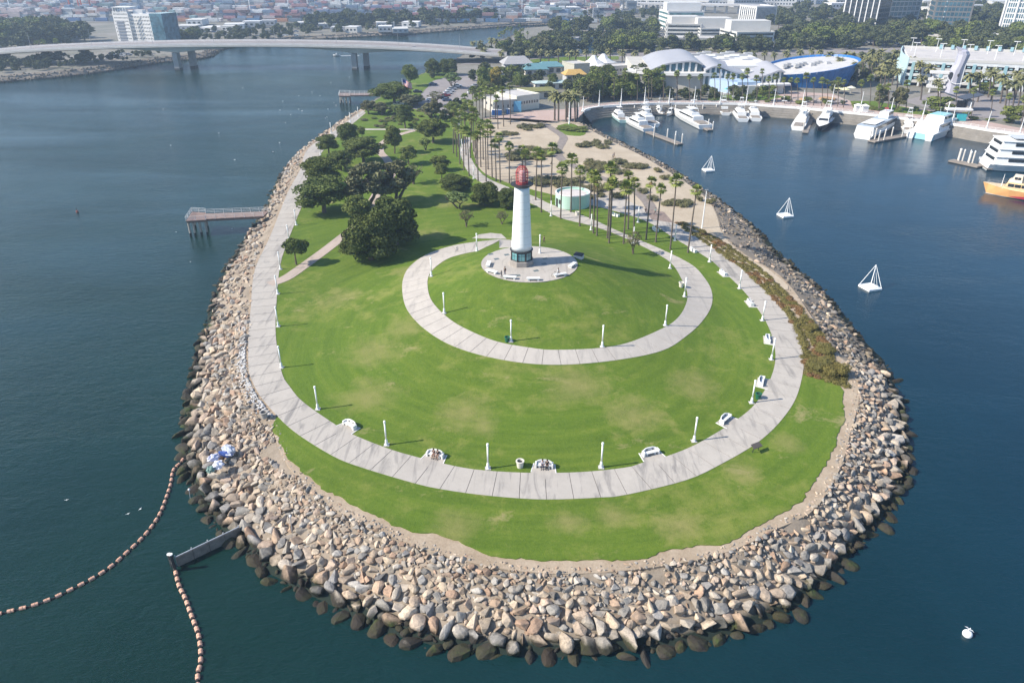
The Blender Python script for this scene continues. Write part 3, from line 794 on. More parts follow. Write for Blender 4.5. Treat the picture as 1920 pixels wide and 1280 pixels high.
# ------------------------------------------------------------------ lamp posts
def lamp_proto():
    t = thing('lamp_post', 'x', 'lamp post', (0, 0, -50), 0, 'white lamp posts along the paths')
    mb = MB(); mb.lathe([(.26, 0), (.26, .12), (.20, .2), (.18, .75), (.14, .9), (.12, 1.0)], 12); mb.build('base', m_white, t)
    mb = MB(); mb.lathe([(.11, 1.0), (.11, 3.55)], 10); mb.build('pole', m_white, t, True)
    mb = MB(); mb.lathe([(.15, 3.55), (.16, 3.6), (.16, 3.8), (.13, 3.9), (.04, 3.93)], 10); mb.build('lamp_head', M('lamp_acrylic', (.85, .85, .83), .3, .03), t)
    mb = MB(); mb.box((0, 0, .0), (.75, .75, .14)); mb.build('footing', m_conc, t)
    return t
LAMPS = [
    ('white lamp post at the far end of the promenade beside the river', (672, 219)), ('white lamp post on the far promenade, second from the river pier', (657, 230)),
    ('white lamp post on the far promenade left of the tree row', (621, 250)), ('white lamp post by the promenade beside the round shrubs', (601, 291)),
    ('white lamp post by the promenade at the fishing pier trees', (555.5, 422)), ('white lamp post half hidden behind the small weeping tree', (542, 452)),
    ('white lamp post just above the garden path junction', (526, 505)), ('white lamp post just below the garden path junction', (521, 551)),
    ('white lamp post on the straight left promenade, second below the path junction', (522, 612)), ('white lamp post where the left promenade starts to bend', (528, 689)),
    ('white lamp post on the lower left bend, above the leftmost curved bench', (596, 767)), ('white lamp post between the two leftmost curved benches', (725, 834)),
    ('white lamp post left of the pale bin on the front promenade', (915, 878)), ('white lamp post right of the centre bench on the front promenade', (1127, 876)),
    ('white lamp post between the two right hand curved benches', (1301, 827)), ('white lamp post beside the green bin on the right bend', (1409, 755)),
    ('white lamp post on the right bend, first above the green bin bench', (1446, 674)), ('white lamp post on the right promenade, second above the green bin', (1429, 601)),
    ('white lamp post on the right promenade, third above the green bin', (1386, 541)), ('white lamp post on the right promenade, fourth above the green bin', (1330, 491)),
    ('white lamp post on the right promenade among the palms', (1265, 451)), ('white lamp post furthest up the right promenade', (1196, 417)),
    ('white lamp post on the left side of the spiral path', (809, 518)), ('white lamp post on the lower left of the spiral path', (833, 587)),
    ('white lamp post with a green bin at the front of the spiral path', (958, 640)), ('white lamp post at the front right of the spiral path', (1129, 650)),
    ('white lamp post on the lower right of the spiral path', (1247, 610)), ('white lamp post near the pale bin on the spiral path', (1283, 556)),
    ('white lamp post where the lighthouse shadow crosses the spiral path', (1256, 503)), ('white lamp post behind the bare young tree', (1187, 456)),
    ('white lamp post among the palms on the upper spiral path', (1108, 431)), ('white lamp post below the round green building', (1033, 405)),
    ('white lamp post left of the lighthouse on the back path', (894, 471)), ('white lamp post just right of the lighthouse', (1012, 475)),
    ('white lamp post on the path through the left palm grove', (888, 335)), ('white lamp post at the far bend of the palm grove path', (866, 283))]
lp = lamp_proto(); first = True
for label, (x, y) in LAMPS:
    p = G(x, y)
    if first: lp.location = p; lp['label'] = label; first = False
    else: copies(lp, p, random.uniform(-.1, .1), label)

# ------------------------------------------------------------------ benches
def prom_dir(p):
    """outward direction (towards the promenade) at point p"""
    v = Vector((p[0] - 2.9, p[1] - 113.0)).normalized(); return v
def curved_bench(label):
    t = thing('curved_bench', label, 'bench', (0, 0, -50), 0, 'white curved benches along the promenade')
    mb = MB(); mb.box((0, 0, .40), (2.0, .52, .12)); mb.build('seat', m_white2, t)
    for s in (-.6, .6):
        mb = MB(); mb.box((s, -.04, .17), (.22, .4, .34)); mb.build('leg', m_white2, t)
    n = 10; secs = []
    for k in range(n + 1):
        u = -1 + 2 * k / n; x = 1.12 * u; y = -.42 + .22 * u * u * u * u + .10 * u * u; h = .86 - .20 * abs(u) ** 3
        secs.append([(x, y - .13, 0), (x, y + .03, 0), (x, y + .01, h), (x, y - .11, h)])
    bk = MB().loft(secs); b_ = bk.build('backrest', m_white2, t)
    for s in (-.42, .42):
        q = MB(); q.box((s, -.295, .62), (.22, .03, .16)); q.build('opening', m_dark, b_)
    for s in (-1, 1):
        a = MB(); a.box((s * 1.06, -.02, .33), (.2, .66, .66)); a.build('armrest', m_white2, t)
    return t
def pad(p, rz):
    """concrete bay of the promenade under a bench"""
    c, s = math.cos(rz), math.sin(rz)
    pts = [(-1.35, -.75), (1.35, -.75), (1.75, 2.3), (-1.75, 2.3)]
    P = [(p[0] + x * c - y * s, p[1] + x * s + y * c) for x, y in pts]
    mb = MB(); mb.prism(P, 4.12, 4.2 + .04); mb.build('bench_bay', m_slab, promenade)
    for a, b_ in ((P[0], P[3]), (P[1], P[2])):
        b_ = Vector(a).lerp(Vector(b_), .6); e = MB(); d = Vector(b_) - Vector(a); mid = (Vector(a) + Vector(b_)) / 2
        e.box((mid.x, mid.y, 4.22), (d.length, .1, .1), math.atan2(d.y, d.x)); e.build('bay_kerb', m_white2, promenade)
BENCH = [('white curved bench, leftmost on the front promenade', (656, 800)), ('white curved bench with a couple sitting close on its left end', (816, 856)),
         ('white curved bench with two people in dark clothes in its middle', (1020, 876)), ('white empty curved bench right of centre on the front promenade', (1220, 852)),
         ('white empty curved bench beside the radial stains on the right bend', (1360, 789)), ('white curved bench next to the green bin', (1428, 718)),
         ('white curved bench second above the green bin on the right promenade', (1440, 638)), ('white curved bench third above the green bin on the right promenade', (1407, 570)),
         ('white curved bench fourth above the green bin on the right promenade', (1356, 514)), ('white bench by the leaning palm on the right promenade', (1300, 471)),
         ('white bench between palms on the right promenade', (1229, 432)), ('white bench highest up the right promenade', (1154, 405))]
bproto = None; BENCH_AT = []
for k, (label, (x, y)) in enumerate(BENCH):
    p = at(x, y)
    # face the nearest point of the promenade
    A = [Vector(at(a, b_)[:2]) for a, b_ in PROM_OUT]; q = nearest_on(A, Vector(p[:2])); d = q - Vector(p[:2]); rz = math.atan2(d.y, d.x) - math.pi / 2
    loc = (p[0], p[1], 4.24)
    if bproto is None: bproto = curved_bench(label); bproto.location = loc; bproto.rotation_euler = (0, 0, rz)
    else: copies(bproto, loc, rz, label)
    BENCH_AT.append((loc, rz))
    if k < 9: pad(p, rz)
def slab_bench(label, p, rz):
    t = thing('slab_bench', label, 'bench', p, rz, 'backless white benches round the plaza')
    mb = MB(); mb.box((0, 0, .43), (2.4, .75, .14)); mb.build('seat', m_white2, t)
    for s in (-.85, .85):
        mb = MB(); mb.box((s, 0, .18), (.3, .6, .36)); mb.build('leg', m_white2, t)
PB = [('white slab bench furthest left on the plaza, end on', (916, 498), 1.45), ('white slab bench at the left front of the plaza', (922, 512), -.6), ('white slab bench beside the standing adult and child', (956, 523), -.18),
      ('white slab bench at the very front of the plaza', (1000, 526), .02), ('white slab bench with the cyclist at the right front', (1050, 518), .35), ('white slab bench furthest right on the plaza', (1073, 500), 1.05)]
for l, (x, y), rz in PB:
    p = at(x, y, PLZ); slab_bench(l, (p[0], p[1], PLZ + .06), rz)

# ------------------------------------------------------------------ bins, signs, masts
def bin_(label, px, c, name, r=.42, h=1.0, dark=True):
    p = G(*px); t = thing(name, label, 'bin', p)
    mb = MB(); mb.lathe([(r * .78, 0), (r * .95, h * .85), (r * 1.12, h * .88), (r * 1.12, h), (r * .8, h), (r * .7, h * .7)], 14); mb.build('barrel', c, t)
    mb = MB(); mb.lathe([(r * .78, h * .8), (r * .5, h * .82)], 14); mb.build('liner', m_dark, t)
m_binw = M('bin_concrete', (.62, .58, .50), .8, .12, 3); m_bing = M('bin_green', (.015, .11, .06), .5)
bin_('pale concrete bin with black liner on the front lawn', (975, 875), m_binw, 'litter_bin', .5)
bin_('pale concrete bin on the right of the spiral path', (1277, 538), m_binw, 'litter_bin', .5)
bin_('pale bin on the grass below the round green building', (1082, 404), m_binw, 'litter_bin', .5)
bin_('grey concrete bin on the dirt beside the white cobbles', (496, 783), M('bin_grey', (.33, .31, .28), .85), 'litter_bin', .52)
bin_('round green bin beside the right bend bench', (1421, 747), m_bing, 'litter_bin', .45, .9)
bin_('round green bin beside the front lamp of the spiral path', (951, 640), m_bing, 'litter_bin', .42, .85)
def reader_sign():
    p = at(1416, 846); t = thing('reader_sign', 'low slanted information sign on two dark legs on the grass', 'sign', p, .5)
    for s in (-.5, .5):
        mb = MB(); mb.cyl((s, 0, 0), (s, -.1, .95), .05, n=6); mb.build('leg', m_dark, t)
    mb = MB(); mb.loft([[(-.75, -.42, .85), (-.75, .3, 1.12), (-.75, .3, 1.18), (-.75, -.42, .91)], [(.75, -.42, .85), (.75, .3, 1.12), (.75, .3, 1.18), (.75, -.42, .91)]]); mb.build('panel', M('sign_panel', (.10, .085, .075), .4), t)
reader_sign()
def flood_mast(label, px, top, name='floodlight_mast'):
    p = at(*px); h = z_at(top, p[1]) - p[2]; t = thing(name, label, 'light pole', p)
    mb = MB(); mb.cyl((0, 0, 0), (0, 0, h), .16, .09, 8); mb.build('pole', m_white, t)
    mb = MB(); mb.box((0, 0, h), (.7, .25, .2)); mb.build('lamp_head', m_grey, t)
flood_mast('tall thin white floodlight mast on the sand by the rocks', (1316, 428), 356)
flood_mast('tall white light mast on the lawn edge in the palm grove', (863, 300), 232)
def plaza_box():
    p = G(1085, 484); t = thing('equipment_box', 'small sloped white and black box at the edge of the plaza', 'box', p, -.55)
    mb = MB(); mb.loft([[(-.9, -.5, 0), (-.9, .5, 0), (-.9, .5, .95), (-.9, -.5, .65)], [(.9, -.5, 0), (.9, .5, 0), (.9, .5, .95), (.9, -.5, .65)]]); mb.build('cabinet', M('box_grey', (.55, .54, .5), .6), t)
    mb = MB(); mb.loft([[(-.95, -.55, .66), (-.95, .55, .98), (-.95, .55, 1.03), (-.95, -.55, .71)], [(.95, -.55, .66), (.95, .55, .98), (.95, .55, 1.03), (.95, -.55, .71)]]); mb.build('lid', m_dark, t)
plaza_box()
def round_building():
    p = at(1073, 384); t = thing('round_restroom', 'low round pale green building with a white flat roof', 'building', (p[0], p[1], 4.2)); r = 4.5
    mb = MB(); mb.lathe([(r, 0), (r, 3.6), (r - .22, 3.6), (r - .22, 3.15)], 48); mb.build('wall', M('pale_green_paint', (.42, .60, .50), .6, .08, .4), t, False)
    mb = MB(); mb.lathe([(r - .23, 3.12), (r * .5, 3.22), (.1, 3.28)], 48); mb.build('roof', M('roof_white', (.58, .53, .50), .8, .15, .4), t)
    mb = MB(); mb.lathe([(r + .02, 3.42), (r + .05, 3.45), (r + .05, 3.62), (r - .24, 3.63)], 48, cap=False); mb.build('parapet', m_white2, t)
    for a, w, h in ((-2.75, .55, 2.2), (-2.45, .4, 1.1)):
        d = MB(); c, s = math.cos(a), math.sin(a); z0 = 0.05 if h > 2 else 1.1
        d.box((c * (r + .02), s * (r + .02), z0 + h / 2), (.1, w * 2, h), a); d.build('door' if h > 2 else 'window', m_dark, t)
round_building()

# ------------------------------------------------------------------ piers
def pier(label, plat, walk, zdeck, piles, name='fishing_pier'):
    """plat: 4 px corners, walk: px quad strip; rails, joists and piles"""
    c = at(*plat[0], zdeck); t = thing(name, label, 'pier', (c[0], c[1], 0))
    L = lambda p, z=None: (p[0] - c[0], p[1] - c[1], (p[2] if z is None else z))
    m_deck = M('pier_deck', (.235, .165, .14), .9, .25, 1.2)
    for nm, quad in (('platform_deck', plat), ('walkway_deck', walk)):
        P = [L(at(x, y, zdeck))[:2] for x, y in quad]
        mb = MB(); mb.prism(P, zdeck - .15, zdeck); mb.build(nm, m_deck, t)
        mb = MB(); cx = sum(q[0] for q in P) / 4; cy = sum(q[1] for q in P) / 4
        mb.prism([(cx + (q[0] - cx) * .97, cy + (q[1] - cy) * .97) for q in P], zdeck - .6, zdeck - .152); mb.build('beam', M('pier_beam', (.17, .125, .10), .9), t)
    def rail(a, b_):
        A, B = Vector(L(at(*a, zdeck))), Vector(L(at(*b_, zdeck))); n = max(2, int((B - A).length / 2.2)); r = MB()
        for k in range(n + 1):
            q = A.lerp(B, k / n); r.cyl((q.x, q.y, zdeck), (q.x, q.y, zdeck + 1.1), .05, n=5)
        for zz in (.38, .75, 1.1): r.cyl((A.x, A.y, zdeck + zz), (B.x, B.y, zdeck + zz), .035, n=5)
        r.build('railing', m_white2, t)
    p = plat
    rail(p[0], p[1]); rail(p[0], p[3]); rail(p[3], p[2]); rail(walk[0], walk[1]); rail(walk[3], walk[2])
    P = [Vector(L(at(x, y, zdeck))) for x, y in plat]
    for (u, v) in piles:
        q = P[0].lerp(P[1], u).lerp(P[3].lerp(P[2], u), v)
        mb = MB(); mb.cyl((q.x, q.y, -3), (q.x, q.y, zdeck - .5), .28, .26, 8); pl = mb.build('pile', M('pile_concrete', (.40, .36, .30), .85, .2, 1.5), t)
        mb = MB(); mb.cyl((q.x, q.y, -2), (q.x, q.y, .9), .31, .29, 8); mb.build('tide_growth', M('mussel_growth', (.02, .022, .02), .8), pl)
pier('brown fishing pier with railed square head beside the near promenade', [(348.5, 414.5), (386, 412), (386, 398.5), (360, 397)], [(386, 411), (494, 405.5), (503, 396), (386, 400.5)], 4.2,
     [(.06, .08), (.30, .08), (.93, .1), (.06, .9), (.4, .9), (.93, .9), (.62, .1)])
pier('small dark fishing pier far up the river promenade', [(635, 180), (656, 180), (657, 174.5), (637, 174)], [(655, 179), (702, 178.5), (702, 175), (655, 175)], 4.2,
     [(.08, .1), (.35, .1), (.65, .1), (.93, .1), (.1, .9), (.5, .9), (.93, .9)])

# ------------------------------------------------------------------ floating booms and their anchor wall
m_float = M('boom_float', (.62, .36, .25), .6, .2, 3); m_cable = M('boom_curtain', (.015, .015, .017), .6)
def boom(label, px, spacing, flen, frad, tail):
    pts = [at(x, y, 0) for x, y in px]; d = Vector(pts[-1]) - Vector(pts[-2]); e = Vector(pts[-1]) + d.normalized() * tail + Vector((tail * .2, 0, 0))
    L = smooth_line(pts + [tuple(e)], spacing)
    t = thing('floating_boom', label, 'boom', (L[0].x, L[0].y, 0)); o = L[0]
    c = MB(); c.tube([(p.x - o.x, p.y - o.y, .03) for p in L], .11, 6); c.build('boom_cable', m_cable, t)
    fm = MB(); fm.cyl((-flen / 2, 0, .1), (flen / 2, 0, .1), frad, frad, 10); fm.cyl((-.02, 0, .1), (.02, 0, .1), frad * 1.12, n=10)
    me = fm.mesh('float', m_float)
    for k in range(len(L) - 1):
        m = (L[k] + L[k + 1]) / 2; dd = L[k + 1] - L[k]
        link('float', me, t, (m.x - o.x, m.y - o.y, 0), math.atan2(dd.y, dd.x))
boom('long floating boom of orange floats curving away to the left edge', [(345, 859), (338, 870), (325, 881), (321, 906), (313, 931), (302, 960), (284, 989), (262, 1014), (237, 1037), (208, 1063), (172, 1086), (133, 1106), (92, 1125), (47, 1140), (0, 1151)], 1.15, .62, .21, 12)
boom('short floating boom of orange floats running down from the barrier', [(329, 1070), (336, 1099), (347, 1120), (356, 1145), (365, 1169), (372, 1187), (376, 1212), (377, 1230), (376, 1248), (371, 1276)], 1.05, .6, .23, 12)
def barrier():
    a, b_ = Vector(at(334, 1061, 0)), Vector(at(452, 1004, 0)); d = b_ - a
    t = thing('boom_barrier', 'weathered timber barrier wall running from the rocks to the boom', 'barrier', (a.x, a.y, 0), math.atan2(d.y, d.x)); L = d.length
    n = 4
    for k in range(n):
        mb = MB(); mb.box((L * (k + .5) / n, 0, .35), (L / n - .05, .22, 2.0)); mb.build('panel', M('barrier_timber', (.23, .20, .165), .9, .3, 1.5), t)
    for k in range(n + 1):
        mb = MB(); mb.box((L * k / n, .16, .5), (.12, .14, 2.1)); mb.build('stiffener', m_grey, t)
    mb = MB(); mb.cyl((0, .02, 1.42), (L, .02, 1.42), .06, n=6); mb.build('top_rail', M('galvanised', (.55, .56, .57), .45), t)
    for y, h in ((-.55, 2.5), (.45, 1.8)):
        mb = MB(); mb.cyl((-.5, y, -2), (-.5, y, h), .2, n=8); p = mb.build('pile', m_dark, t)
        mb = MB(); mb.cyl((-.5, y, h), (-.5, y, h + .1), .23, n=8); mb.build('pile_cap', m_white2, p)
    mb = MB(); mb.box((-.5, -.05, .9), (.3, 1.3, .35)); mb.build('slide_frame', m_dark, t)
barrier()

# ------------------------------------------------------------------ floating pyramid frames, buoy, debris, gulls
def raft(label, px, w, h, rz):
    p = at(*px, 0); t = thing('raft_sculpture', label, 'raft', (p[0], p[1], 0), rz, 'white pyramid frames floating in the harbour')
    mb = MB(); mb.box((0, 0, .12), (w, w, .55)); mb.build('raft', m_white, t)
    mb = MB(); mb.box((0, 0, -.1), (w * .96, w * .96, .2)); mb.build('waterline_skirt', m_dark, t)
    apex = (w * .32, w * .28, h); h2 = w / 2 - .12
    for x, y in ((-h2, -h2), (h2, -h2), (h2, h2), (-h2, h2)):
        mb = MB(); mb.cyl((x, y, .35), apex, .07, .055, 6); mb.build('pole', m_white, t)
    for k in range(2):
        mb = MB(); mb.cyl((-h2 + w * .3 * (k + 1), -h2, .4), (apex[0] * .93, apex[1] * .93, h * .92), .035, n=5); mb.build('stay', m_white, t)
raft('white floating pyramid frame nearest the sightseeing docks, smallest', (1328, 320), 3.2, 4.6, .2)
raft('white floating pyramid frame in the middle of the three', (1472, 405), 3.2, 4.7, .25)
raft('white floating pyramid frame nearest the rocky point', (1631, 540), 3.3, 4.8, .3)
def gull_mesh():
    b_ = MB(); b_.loft([[(x, r * math.cos(a), r * .9 * math.sin(a) + z) for a in [k * math.pi / 4 for k in range(8)]] for x, r, z in ((-.28, .02, .05), (-.15, .08, .03), (.05, .10, .03), (.18, .07, .07), (.26, .055, .11), (.33, .035, .11), (.38, .012, .10))])
    w = MB()
    for s in (-1, 1): w.loft([[(.10, s * .06, .07), (-.10, s * .06, .06), (-.1, s * .06, .075)], [(.10, s * .32, .16), (-.06, s * .32, .15), (-.06, s * .32, .165)], [(-.04, s * .62, .11), (-.08, s * .62, .11), (-.08, s * .62, .12)]])
    return b_.mesh('body', M('gull_white', (.78, .78, .76), .7)), w.mesh('wing', M('gull_wing', (.62, .63, .64), .7))
gb, gw = gull_mesh()
def gull(label, p, rz, s, group=None):
    t = thing('gull', label, 'bird', p, rz, group, s); link('body', gb, t); link('wings', gw, t)
p = at(1813, 1190, 0)
t = thing('mooring_buoy', 'white ball buoy floating alone at the lower right', 'buoy', (p[0], p[1], 0))
mb = MB(); mb.sphere((0, 0, .18), .48, 16, 10); mb.build('ball', m_white, t, True)
mb = MB(); mb.cyl((0, 0, .6), (0, 0, .78), .07, n=6); mb.build('shackle', m_grey, t)
gull('gull perched on the white ball buoy', (p[0], p[1], .82), .6, .75)
GL = [(357, 491), (435, 429), (330, 435), (125, 937), (263, 954), (240, 963), (306, 205), (620, 155), (585, 173), (626, 193), (560, 205), (525, 207), (566, 208), (610, 222), (613, 220), (524, 268), (512, 285), (545, 215), (530, 190), (630, 198), (655, 145), (455, 165), (410, 250), (535, 230), (600, 180), (320, 273), (440, 300), (560, 180), (615, 205)]
for k, (x, y) in enumerate(GL):
    p = at(x, y, 0); gull('small white gull resting on the open river water', (p[0], p[1], .0), random.uniform(0, 6.2), .45 + .5 * (y < 320), 'gulls scattered on the river')
def swim_marker():
    p = at(145, 398, 0); t = thing('channel_marker', 'small dark marker float alone in the river', 'buoy', (p[0], p[1], 0))
    mb = MB(); mb.cyl((0, 0, -.2), (0, 0, .5), .35, .3, 10); mb.build('drum', M('marker_red', (.3, .1, .08), .6), t); mb = MB(); mb.cyl((0, 0, .5), (0, 0, 1.4), .06, n=6); mb.build('staff', m_dark, t)
swim_marker()
def debris():
    def heap(name, label, cat, px, s, mat, seed, h):
        p = at(*px, 2.7); rr = random.Random(seed); bm = bmesh.new(); bmesh.ops.create_icosphere(bm, subdivisions=3, radius=1)
        for v in bm.verts:
            n = noise.noise(v.co * 2.2 + Vector((seed, 0, 0))) * .45 + noise.noise(v.co * 6 + Vector((seed, 3, 0))) * .16
            v.co = Vector((v.co.x * s[0], v.co.y * s[1], v.co.z * h)) * (1 + n)
        me = bpy.data.meshes.new(name); bm.to_mesh(me); bm.free(); me.materials.append(mat)
        o = link(name, me, None, (p[0], p[1], 3.1 + h * .3), rr.uniform(0, 3)); tag(o, label, cat)
    heap('crumpled_tarpaulin', 'crumpled grey and blue tarpaulin on the boulders', 'tarpaulin', (430, 851), (.75, 1.25), M('tarp_grey', (.42, .45, .52), .6, .2, 2), 3, .55)
    heap('blue_tarpaulin', 'bright blue strip of tarpaulin on the boulders', 'tarpaulin', (424, 857), (.16, 1.0), M('tarp_blue', (.05, .10, .34), .5, .2, 2), 9, .45)
    heap('rubbish_bag', 'white rubbish bag lowest in the debris on the boulders', 'bag', (410, 878), (.8, .7), M('bag_white', (.66, .67, .74), .5), 5, .5)
    heap('rubbish_bag', 'pale lilac rubbish bag left of the blue tarpaulin', 'bag', (402, 864), (.6, .75), M('bag_lilac', (.52, .53, .66), .5), 6, .45)
    heap('rubbish_bag', 'small green cloth bundle at the lower left of the debris', 'bag', (396, 886), (.55, .5), M('bag_green', (.16, .26, .22), .7), 7, .4)
debris()
def shore_pole(label, px, z, h):
    p = at(*px, z); t = thing('shore_pole', label, 'pole', (p[0], p[1], z - .4))
    mb = MB(); mb.cyl((0, 0, 0), (.1, .1, h), .05, n=6); mb.build('pole', m_grey, t); mb = MB(); mb.sphere((.1, .1, h), .16, 8, 6); mb.build('cap', m_white, t)
shore_pole('thin white capped pole standing at the left water edge', (356, 932), .3, 1.6)
shore_pole('thin grey pole leaning in the boulders above the barrier', (548, 1000), 2.0, 3.0)

# ------------------------------------------------------------------ people
m_skin = M('skin', (.42, .26, .18), .6, .06); m_hair = M('hair', (.03, .022, .018), .7)
def person(label, loc, rz, pose, top, legs, group=None, scale=1.0, hair=m_hair):
    """one continuous skinned body; hair is its child"""
    J = {}
    if pose == 'sit':
        hip = .50; J = dict(pelvis=(0, 0, hip, .13), chest=(0, .02, hip + .38, .15), neck=(0, .06, hip + .56, .06), head=(0, .10, hip + .72, .10), crown=(0, .09, hip + .83, .07))
        for s, n in ((-1, 'l'), (1, 'r')):
            J.update({'sh' + n: (s * .18, .02, hip + .48, .065), 'el' + n: (s * .22, .14, hip + .24, .045), 'wr' + n: (s * .12, .36, hip + .14, .03), 'pa' + n: (s * .10, .42, hip + .12, .035),
                      'hp' + n: (s * .09, .03, hip - .02, .10), 'kn' + n: (s * .12, .44, hip + .02, .065), 'an' + n: (s * .12, .48, .09, .045), 'toe' + n: (s * .13, .66, .05, .04)})
    else:
        st = .22 if pose == 'walk' else .03
        J = dict(pelvis=(0, 0, .95, .13), chest=(0, .01, 1.30, .155), neck=(0, .02, 1.49, .06), head=(0, .04, 1.63, .10), crown=(0, .03, 1.73, .075))
        for s, n in ((-1, 'l'), (1, 'r')):
            J.update({'sh' + n: (s * .19, .0, 1.42, .065), 'el' + n: (s * .25, -s * st * .6, 1.13, .045), 'wr' + n: (s * .24, s * -st * .5 + .10, .90, .032), 'pa' + n: (s * .24, -s * st * .5 + .13, .82, .035),
                      'hp' + n: (s * .10, 0, .90, .10), 'kn' + n: (s * .11, s * st * .6 + .03, .50, .065), 'an' + n: (s * .11, s * st * 1.2 - .02, .09, .045), 'toe' + n: (s * .12, s * st * 1.2 + .16, .04, .04)})
    E = [('pelvis', 'chest'), ('chest', 'neck'), ('neck', 'head'), ('head', 'crown')]
    for n in 'lr':
        E += [('chest', 'sh' + n), ('sh' + n, 'el' + n), ('el' + n, 'wr' + n), ('wr' + n, 'pa' + n), ('pelvis', 'hp' + n), ('hp' + n, 'kn' + n), ('kn' + n, 'an' + n), ('an' + n, 'toe' + n)]
        x, y, z, r = J['pa' + n]; s = -1 if n == 'l' else 1
        for k, (dx, dy, dz) in enumerate(((-.03, .03, -.075), (-.01, .04, -.085), (.012, .035, -.08), (.03, .02, -.065), (-s * .05, .05, -.02))):
            if pose == 'sit': dz, dy = dz * .3, .07
            J['f%d%s' % (k, n)] = (x + dx, y + dy, z + dz, .010); E.append(('pa' + n, 'f%d%s' % (k, n)))
    names = list(J); me = bpy.data.meshes.new('person'); me.from_pydata([J[n][:3] for n in names], [(names.index(a), names.index(b_)) for a, b_ in E], [])
    ob = bpy.data.objects.new('person_rig', me); COL.objects.link(ob)
    md = ob.modifiers.new('skin', 'SKIN'); 
    sv = me.skin_vertices[0].data if me.skin_vertices else None
    if sv is None:
        bm = bmesh.new(); bm.from_mesh(me); bm.verts.layers.skin.verify(); bm.to_mesh(me); bm.free(); sv = me.skin_vertices[0].data
    for i, n in enumerate(names): sv[i].radius = (J[n][3], J[n][3]); sv[i].use_root = n == 'pelvis'
    ob.modifiers.new('sub', 'SUBSURF').levels = 1
    dg = bpy.context.evaluated_depsgraph_get(); m2 = bpy.data.meshes.new_from_object(ob.evaluated_get(dg))
    bpy.data.objects.remove(ob)
    m2.materials.clear()
    for m in (top, legs, m_skin, m_dark): m2.materials.append(m)
    JV = {n: Vector(J[n][:3]) for n in names}
    def seg(p, a, b_):
        d = b_ - a; t_ = min(max((p - a).dot(d) / max(d.length_squared, 1e-9), 0), 1); return (p - a - d * t_).length
    part = {}
    for a, b_ in E:
        if b_ in ('neck', 'head', 'crown'): k = 2
        elif b_[:2] in ('wr', 'pa') or b_[0] == 'f': k = 2
        elif b_[:2] == 'to': k = 3
        elif b_[:2] in ('kn', 'an', 'hp'): k = 1
        else: k = 0
        part[(a, b_)] = k
    for f in m2.polygons:
        c = f.center; f.material_index = part[min(part, key=lambda e: seg(c, JV[e[0]], JV[e[1]]))]; f.use_smooth = True
    o = link('person', m2, None, loc, rz); o.scale = (scale,) * 3; tag(o, label, 'person', group)
    h = MB(); hd = JV['head']; h.sphere((hd.x, hd.y - .025, hd.z + .055), .115, 10, 7, .95); h.build('hair', hair, o, True)
    for s in (-.035, .035):
        e = MB(); e.sphere((hd.x + s, hd.y + .095, hd.z + .01), .013, 6, 4); e.build('eye', m_dark, o)
    nz = MB(); nz.cyl((hd.x, hd.y + .09, hd.z + .0), (hd.x, hd.y + .125, hd.z - .035), .01, .018, 5); nz.build('nose', m_skin, o)
    return o
C = lambda n, c: M('cloth_' + n, c, .85, .12, 4)
black, navy, white_c, teal_c, tan_c = C('black', (.02, .02, .023)), C('navy', (.03, .045, .09)), C('white', (.62, .62, .6)), C('teal', (.12, .28, .30)), C('tan', (.35, .26, .18))
def seated(k, dx, label, top, legs):
    (x, y, z), rz = BENCH_AT[k]; person(label, (x + dx * math.cos(rz) - .02 * math.sin(rz), y + dx * math.sin(rz) + .02 * math.cos(rz), z - .02), rz, 'sit', top, legs)
seated(1, -.45, 'person sitting nearest the left end of the second curved bench, bare legs', black, m_skin)
seated(1, .12, 'person sitting right of another on the second curved bench, bare legs', C('brown', (.09, .05, .045)), m_skin)
seated(2, -.40, 'person in black seated on the left of the centre bench', black, black)
seated(2, .20, 'person in pale top seated on the right of the centre bench', C('grey', (.45, .45, .5)), navy)
p = at(947, 517, PLZ); person('adult in dark clothes standing on the plaza beside a child', (p[0], p[1], PLZ + .06), 2.6, 'stand', black, navy)
p = at(940, 518.5, PLZ); person('small child with a balance bike on the plaza', (p[0], p[1], PLZ + .06), -2.4, 'stand', C('slate', (.1, .13, .17)), black, None, .66)
p = G(1020, 457); person('person in black walking behind the lighthouse', (p[0], p[1], p[2] + .06), 2.4, 'walk', black, black)
p = at(1046, 515.5, PLZ); person('seated cyclist in white on the right front plaza bench', (p[0], p[1] + .05, PLZ + .04), -2.2, 'sit', white_c, black)
p = at(1210, 401.5); person('person in black pushing a bicycle by the timber deck', (p[0], p[1], 4.29), -2.0, 'walk', black, black)
p = at(1228, 403); person('person in dark teal walking beside a bicycle on the timber deck', (p[0], p[1], 4.29), 2.0, 'walk', teal_c, black)
p = at(1149, 298); person('left walker of a pair on the open sand', (p[0], p[1], 4.23), -1.2, 'walk', navy, black, None, 1.05)
p = at(1151.5, 297); person('right walker of a pair on the open sand', (p[0], p[1], 4.23), -1.2, 'walk', black, tan_c, None, 1.05)
p = at(1034, 308); person('person sitting alone on the sand beside the scrub', (p[0], p[1], 3.85), 1.0, 'sit', black, black, None, 1.0)
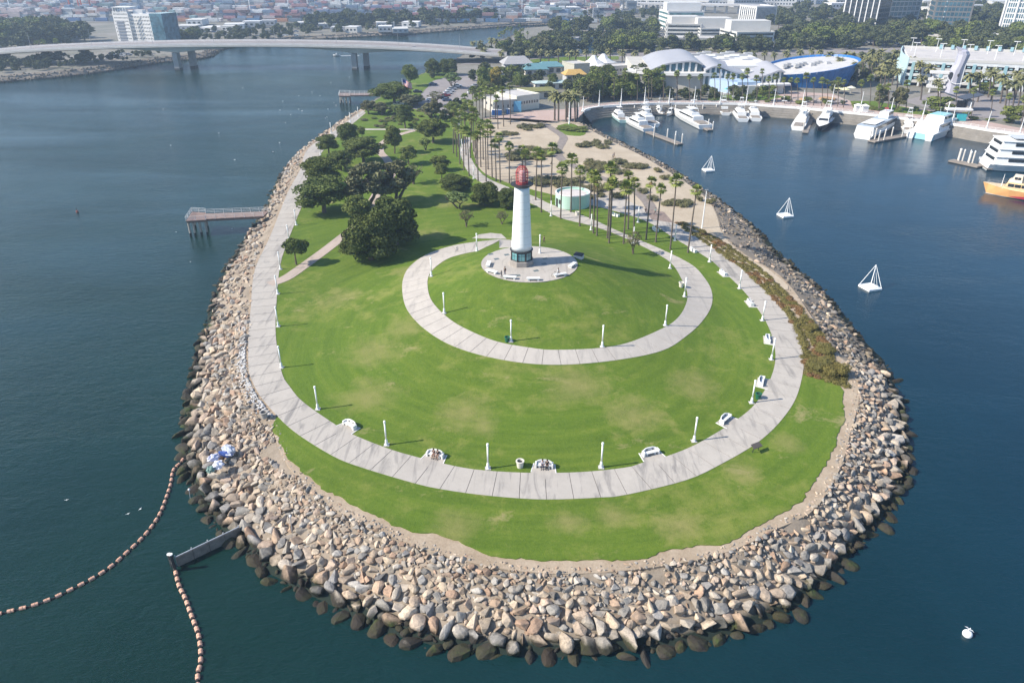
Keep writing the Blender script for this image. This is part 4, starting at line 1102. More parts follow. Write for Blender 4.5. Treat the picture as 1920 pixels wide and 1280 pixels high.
def bicycle(label, p, rz, s=1.0, col=m_grey):
    t = thing('bicycle', label, 'bicycle', p, rz, None, s)
    for x in (-.52, .52):
        w = MB(); w.tube([(x + .33 * math.cos(2 * math.pi * k / 14), 0, .34 + .33 * math.sin(2 * math.pi * k / 14)) for k in range(15)], .025, 5); wo = w.build('wheel', m_dark, t)
        h = MB(); h.cyl((x, -.05, .34), (x, .05, .34), .04, n=6); h.build('hub', m_grey, wo)
    f = MB(); f.tube([(-.52, 0, .34), (-.15, 0, .80), (.36, 0, .82), (.52, 0, .34)], .025, 5); f.tube([(-.52, 0, .34), (-.02, 0, .30), (.36, 0, .78)], .025, 5); f.tube([(-.02, 0, .30), (-.17, 0, .90)], .022, 5); f.build('frame', col, t)
    f = MB(); f.box((-.18, 0, .93), (.25, .12, .05)); f.build('saddle', m_dark, t)
    f = MB(); f.tube([(.34, -.26, 1.0), (.36, 0, .98), (.34, .26, 1.0)], .018, 5); f.tube([(.36, 0, .8), (.36, 0, .98)], .02, 5); f.build('handlebar', m_dark, t)
    f = MB(); f.box((-.02, .1, .2), (.1, .1, .03)); f.box((-.02, -.1, .4), (.1, .1, .03)); f.build('pedals', m_dark, t)
p = at(941, 522, PLZ); bicycle('small child bike beside the standing pair on the plaza', (p[0], p[1], PLZ + .06), .9, .65)
p = at(1042, 519, PLZ); bicycle('white framed bicycle leaning by the right front plaza bench', (p[0], p[1], PLZ + .06), .25, 1.0, white_c)
p = at(1213, 402.5); bicycle('dark bicycle wheeled by the left person on the timber deck', (p[0], p[1], 4.29), 1.0)
p = at(1231, 404); bicycle('dark bicycle wheeled by the right person on the timber deck', (p[0], p[1], 4.29), -.9)
p = at(857, 477, 8.3); pz = G(857, 472); bicycle('dark scooter bike parked on the back left of the spiral path', (pz[0], pz[1], pz[2] + .06), 1.3)
# ================================================================== VEGETATION
def leafy(name, lobes, n, size, mat, seed, outward=.65, core=.80, droop=0.0, aspect=1.0, zmin=-1e9):
    """many small leaf clumps spread over the lobes of a crown, with darker inner mass of the same leaves"""
    rg = np.random.default_rng(seed)
    L = np.array([(c[0], c[1], c[2], r[0], r[1], r[2]) for c, r in lobes])
    area = (L[:, 3] * L[:, 5] + L[:, 3] * L[:, 4]) ; pr = area / area.sum()
    V, F, T = [], [], []
    cnt = 0; tries = 0
    while cnt < n and tries < 12:
        tries += 1
        m = int((n - cnt) * 1.6) + 50
        k = rg.choice(len(L), m, p=pr)
        d = rg.normal(size=(m, 3)); d /= np.linalg.norm(d, axis=1)[:, None]
        d[:, 2] = np.where(d[:, 2] < -.35, -d[:, 2], d[:, 2])
        rad = rg.uniform(.80, 1.06, m)[:, None]
        P = L[k, :3] + d * L[k, 3:] * rad
        keep = P[:, 2] > zmin
        for j in range(len(L)):
            q = (P - L[j, :3]) / L[j, 3:]
            keep &= ~((np.einsum('ij,ij->i', q, q) < .62) & (k != j))
        P, d, k = P[keep][:n - cnt], d[keep][:n - cnt], k[keep][:n - cnt]
        m = len(P)
        nr = d * outward + rg.normal(size=(m, 3)) * (1 - outward) ; nr /= np.linalg.norm(nr, axis=1)[:, None]
        u = np.cross(nr, rg.normal(size=(m, 3))); u /= np.linalg.norm(u, axis=1)[:, None] + 1e-9
        if droop:
            u = u * (1 - droop) + np.array([0, 0, -1.0]) * droop; u /= np.linalg.norm(u, axis=1)[:, None] + 1e-9
        w = np.cross(nr, u); w /= np.linalg.norm(w, axis=1)[:, None] + 1e-9
        s = size * rg.uniform(.6, 1.35, m)[:, None]
        b0 = P - u * s * .5 * aspect; b1 = P + u * s * .5 * aspect
        # a bent leaf clump: two triangles folded along the middle plus a side one
        q0 = P + w * s * .42 + nr * s * .12; q1 = P - w * s * .42 + nr * s * .12
        o = len(V) and sum(len(x) for x in V) or 0
        A = np.stack([b0, q0, b1, q1], 1).reshape(-1, 3)
        V.append(A); idx = np.arange(m)[:, None] * 4 + o
        F.append(np.concatenate([idx + np.array([0, 1, 2]), idx + np.array([0, 2, 3])], 0))
        lobe_t = rg.uniform(.2, .8, len(L))
        T.append(np.repeat(np.clip(.6 * lobe_t[k] + .4 * rg.uniform(0, 1, m), 0, 1), 4))
        cnt += m
    base = sum(len(x) for x in V)
    if core:
        ico = bmesh.new(); bmesh.ops.create_icosphere(ico, subdivisions=1, radius=1)
        iv = np.array([tuple(v.co) for v in ico.verts]); fi = np.array([[v.index for v in f.verts] for f in ico.faces]); ico.free()
        for j in range(len(L)):
            vv = L[j, :3] + iv * L[j, 3:] * core * rg.uniform(.85, 1.05, (len(iv), 1))
            vv[:, 2] = np.maximum(vv[:, 2], zmin)
            V.append(vv); F.append(fi + base); base += len(iv); T.append(np.full(len(iv), .35))
    V = np.concatenate(V); F = np.concatenate(F); T = np.concatenate(T)
    me = bpy.data.meshes.new(name); me.from_pydata(V.tolist(), [], F.tolist()); me.materials.append(mat)
    a = me.attributes.new('tint', 'FLOAT', 'POINT'); a.data.foreach_set('value', T)
    return me

def trunk_mesh(h, r, seed, fork=.55, spread=.3, n_limb=5, top=.85, multi=1):
    rr = random.Random(seed); mb = MB()
    for m_ in range(multi):
        bx, by = (rr.uniform(-.2, .2), rr.uniform(-.2, .2)) if multi > 1 else (0, 0)
        lean = (rr.uniform(-.06, .06) * (1 + 2 * (multi > 1)), rr.uniform(-.06, .06) * (1 + 2 * (multi > 1)))
        P = [(bx + lean[0] * h * k / 3 + rr.uniform(-.05, .05) * r * 4 * k, by + lean[1] * h * k / 3, h * fork * k / 3 - (.2 if k == 0 else 0)) for k in range(4)]
        for k in range(3): mb.cyl(P[k], P[k + 1], r * (1.25 - .22 * k), r * (1.03 - .2 * k), 7)
        for q in range(n_limb):
            a = 2 * math.pi * (q + rr.random() * .6) / n_limb; z0 = rr.uniform(.75, 1.0); s = Vector(P[3]) * z0 + Vector(P[2]) * (1 - z0)
            e = Vector((s.x + math.cos(a) * h * spread * rr.uniform(.6, 1.1), s.y + math.sin(a) * h * spread * rr.uniform(.6, 1.1), h * rr.uniform(top * .75, top)))
            mid = s.lerp(e, .5) + Vector((0, 0, -h * .04))
            mb.cyl(s, mid, r * .5, r * .33, 5); mb.cyl(mid, e, r * .33, r * .12, 5)
            for w in range(2):
                e2 = mid + Vector((rr.uniform(-1, 1), rr.uniform(-1, 1), rr.uniform(.2, .8))) * h * .16; mb.cyl(mid, e2, r * .22, r * .06, 4)
    return mb.mesh('trunk', m_bark)

# every kind of crown is made for a tree 10 m tall; width factors are set per tree
def lobes_round(seed, n, rx, z0, z1, lr, flat=1.0):
    rr = random.Random(seed); out = []
    for k in range(n):
        a = 2 * math.pi * k * .618 + rr.uniform(-.3, .3); u = (k + .5) / n; z = z0 + (z1 - z0) * u
        w = math.sqrt(max(0, 1 - ((u - .42) / .62) ** 2)) * rx; q = rr.uniform(.35, .85)
        s = lr * rr.uniform(.75, 1.25); out.append(((math.cos(a) * w * q, math.sin(a) * w * q, z), (s, s, s * flat * rr.uniform(.8, 1.0))))
    return out
CROWN, TRUNK = {}, {}
for v in range(3):
    CROWN['ficus', v] = leafy('crown', lobes_round(10 + v, 22, 4.7, 1.7, 8.4, 2.0), 5200, .46, FOL['ficus'], 100 + v, .42)
    TRUNK['ficus', v] = trunk_mesh(10, .5, 200 + v, .3, .3, 5, .6)
    CROWN['pine', v] = leafy('crown', lobes_round(20 + v, 18, 4.6, 3.2, 8.8, 1.8, .7), 4300, .42, FOL['pine'], 110 + v, .4)
    TRUNK['pine', v] = trunk_mesh(10, .34, 210 + v, .5, .38, 6, .8)
    CROWN['green', v] = leafy('crown', lobes_round(30 + v, 13, 3.5, 3.2, 8.8, 1.75, .9), 3000, .46, FOL['green'], 120 + v, .42)
    TRUNK['green', v] = trunk_mesh(10, .28, 220 + v, .42, .25, 5, .75)
    CROWN['grey', v] = leafy('crown', lobes_round(40 + v, 13, 3.4, 3.2, 9.2, 1.25, 1.0), 3000, .55, FOL['grey'], 130 + v, .45, .72, .35, 1.5)
    TRUNK['grey', v] = trunk_mesh(10, .30, 230 + v, .4, .25, 6, .9, 2)
    CROWN['light', v] = leafy('crown', lobes_round(60 + v, 9, 3.9, 4.8, 8.6, 1.5, .7), 1700, .55, FOL['light'], 140 + v, .5, .6)
    TRUNK['light', v] = trunk_mesh(10, .30, 240 + v, .35, .34, 4, .8, 3)
    CROWN['sparse', v] = leafy('crown', lobes_round(70 + v, 9, 3.6, 4.5, 9.0, 1.4, .8), 520, .55, FOL['grey'], 150 + v, .4, 0)
    TRUNK['sparse', v] = trunk_mesh(10, .30, 250 + v, .35, .36, 7, .95, 2)
    CROWN['far', v] = leafy('crown', lobes_round(80 + v, 8, 3.9, 3.4, 8.4, 2.0, .8), 620, .95, FOL['far'], 160 + v, .55, .82)
    TRUNK['far', v] = trunk_mesh(10, .3, 260 + v, .4, .25, 3, .6)
    CROWN['fargreen', v] = leafy('crown', lobes_round(85 + v, 8, 3.7, 3.4, 8.6, 1.9, .85), 620, .95, FOL['green'], 165 + v, .55, .82)
    TRUNK['fargreen', v] = TRUNK['far', v]
CROWN['yellow', 0] = leafy('crown', lobes_round(90, 13, 2.7, 1.8, 8.9, 1.4, 1.1), 2200, .55, FOL['yellow'], 170)
TRUNK['yellow', 0] = trunk_mesh(10, .25, 270, .3, .2, 4, .7)
CROWN['willow', 0] = leafy('crown', lobes_round(95, 9, 3.4, 5.4, 8.6, 1.5, .95), 1900, .6, FOL['green'], 171, .45, .6, .55, 1.7)
TRUNK['willow', 0] = trunk_mesh(10, .26, 271, .5, .28, 5, .8)
for v in range(2): CROWN['wood', v] = leafy('crown', lobes_round(180 + v, 6, 3.9, 2.6, 8.2, 2.3, .8), 230, 1.5, FOL['far'], 190 + v, .5, .85)
def CROWN_SIZE(kind, v):
    c = np.array([tuple(q.co) for q in CROWN[kind, v].vertices]); d = c.max(0) - c.min(0); return (d[0] + d[1]) / 2, c[:, 2].max()
_tc = [0]
def tree(kind, label, px, wpx, hpx, group=None, name=None, base_fn=G):
    p = base_fn(*px); _tc[0] += 1
    v = _tc[0] % 3 if (kind, 1) in CROWN else 0
    W = size_at(wpx, p); Hh = max(1.5, (z_at(px[1] - hpx, p[1] + W * .12) - p[2]))
    wid, hgt = CROWN_SIZE(kind, v)
    return tree_m(kind, v, label, p, W * 1.08 / wid * 10, Hh / hgt * 10, group, name)
def tree_m(kind, v, label, p, W, Hh, group=None, name=None):
    nm = name or {'ficus': 'fig_tree', 'pine': 'pine_tree', 'grey': 'pepper_tree', 'yellow': 'yellow_tree', 'willow': 'weeping_tree'}.get(kind, 'park_tree' if kind in ('green', 'light', 'sparse') else 'street_tree')
    t = thing(nm, label, 'tree', (p[0], p[1], p[2] - .05), random.uniform(0, 6.28), group, (W / 10, W / 10, Hh / 10))
    link('trunk', TRUNK[kind, v], t); link('crown', CROWN[kind, v], t)
    return t
TREES = [
    ('ficus', 'large dense dark green fig tree, front one of the pair left of the lighthouse', (697, 486), 102, 94), ('ficus', 'large dense dark fig tree, rear right one of the pair', (742, 458), 92, 92),
    ('green', 'mid green tree tucked behind the big dark fig trees', (675, 426), 60, 62), ('grey', 'grey brown feathery tree left of its twin behind the fig trees', (692, 388), 84, 88), ('grey', 'grey brown feathery tree behind the fig trees, right one', (744, 380), 72, 82),
    ('pine', 'broad dark pine by the promenade near the fishing pier, lowest of the row', (608, 398), 98, 70), ('pine', 'dark pine second of the row along the promenade', (606, 352), 74, 62),
    ('pine', 'wide spreading dark pine beside the bend of the garden path', (682, 306), 82, 52), ('pine', 'round dark pine touching the promenade, left of a pair', (617, 290), 38, 40), ('pine', 'pointed dark pine, right of a pair by the promenade', (655, 280), 42, 52),
    ('pine', 'dark pine filling the gap between the promenade pines', (640, 320), 50, 40),
    ('green', 'very small round tree beside the lawn footpath', (679, 258), 18, 22), ('green', 'upright dark tree alone on the lawn right of the garden path', (740, 288), 34, 56), ('pine', 'broad dark pine above the middle lawn', (812, 268), 62, 48),
    ('green', 'small round tree with a clear trunk on the middle lawn', (766, 308), 38, 36), ('light', 'small pale multi stemmed tree under the broad pine', (798, 282), 22, 24), ('green', 'rounded tree at the lawn edge near the palm grove', (825, 320), 36, 30), ('green', 'smaller tree just below the rounded one by the palm grove', (828, 335), 28, 30),
    ('ficus', 'low wide dark tree at the foot of the palm grove', (853, 356), 58, 32), ('ficus', 'spreading dark tree left of the lighthouse top', (911, 384), 56, 44), ('light', 'pale open tree on the grass behind the fig trees', (860, 391), 42, 34),
    ('sparse', 'thin young tree with few leaves on the grass, left of two', (874, 425), 26, 32), ('sparse', 'thin young tree just left of the lighthouse', (941, 420), 24, 26), ('ficus', 'rounded dark tree partly behind the lighthouse', (952, 390), 40, 40),
    ('sparse', 'bare branched tree right of the feathery trees', (775, 345), 36, 36), ('willow', 'small weeping tree alone by the garden path junction', (556, 496), 44, 52), ('sparse', 'bare greyish tree between the promenade pines and the path', (653, 322), 22, 26),
    ('sparse', 'bare young tree between palms by the spiral path', (1187, 476), 27, 44),
    ('pine', 'very broad dark pine beside the flagpole', (738, 196), 80, 44), ('green', 'upright green tree behind the flag', (770, 162), 34, 42), ('ficus', 'dark round tree by the water, left of two at the car park', (812, 141), 34, 32), ('ficus', 'dark round tree at the car park, right of two', (842, 141), 36, 32),
    ('grey', 'grey green tree right of the flagpole foot', (768, 201), 42, 26), ('grey', 'grey bush like tree at the far promenade bend, left one', (692, 214), 30, 27), ('grey', 'grey bush like tree at the far promenade bend, right one', (716, 216), 30, 25),
    ('pine', 'dark tree on the far lawn below the flagpole', (760, 240), 36, 46), ('grey', 'grey spreading tree below the car park', (808, 221), 42, 29), ('yellow', 'tall yellow leaved tree beside the car park', (930, 170), 29, 46), ('green', 'tall green tree just left of the yellow tree', (905, 174), 30, 50),
    ('sparse', 'bare tree between parked cars', (820, 199), 30, 29), ('light', 'pale tree at the car park kerb', (848, 166), 32, 32), ('green', 'leafy tree below the parked cars near the palms', (850, 214), 34, 25), ('light', 'small bright tree on the far lawn near the promenade', (740, 215), 22, 20),
    ('green', 'small tree in the grass behind the broad pine', (783, 196), 26, 20), ('green', 'green tree in the car park island by the palms', (935, 195), 30, 30)]
for k, l, px, w, h in TREES: tree(k, l, px, w, h)

# ------------------------------------------------------------------ palms
def fan_head(seed, mat):
    rr = random.Random(seed); mb = MB(); T = []
    def tri(a, b_, c, t): mb.add([a, b_, c], [(0, 1, 2)]); T.extend([t] * 3)
    for k in range(34):
        a = k * 2.39996 + rr.uniform(-.2, .2); el = math.radians(rr.uniform(-45, 78)); t = rr.uniform(.1, .95)
        d = Vector((math.cos(a) * math.cos(el), math.sin(a) * math.cos(el), math.sin(el))); side = Vector((-math.sin(a), math.cos(a), 0)); up = d.cross(side) * -1
        L0 = rr.uniform(.55, .8); L1 = rr.uniform(1.25, 1.7); c = d * L0
        tri(Vector((0, 0, 0)) + side * .03, Vector((0, 0, 0)) - side * .03, c, t)
        for j in range(7):
            an = math.radians(-75 + 25 * j); q = (d * math.cos(an) + side * math.sin(an)); tip = c + q * (L1 - L0) * rr.uniform(.85, 1.1) - Vector((0, 0, .22 * rr.random()))
            w = (side * math.cos(an) - d * math.sin(an)) * .10; tri(c, c + q * .4 + w + up * .03, tip, t); tri(c, tip, c + q * .4 - w + up * .03, t)
    me = mb.mesh('fronds', mat); at_ = me.attributes.new('tint', 'FLOAT', 'POINT'); at_.data.foreach_set('value', T); return me
def date_head(seed, mat):
    rr = random.Random(seed); mb = MB(); T = []
    for k in range(46):
        a = k * 2.39996 + rr.uniform(-.15, .15); el = math.radians(rr.uniform(-25, 75)); t = rr.uniform(.1, .95); L = rr.uniform(2.5, 3.2)
        side = Vector((-math.sin(a), math.cos(a), 0)); p = Vector((0, 0, 0)); e = el; prev = None; n = 5
        for j in range(n + 1):
            u = j / n; w = .42 * math.sin(math.pi * min(1, .15 + .85 * u)) + .02
            l, r_ = p + side * w - Vector((0, 0, w * .45)), p - side * w - Vector((0, 0, w * .45))
            if prev:
                mb.add([prev[0], l, p, prev[1]], [(0, 1, 2), (0, 2, 3)]); T.extend([t] * 4); mb.add([prev[1], p, r_, prev[2]], [(0, 1, 2), (0, 2, 3)]); T.extend([t] * 4)
            prev = (l, p.copy(), r_); d = Vector((math.cos(a) * math.cos(e), math.sin(a) * math.cos(e), math.sin(e))); p = p + d * L / n; e -= math.radians(17)
    me = mb.mesh('fronds', mat); at_ = me.attributes.new('tint', 'FLOAT', 'POINT'); at_.data.foreach_set('value', T); return me
FAN = [fan_head(300 + k, FOL['fan']) for k in range(4)]; DATE = [date_head(310 + k, FOL['date']) for k in range(3)]
def skirt_mesh(seed):
    rr = random.Random(seed); mb = MB()
    for k in range(22):
        a = k * 2.4; r0 = .16; r1 = rr.uniform(.3, .55); z = rr.uniform(-1.5, -.7)
        mb.add([(math.cos(a - .25) * r0, math.sin(a - .25) * r0, .1), (math.cos(a + .25) * r0, math.sin(a + .25) * r0, .1), (math.cos(a) * r1, math.sin(a) * r1, z)], [(0, 1, 2)])
    return mb.mesh('dead_fronds', m_skirt)
SKIRT = [skirt_mesh(s) for s in range(3)]
PTRUNK = {}
def palm(kind, label, base, h, lean=(0, 0), group=None, s=1.0):
    t = thing('fan_palm' if kind == 'fan' else 'date_palm', label, 'palm', (base[0], base[1], base[2] - .05), 0, group)
    key = (kind, round(h * 2) / 2, round(lean[0] * 4) / 4, round(lean[1] * 4) / 4)
    if key not in PTRUNK:
        mb = MB(); r0, r1 = (.19, .13) if kind == 'fan' else (.36, .30); n = 5
        P = [Vector((key[2] * (k / n) ** 1.6, key[3] * (k / n) ** 1.6, key[1] * k / n)) for k in range(n + 1)]
        mb.cyl(P[0] - Vector((0, 0, .1)), P[0] + Vector((0, 0, .5)), r0 * 1.5, r0 * 1.05, 8)
        for k in range(n): mb.cyl(P[k], P[k + 1], r0 + (r1 - r0) * k / n, r0 + (r1 - r0) * (k + 1) / n, 8)
        PTRUNK[key] = mb.mesh('trunk', m_palm_bark)
    link('trunk', PTRUNK[key], t)
    o = link('fronds', random.choice(FAN if kind == 'fan' else DATE), t, (key[2], key[3], key[1]), random.uniform(0, 6.28)); o.scale = (s * random.uniform(.8, 1.12),) * 3
    if kind == 'fan':
        o = link('dead_fronds', random.choice(SKIRT), t, (key[2], key[3], key[1] - .1), random.uniform(0, 6)); o.scale = (s * random.uniform(.7, 1.3),) * 3
    return t
def palm_px(kind, label, bx, by, hx, hy, group, s=1.0, z=4.2):
    p = at(bx, by, z); h = z_at(hy, p[1]) - z; d = ray(hx, hy); X = d[0] / d[1] * p[1]
    if by > 420: p = G(bx, by)
    palm(kind, label, p, max(h, 2.5), (max(-2, min(2, X - p[0])), random.uniform(-.3, .3)), group, s)
Z = lambda x, y: (820 + x / 3.31, 200 + y / 3.31)
NEAR = [((610, 580), (620, 285), 'beside the lighthouse top'), ((645, 655), (645, 300), 'second right of the lighthouse top'), ((705, 600), (712, 262), 'third right of the lighthouse top'), ((765, 695), (775, 383), 'in front of the left side of the round building'),
        ((828, 655), (835, 328), 'in front of the middle of the round building'), ((883, 740), (885, 392), 'in front of the right side of the round building'), ((947, 695), (955, 422), 'just right of the round building'), ((968, 785), (975, 440), 'second right of the round building'),
        ((990, 800), (992, 465), 'third right of the round building'), ((1055, 815), (1076, 375), 'tallest of the cluster at the second lamp'), ((1065, 845), (1080, 480), 'shorter of the cluster by the upper spiral path'), ((1072, 800), (1090, 462), 'hidden in the cluster by the upper spiral path'), ((1155, 850), (1178, 502), 'beside the bare young tree, left one'),
        ((1183, 760), (1190, 445), 'behind the bare young tree'), ((1217, 780), (1222, 472), 'right of the bare young tree'), ((1295, 825), (1325, 470), 'left of the last five leaning palms'), ((1355, 840), (1388, 512), 'shorter one of the last four palms'),
        ((1445, 885), (1485, 462), 'second last towards the point'), ((1555, 905), (1610, 525), 'last and leaning most towards the point'), ((530, 460), (528, 270), 'straight behind the lighthouse lantern, left'), ((545, 480), (546, 296), 'straight behind the lighthouse lantern, right'),
        ((447, 475), (447, 242), 'alone left of the lighthouse lantern'), ((390, 470), (380, 192), 'front right of the left grove'), ((365, 460), (355, 238), 'shortest at the right of the left grove'), ((340, 440), (332, 140), 'tall one at the right of the left grove'), ((303, 465), (297, 168), 'on the sand edge of the left grove, second')]
for (b_, h_, w) in NEAR: palm_px('fan', 'tall fan palm ' + w, *Z(*b_), *Z(*h_), 'tall fan palms in the park', 1.28)
GROVE = [((270, 375), (265, 150)), ((253, 460), (245, 178)), ((235, 320), (232, 183)), ((197, 430), (185, 158)), ((165, 395), (160, 150)), ((140, 355), (135, 148)), ((120, 310), (115, 108)), ((285, 330), (280, 118)), ((178, 300), (172, 60)), ((205, 320), (212, 70)), ((225, 280), (222, 30)), ((240, 260), (240, 45)), ((130, 250), (128, 60)), ((100, 290), (100, 90)),
         ((150, 230), (148, 20)), ((170, 200), (170, 0)), ((215, 210), (210, -20)), ((110, 200), (105, 20)), ((240, 360), (258, 120)), ((315, 390), (312, 110))]
for b_, h_ in GROVE: palm_px('fan', 'slim fan palm packed in the grove left of the sand', *Z(*b_), *Z(*h_), 'fan palms of the left grove', 1.3)
Z3 = lambda x, y: (860 + x / 3.556, y / 3.556)
for b_, h_ in [((300, 845), (292, 598)), ((345, 830), (340, 575)), ((262, 860), (250, 655)), ((180, 780), (180, 600)), ((210, 800), (215, 605)), ((40, 790), (40, 650)), ((95, 760), (92, 600)), ((140, 770), (140, 610)), ((245, 790), (246, 600)), ((75, 830), (70, 690)), ((120, 800), (118, 650)), ((160, 820), (158, 640))]:
    palm_px('fan', 'tall fan palm before the low cream park building', *Z3(*b_), *Z3(*h_), 'fan palms before the cream building', 1.35)

# ------------------------------------------------------------------ scrub on the sand and the ground-cover hedge
BUSH = [leafy('foliage', [((random.Random(400 + v).uniform(-1, 1) * .0 + math.cos(k * 2.4) * .62 * (k > 0), math.sin(k * 2.4) * .62 * (k > 0), .32 + .12 * (k % 3)), (.48, .48, .38)) for k in range(7)], 620, .115, FOL['bush'], 400 + v, .6, .8, 0, 1.0, 0.0) for v in range(3)]
SHRUB = [leafy('foliage', [((math.cos(k * 2.4) * .5 * (k > 0), math.sin(k * 2.4) * .5 * (k > 0), .42 + .15 * (k % 3)), (.5, .5, .45)) for k in range(7)], 620, .12, FOL['green'], 420 + v, .6, .82, 0, 1.0, 0.0) for v in range(3)]
def shrub(label, p, w, h, group=None, kind=BUSH, name='scrub_bush'):
    t = thing(name, label, 'bush', (p[0], p[1], p[2] - .05), random.uniform(0, 6), group, (w / 2, w / 2 * random.uniform(.8, 1.1), h))
    link('foliage', random.choice(kind), t); return t
def clump(label, x0, x1, y0, y1, n, group, zoom=Z, wm=(3.0, 4.6), kind=BUSH, hm=(1.1, 2.0)):
    """a drift of separate bushes between zoom coordinates"""
    for k in range(n):
        u = (k + .5) / n; x, y = zoom(x0 + (x1 - x0) * u + random.uniform(-8, 8), y0 + (y1 - y0) * random.random())
        p = at(x, y); shrub(label, p, random.uniform(*wm), random.uniform(*hm), group, kind)
clump('grey green scrub bush in the drift behind the lantern top', 445, 735, 265, 335, 17, 'scrub drift behind the lantern', wm=(3.6, 5.6))
clump('scrub bush in the sand drift nearest the harbour', 875, 1060, 235, 275, 9, 'scrub drift by the harbour')
clump('scrub bush in the long drift amid the sand', 915, 1280, 350, 420, 18, 'long scrub drift on the sand', wm=(3.4, 5.2))
clump('grey green scrub bush in the drift behind the round building', 605, 890, 460, 505, 15, 'scrub drift behind the round building', wm=(3.4, 5.2))
clump('grey green scrub bush right of the round building', 900, 1190, 490, 570, 11, 'scrub right of the round building', wm=(2.6, 4.0))
clump('grey green scrub bush between the last palms and the mast', 1410, 1565, 590, 620, 6, 'scrub near the mast', wm=(2.8, 4.2))
for l, (x, y), w in [('small round scrub bush left of the last palms', (1275, 535), 3.6), ('small scrub bush just above the right promenade', (1335, 580), 3.6), ('scrub bush at the rock edge, upper', (1365, 405), 3.2), ('scrub bush at the rock edge, lower', (1412, 450), 3.6), ('small scrub bush near the rock edge mast', (1625, 585), 2.2), ('low scrub bush by the rocks below the mast', (1695, 600), 2.6)]:
    shrub(l, at(*Z(x, y)), w, 1.5)
clump('green grey scrub bush at the far edge of the sand', 505, 650, 125, 155, 6, 'scrub at the far sand edge', wm=(3.5, 5))
clump('pale low scrub bush at the far left of the sand', 395, 490, 165, 185, 4, 'pale scrub at the far left', wm=(3, 4.4), hm=(.7, 1.1))
clump('bright green low bush beside the far footbridge', 755, 915, 130, 175, 10, 'green bushes by the footbridge', wm=(3, 5), kind=SHRUB, hm=(.6, 1.2))
structure('grass_patch', sheet('grass_patch', [tuple(p) for p in smooth_line([at(*Z(x, y)) for x, y in ((745, 120), (830, 105), (915, 150), (905, 180), (820, 180), (760, 160), (745, 120))], 2)][:-1], m_lawn, .06, 3, hfun=flat))
# the strip of ground cover between the right promenade and the dirt
HO = smooth_line([at(x, y) for x, y in ((1584, 722), (1580, 693), (1556, 672), (1552, 651), (1533, 623), (1505, 590), (1474, 552), (1439, 520), (1392, 482), (1352, 454), (1310, 432), (1280, 418))], 1.0)
HI = smooth_line([at(x, y) for x, y in ((1518, 702), (1512, 674), (1504, 634), (1483, 595), (1450, 557), (1408, 515), (1361, 479), (1324, 454), (1279, 424), (1268, 415))], .5)
lob = []
for p in HO[::1]:
    q = nearest_on(HI, p); wdt = (q - p).length
    n = max(1, int(wdt / 1.3))
    for k in range(n + 1):
        c = p.lerp(q, (k + random.uniform(-.2, .2)) / max(n, 1)) if n else p
        r_ = random.uniform(.6, 1.0); lob.append(((c.x, c.y, 4.15), (r_, r_, random.uniform(.22, .5))))
me = leafy('ground_cover', lob, 26000, .20, FOL['hedge'], 77, .6, .85, 0, 1.0, 4.1)
red = foliage('red_ground_cover', (.12, .075, .035), (.27, .165, .075)); me.materials.append(red)
idx = np.zeros(len(me.polygons), int); cen = np.zeros(len(me.polygons) * 3); me.polygons.foreach_get('center', cen); cen = cen.reshape(-1, 3)
for i in range(len(idx)):
    if noise.noise((cen[i, 0] * .33, cen[i, 1] * .33, 2)) > .2: idx[i] = 1
me.polygons.foreach_set('material_index', idx)
MOUND = [leafy('foliage', [((math.cos(k * 2.4) * .5 * (k > 0), math.sin(k * 2.4) * .5 * (k > 0), .42 + .15 * (k % 3)), (.5, .5, .45)) for k in range(7)], 1500, .085, FOL['hedge'], 440, .55, .82, 0, 1.0, 0.0)]
for l, px, w, h in (('rounded yellow green shrub at the near end of the hedge, left of two', (1533, 690), 4.6, 1.5), ('rounded yellow green shrub at the near end of the hedge, right of two', (1566, 702), 5.0, 1.6), ('rounded shrub behind the near pair in the hedge', (1545, 660), 3.6, 1.2), ('rounded shrub midway along the hedge strip', (1520, 618), 3.0, .9)):
    shrub(l, at(*px), w, h, None, MOUND, 'rounded_shrub')
tag(link('ground_cover', me), 'yellow green and reddish ground cover along the right promenade', 'ground cover', kind='stuff')
# ================================================================== HARBOUR AND CITY GROUND
def px_sheet(name, px, mat, off, step, z=4.2, skirt=.3):
    return structure(name, sheet(name, [at(x, y, z)[:2] for x, y in px], mat, off, step, hfun=lambda x, y: z, skirt=skirt))
HARB = [(1093, 211), (1100, 205), (1141, 199), (1226, 194.5), (1310, 194), (1394, 195), (1450, 199), (1503, 202.5), (1557, 208), (1611, 213), (1668, 219), (1728, 226), (1802, 235), (1849, 243), (1912, 252), (2000, 268), (2250, 330)]
RIVER_E = [(1195, 40), (1120, 44.5), (1050, 47.5), (985, 53), (965, 66), (940, 75), (905, 85), (882, 97), (862, 108), (838, 119), (800, 136), (745, 164), (700, 189)]
WEST = [(-900, 255), (-500, 205), (-200, 163), (0, 142), (100, 134), (170, 126), (240, 116), (310, 106), (375, 99.5), (384, 95), (395, 88), (430, 80), (470, 74), (540, 68), (600, 65.5), (680, 61.5), (760, 57.5), (850, 50.5), (900, 47), (960, 43), (1040, 40), (1120, 38), (1200, 36)]
city = [(1060, 232)] + HARB + [(3600, 200), (3200, -55), (1200, -62), (1200, 34)] + RIVER_E + [(760, 215), (900, 226)]
px_sheet('city_ground', city, m_ground, -.03, 400, skirt=6)
px_sheet('west_bank_ground', WEST + [(1204, 30), (1204, -61), (-2500, -55), (-2500, 255)], m_ground, -.8, 400, 3.4, skirt=6)

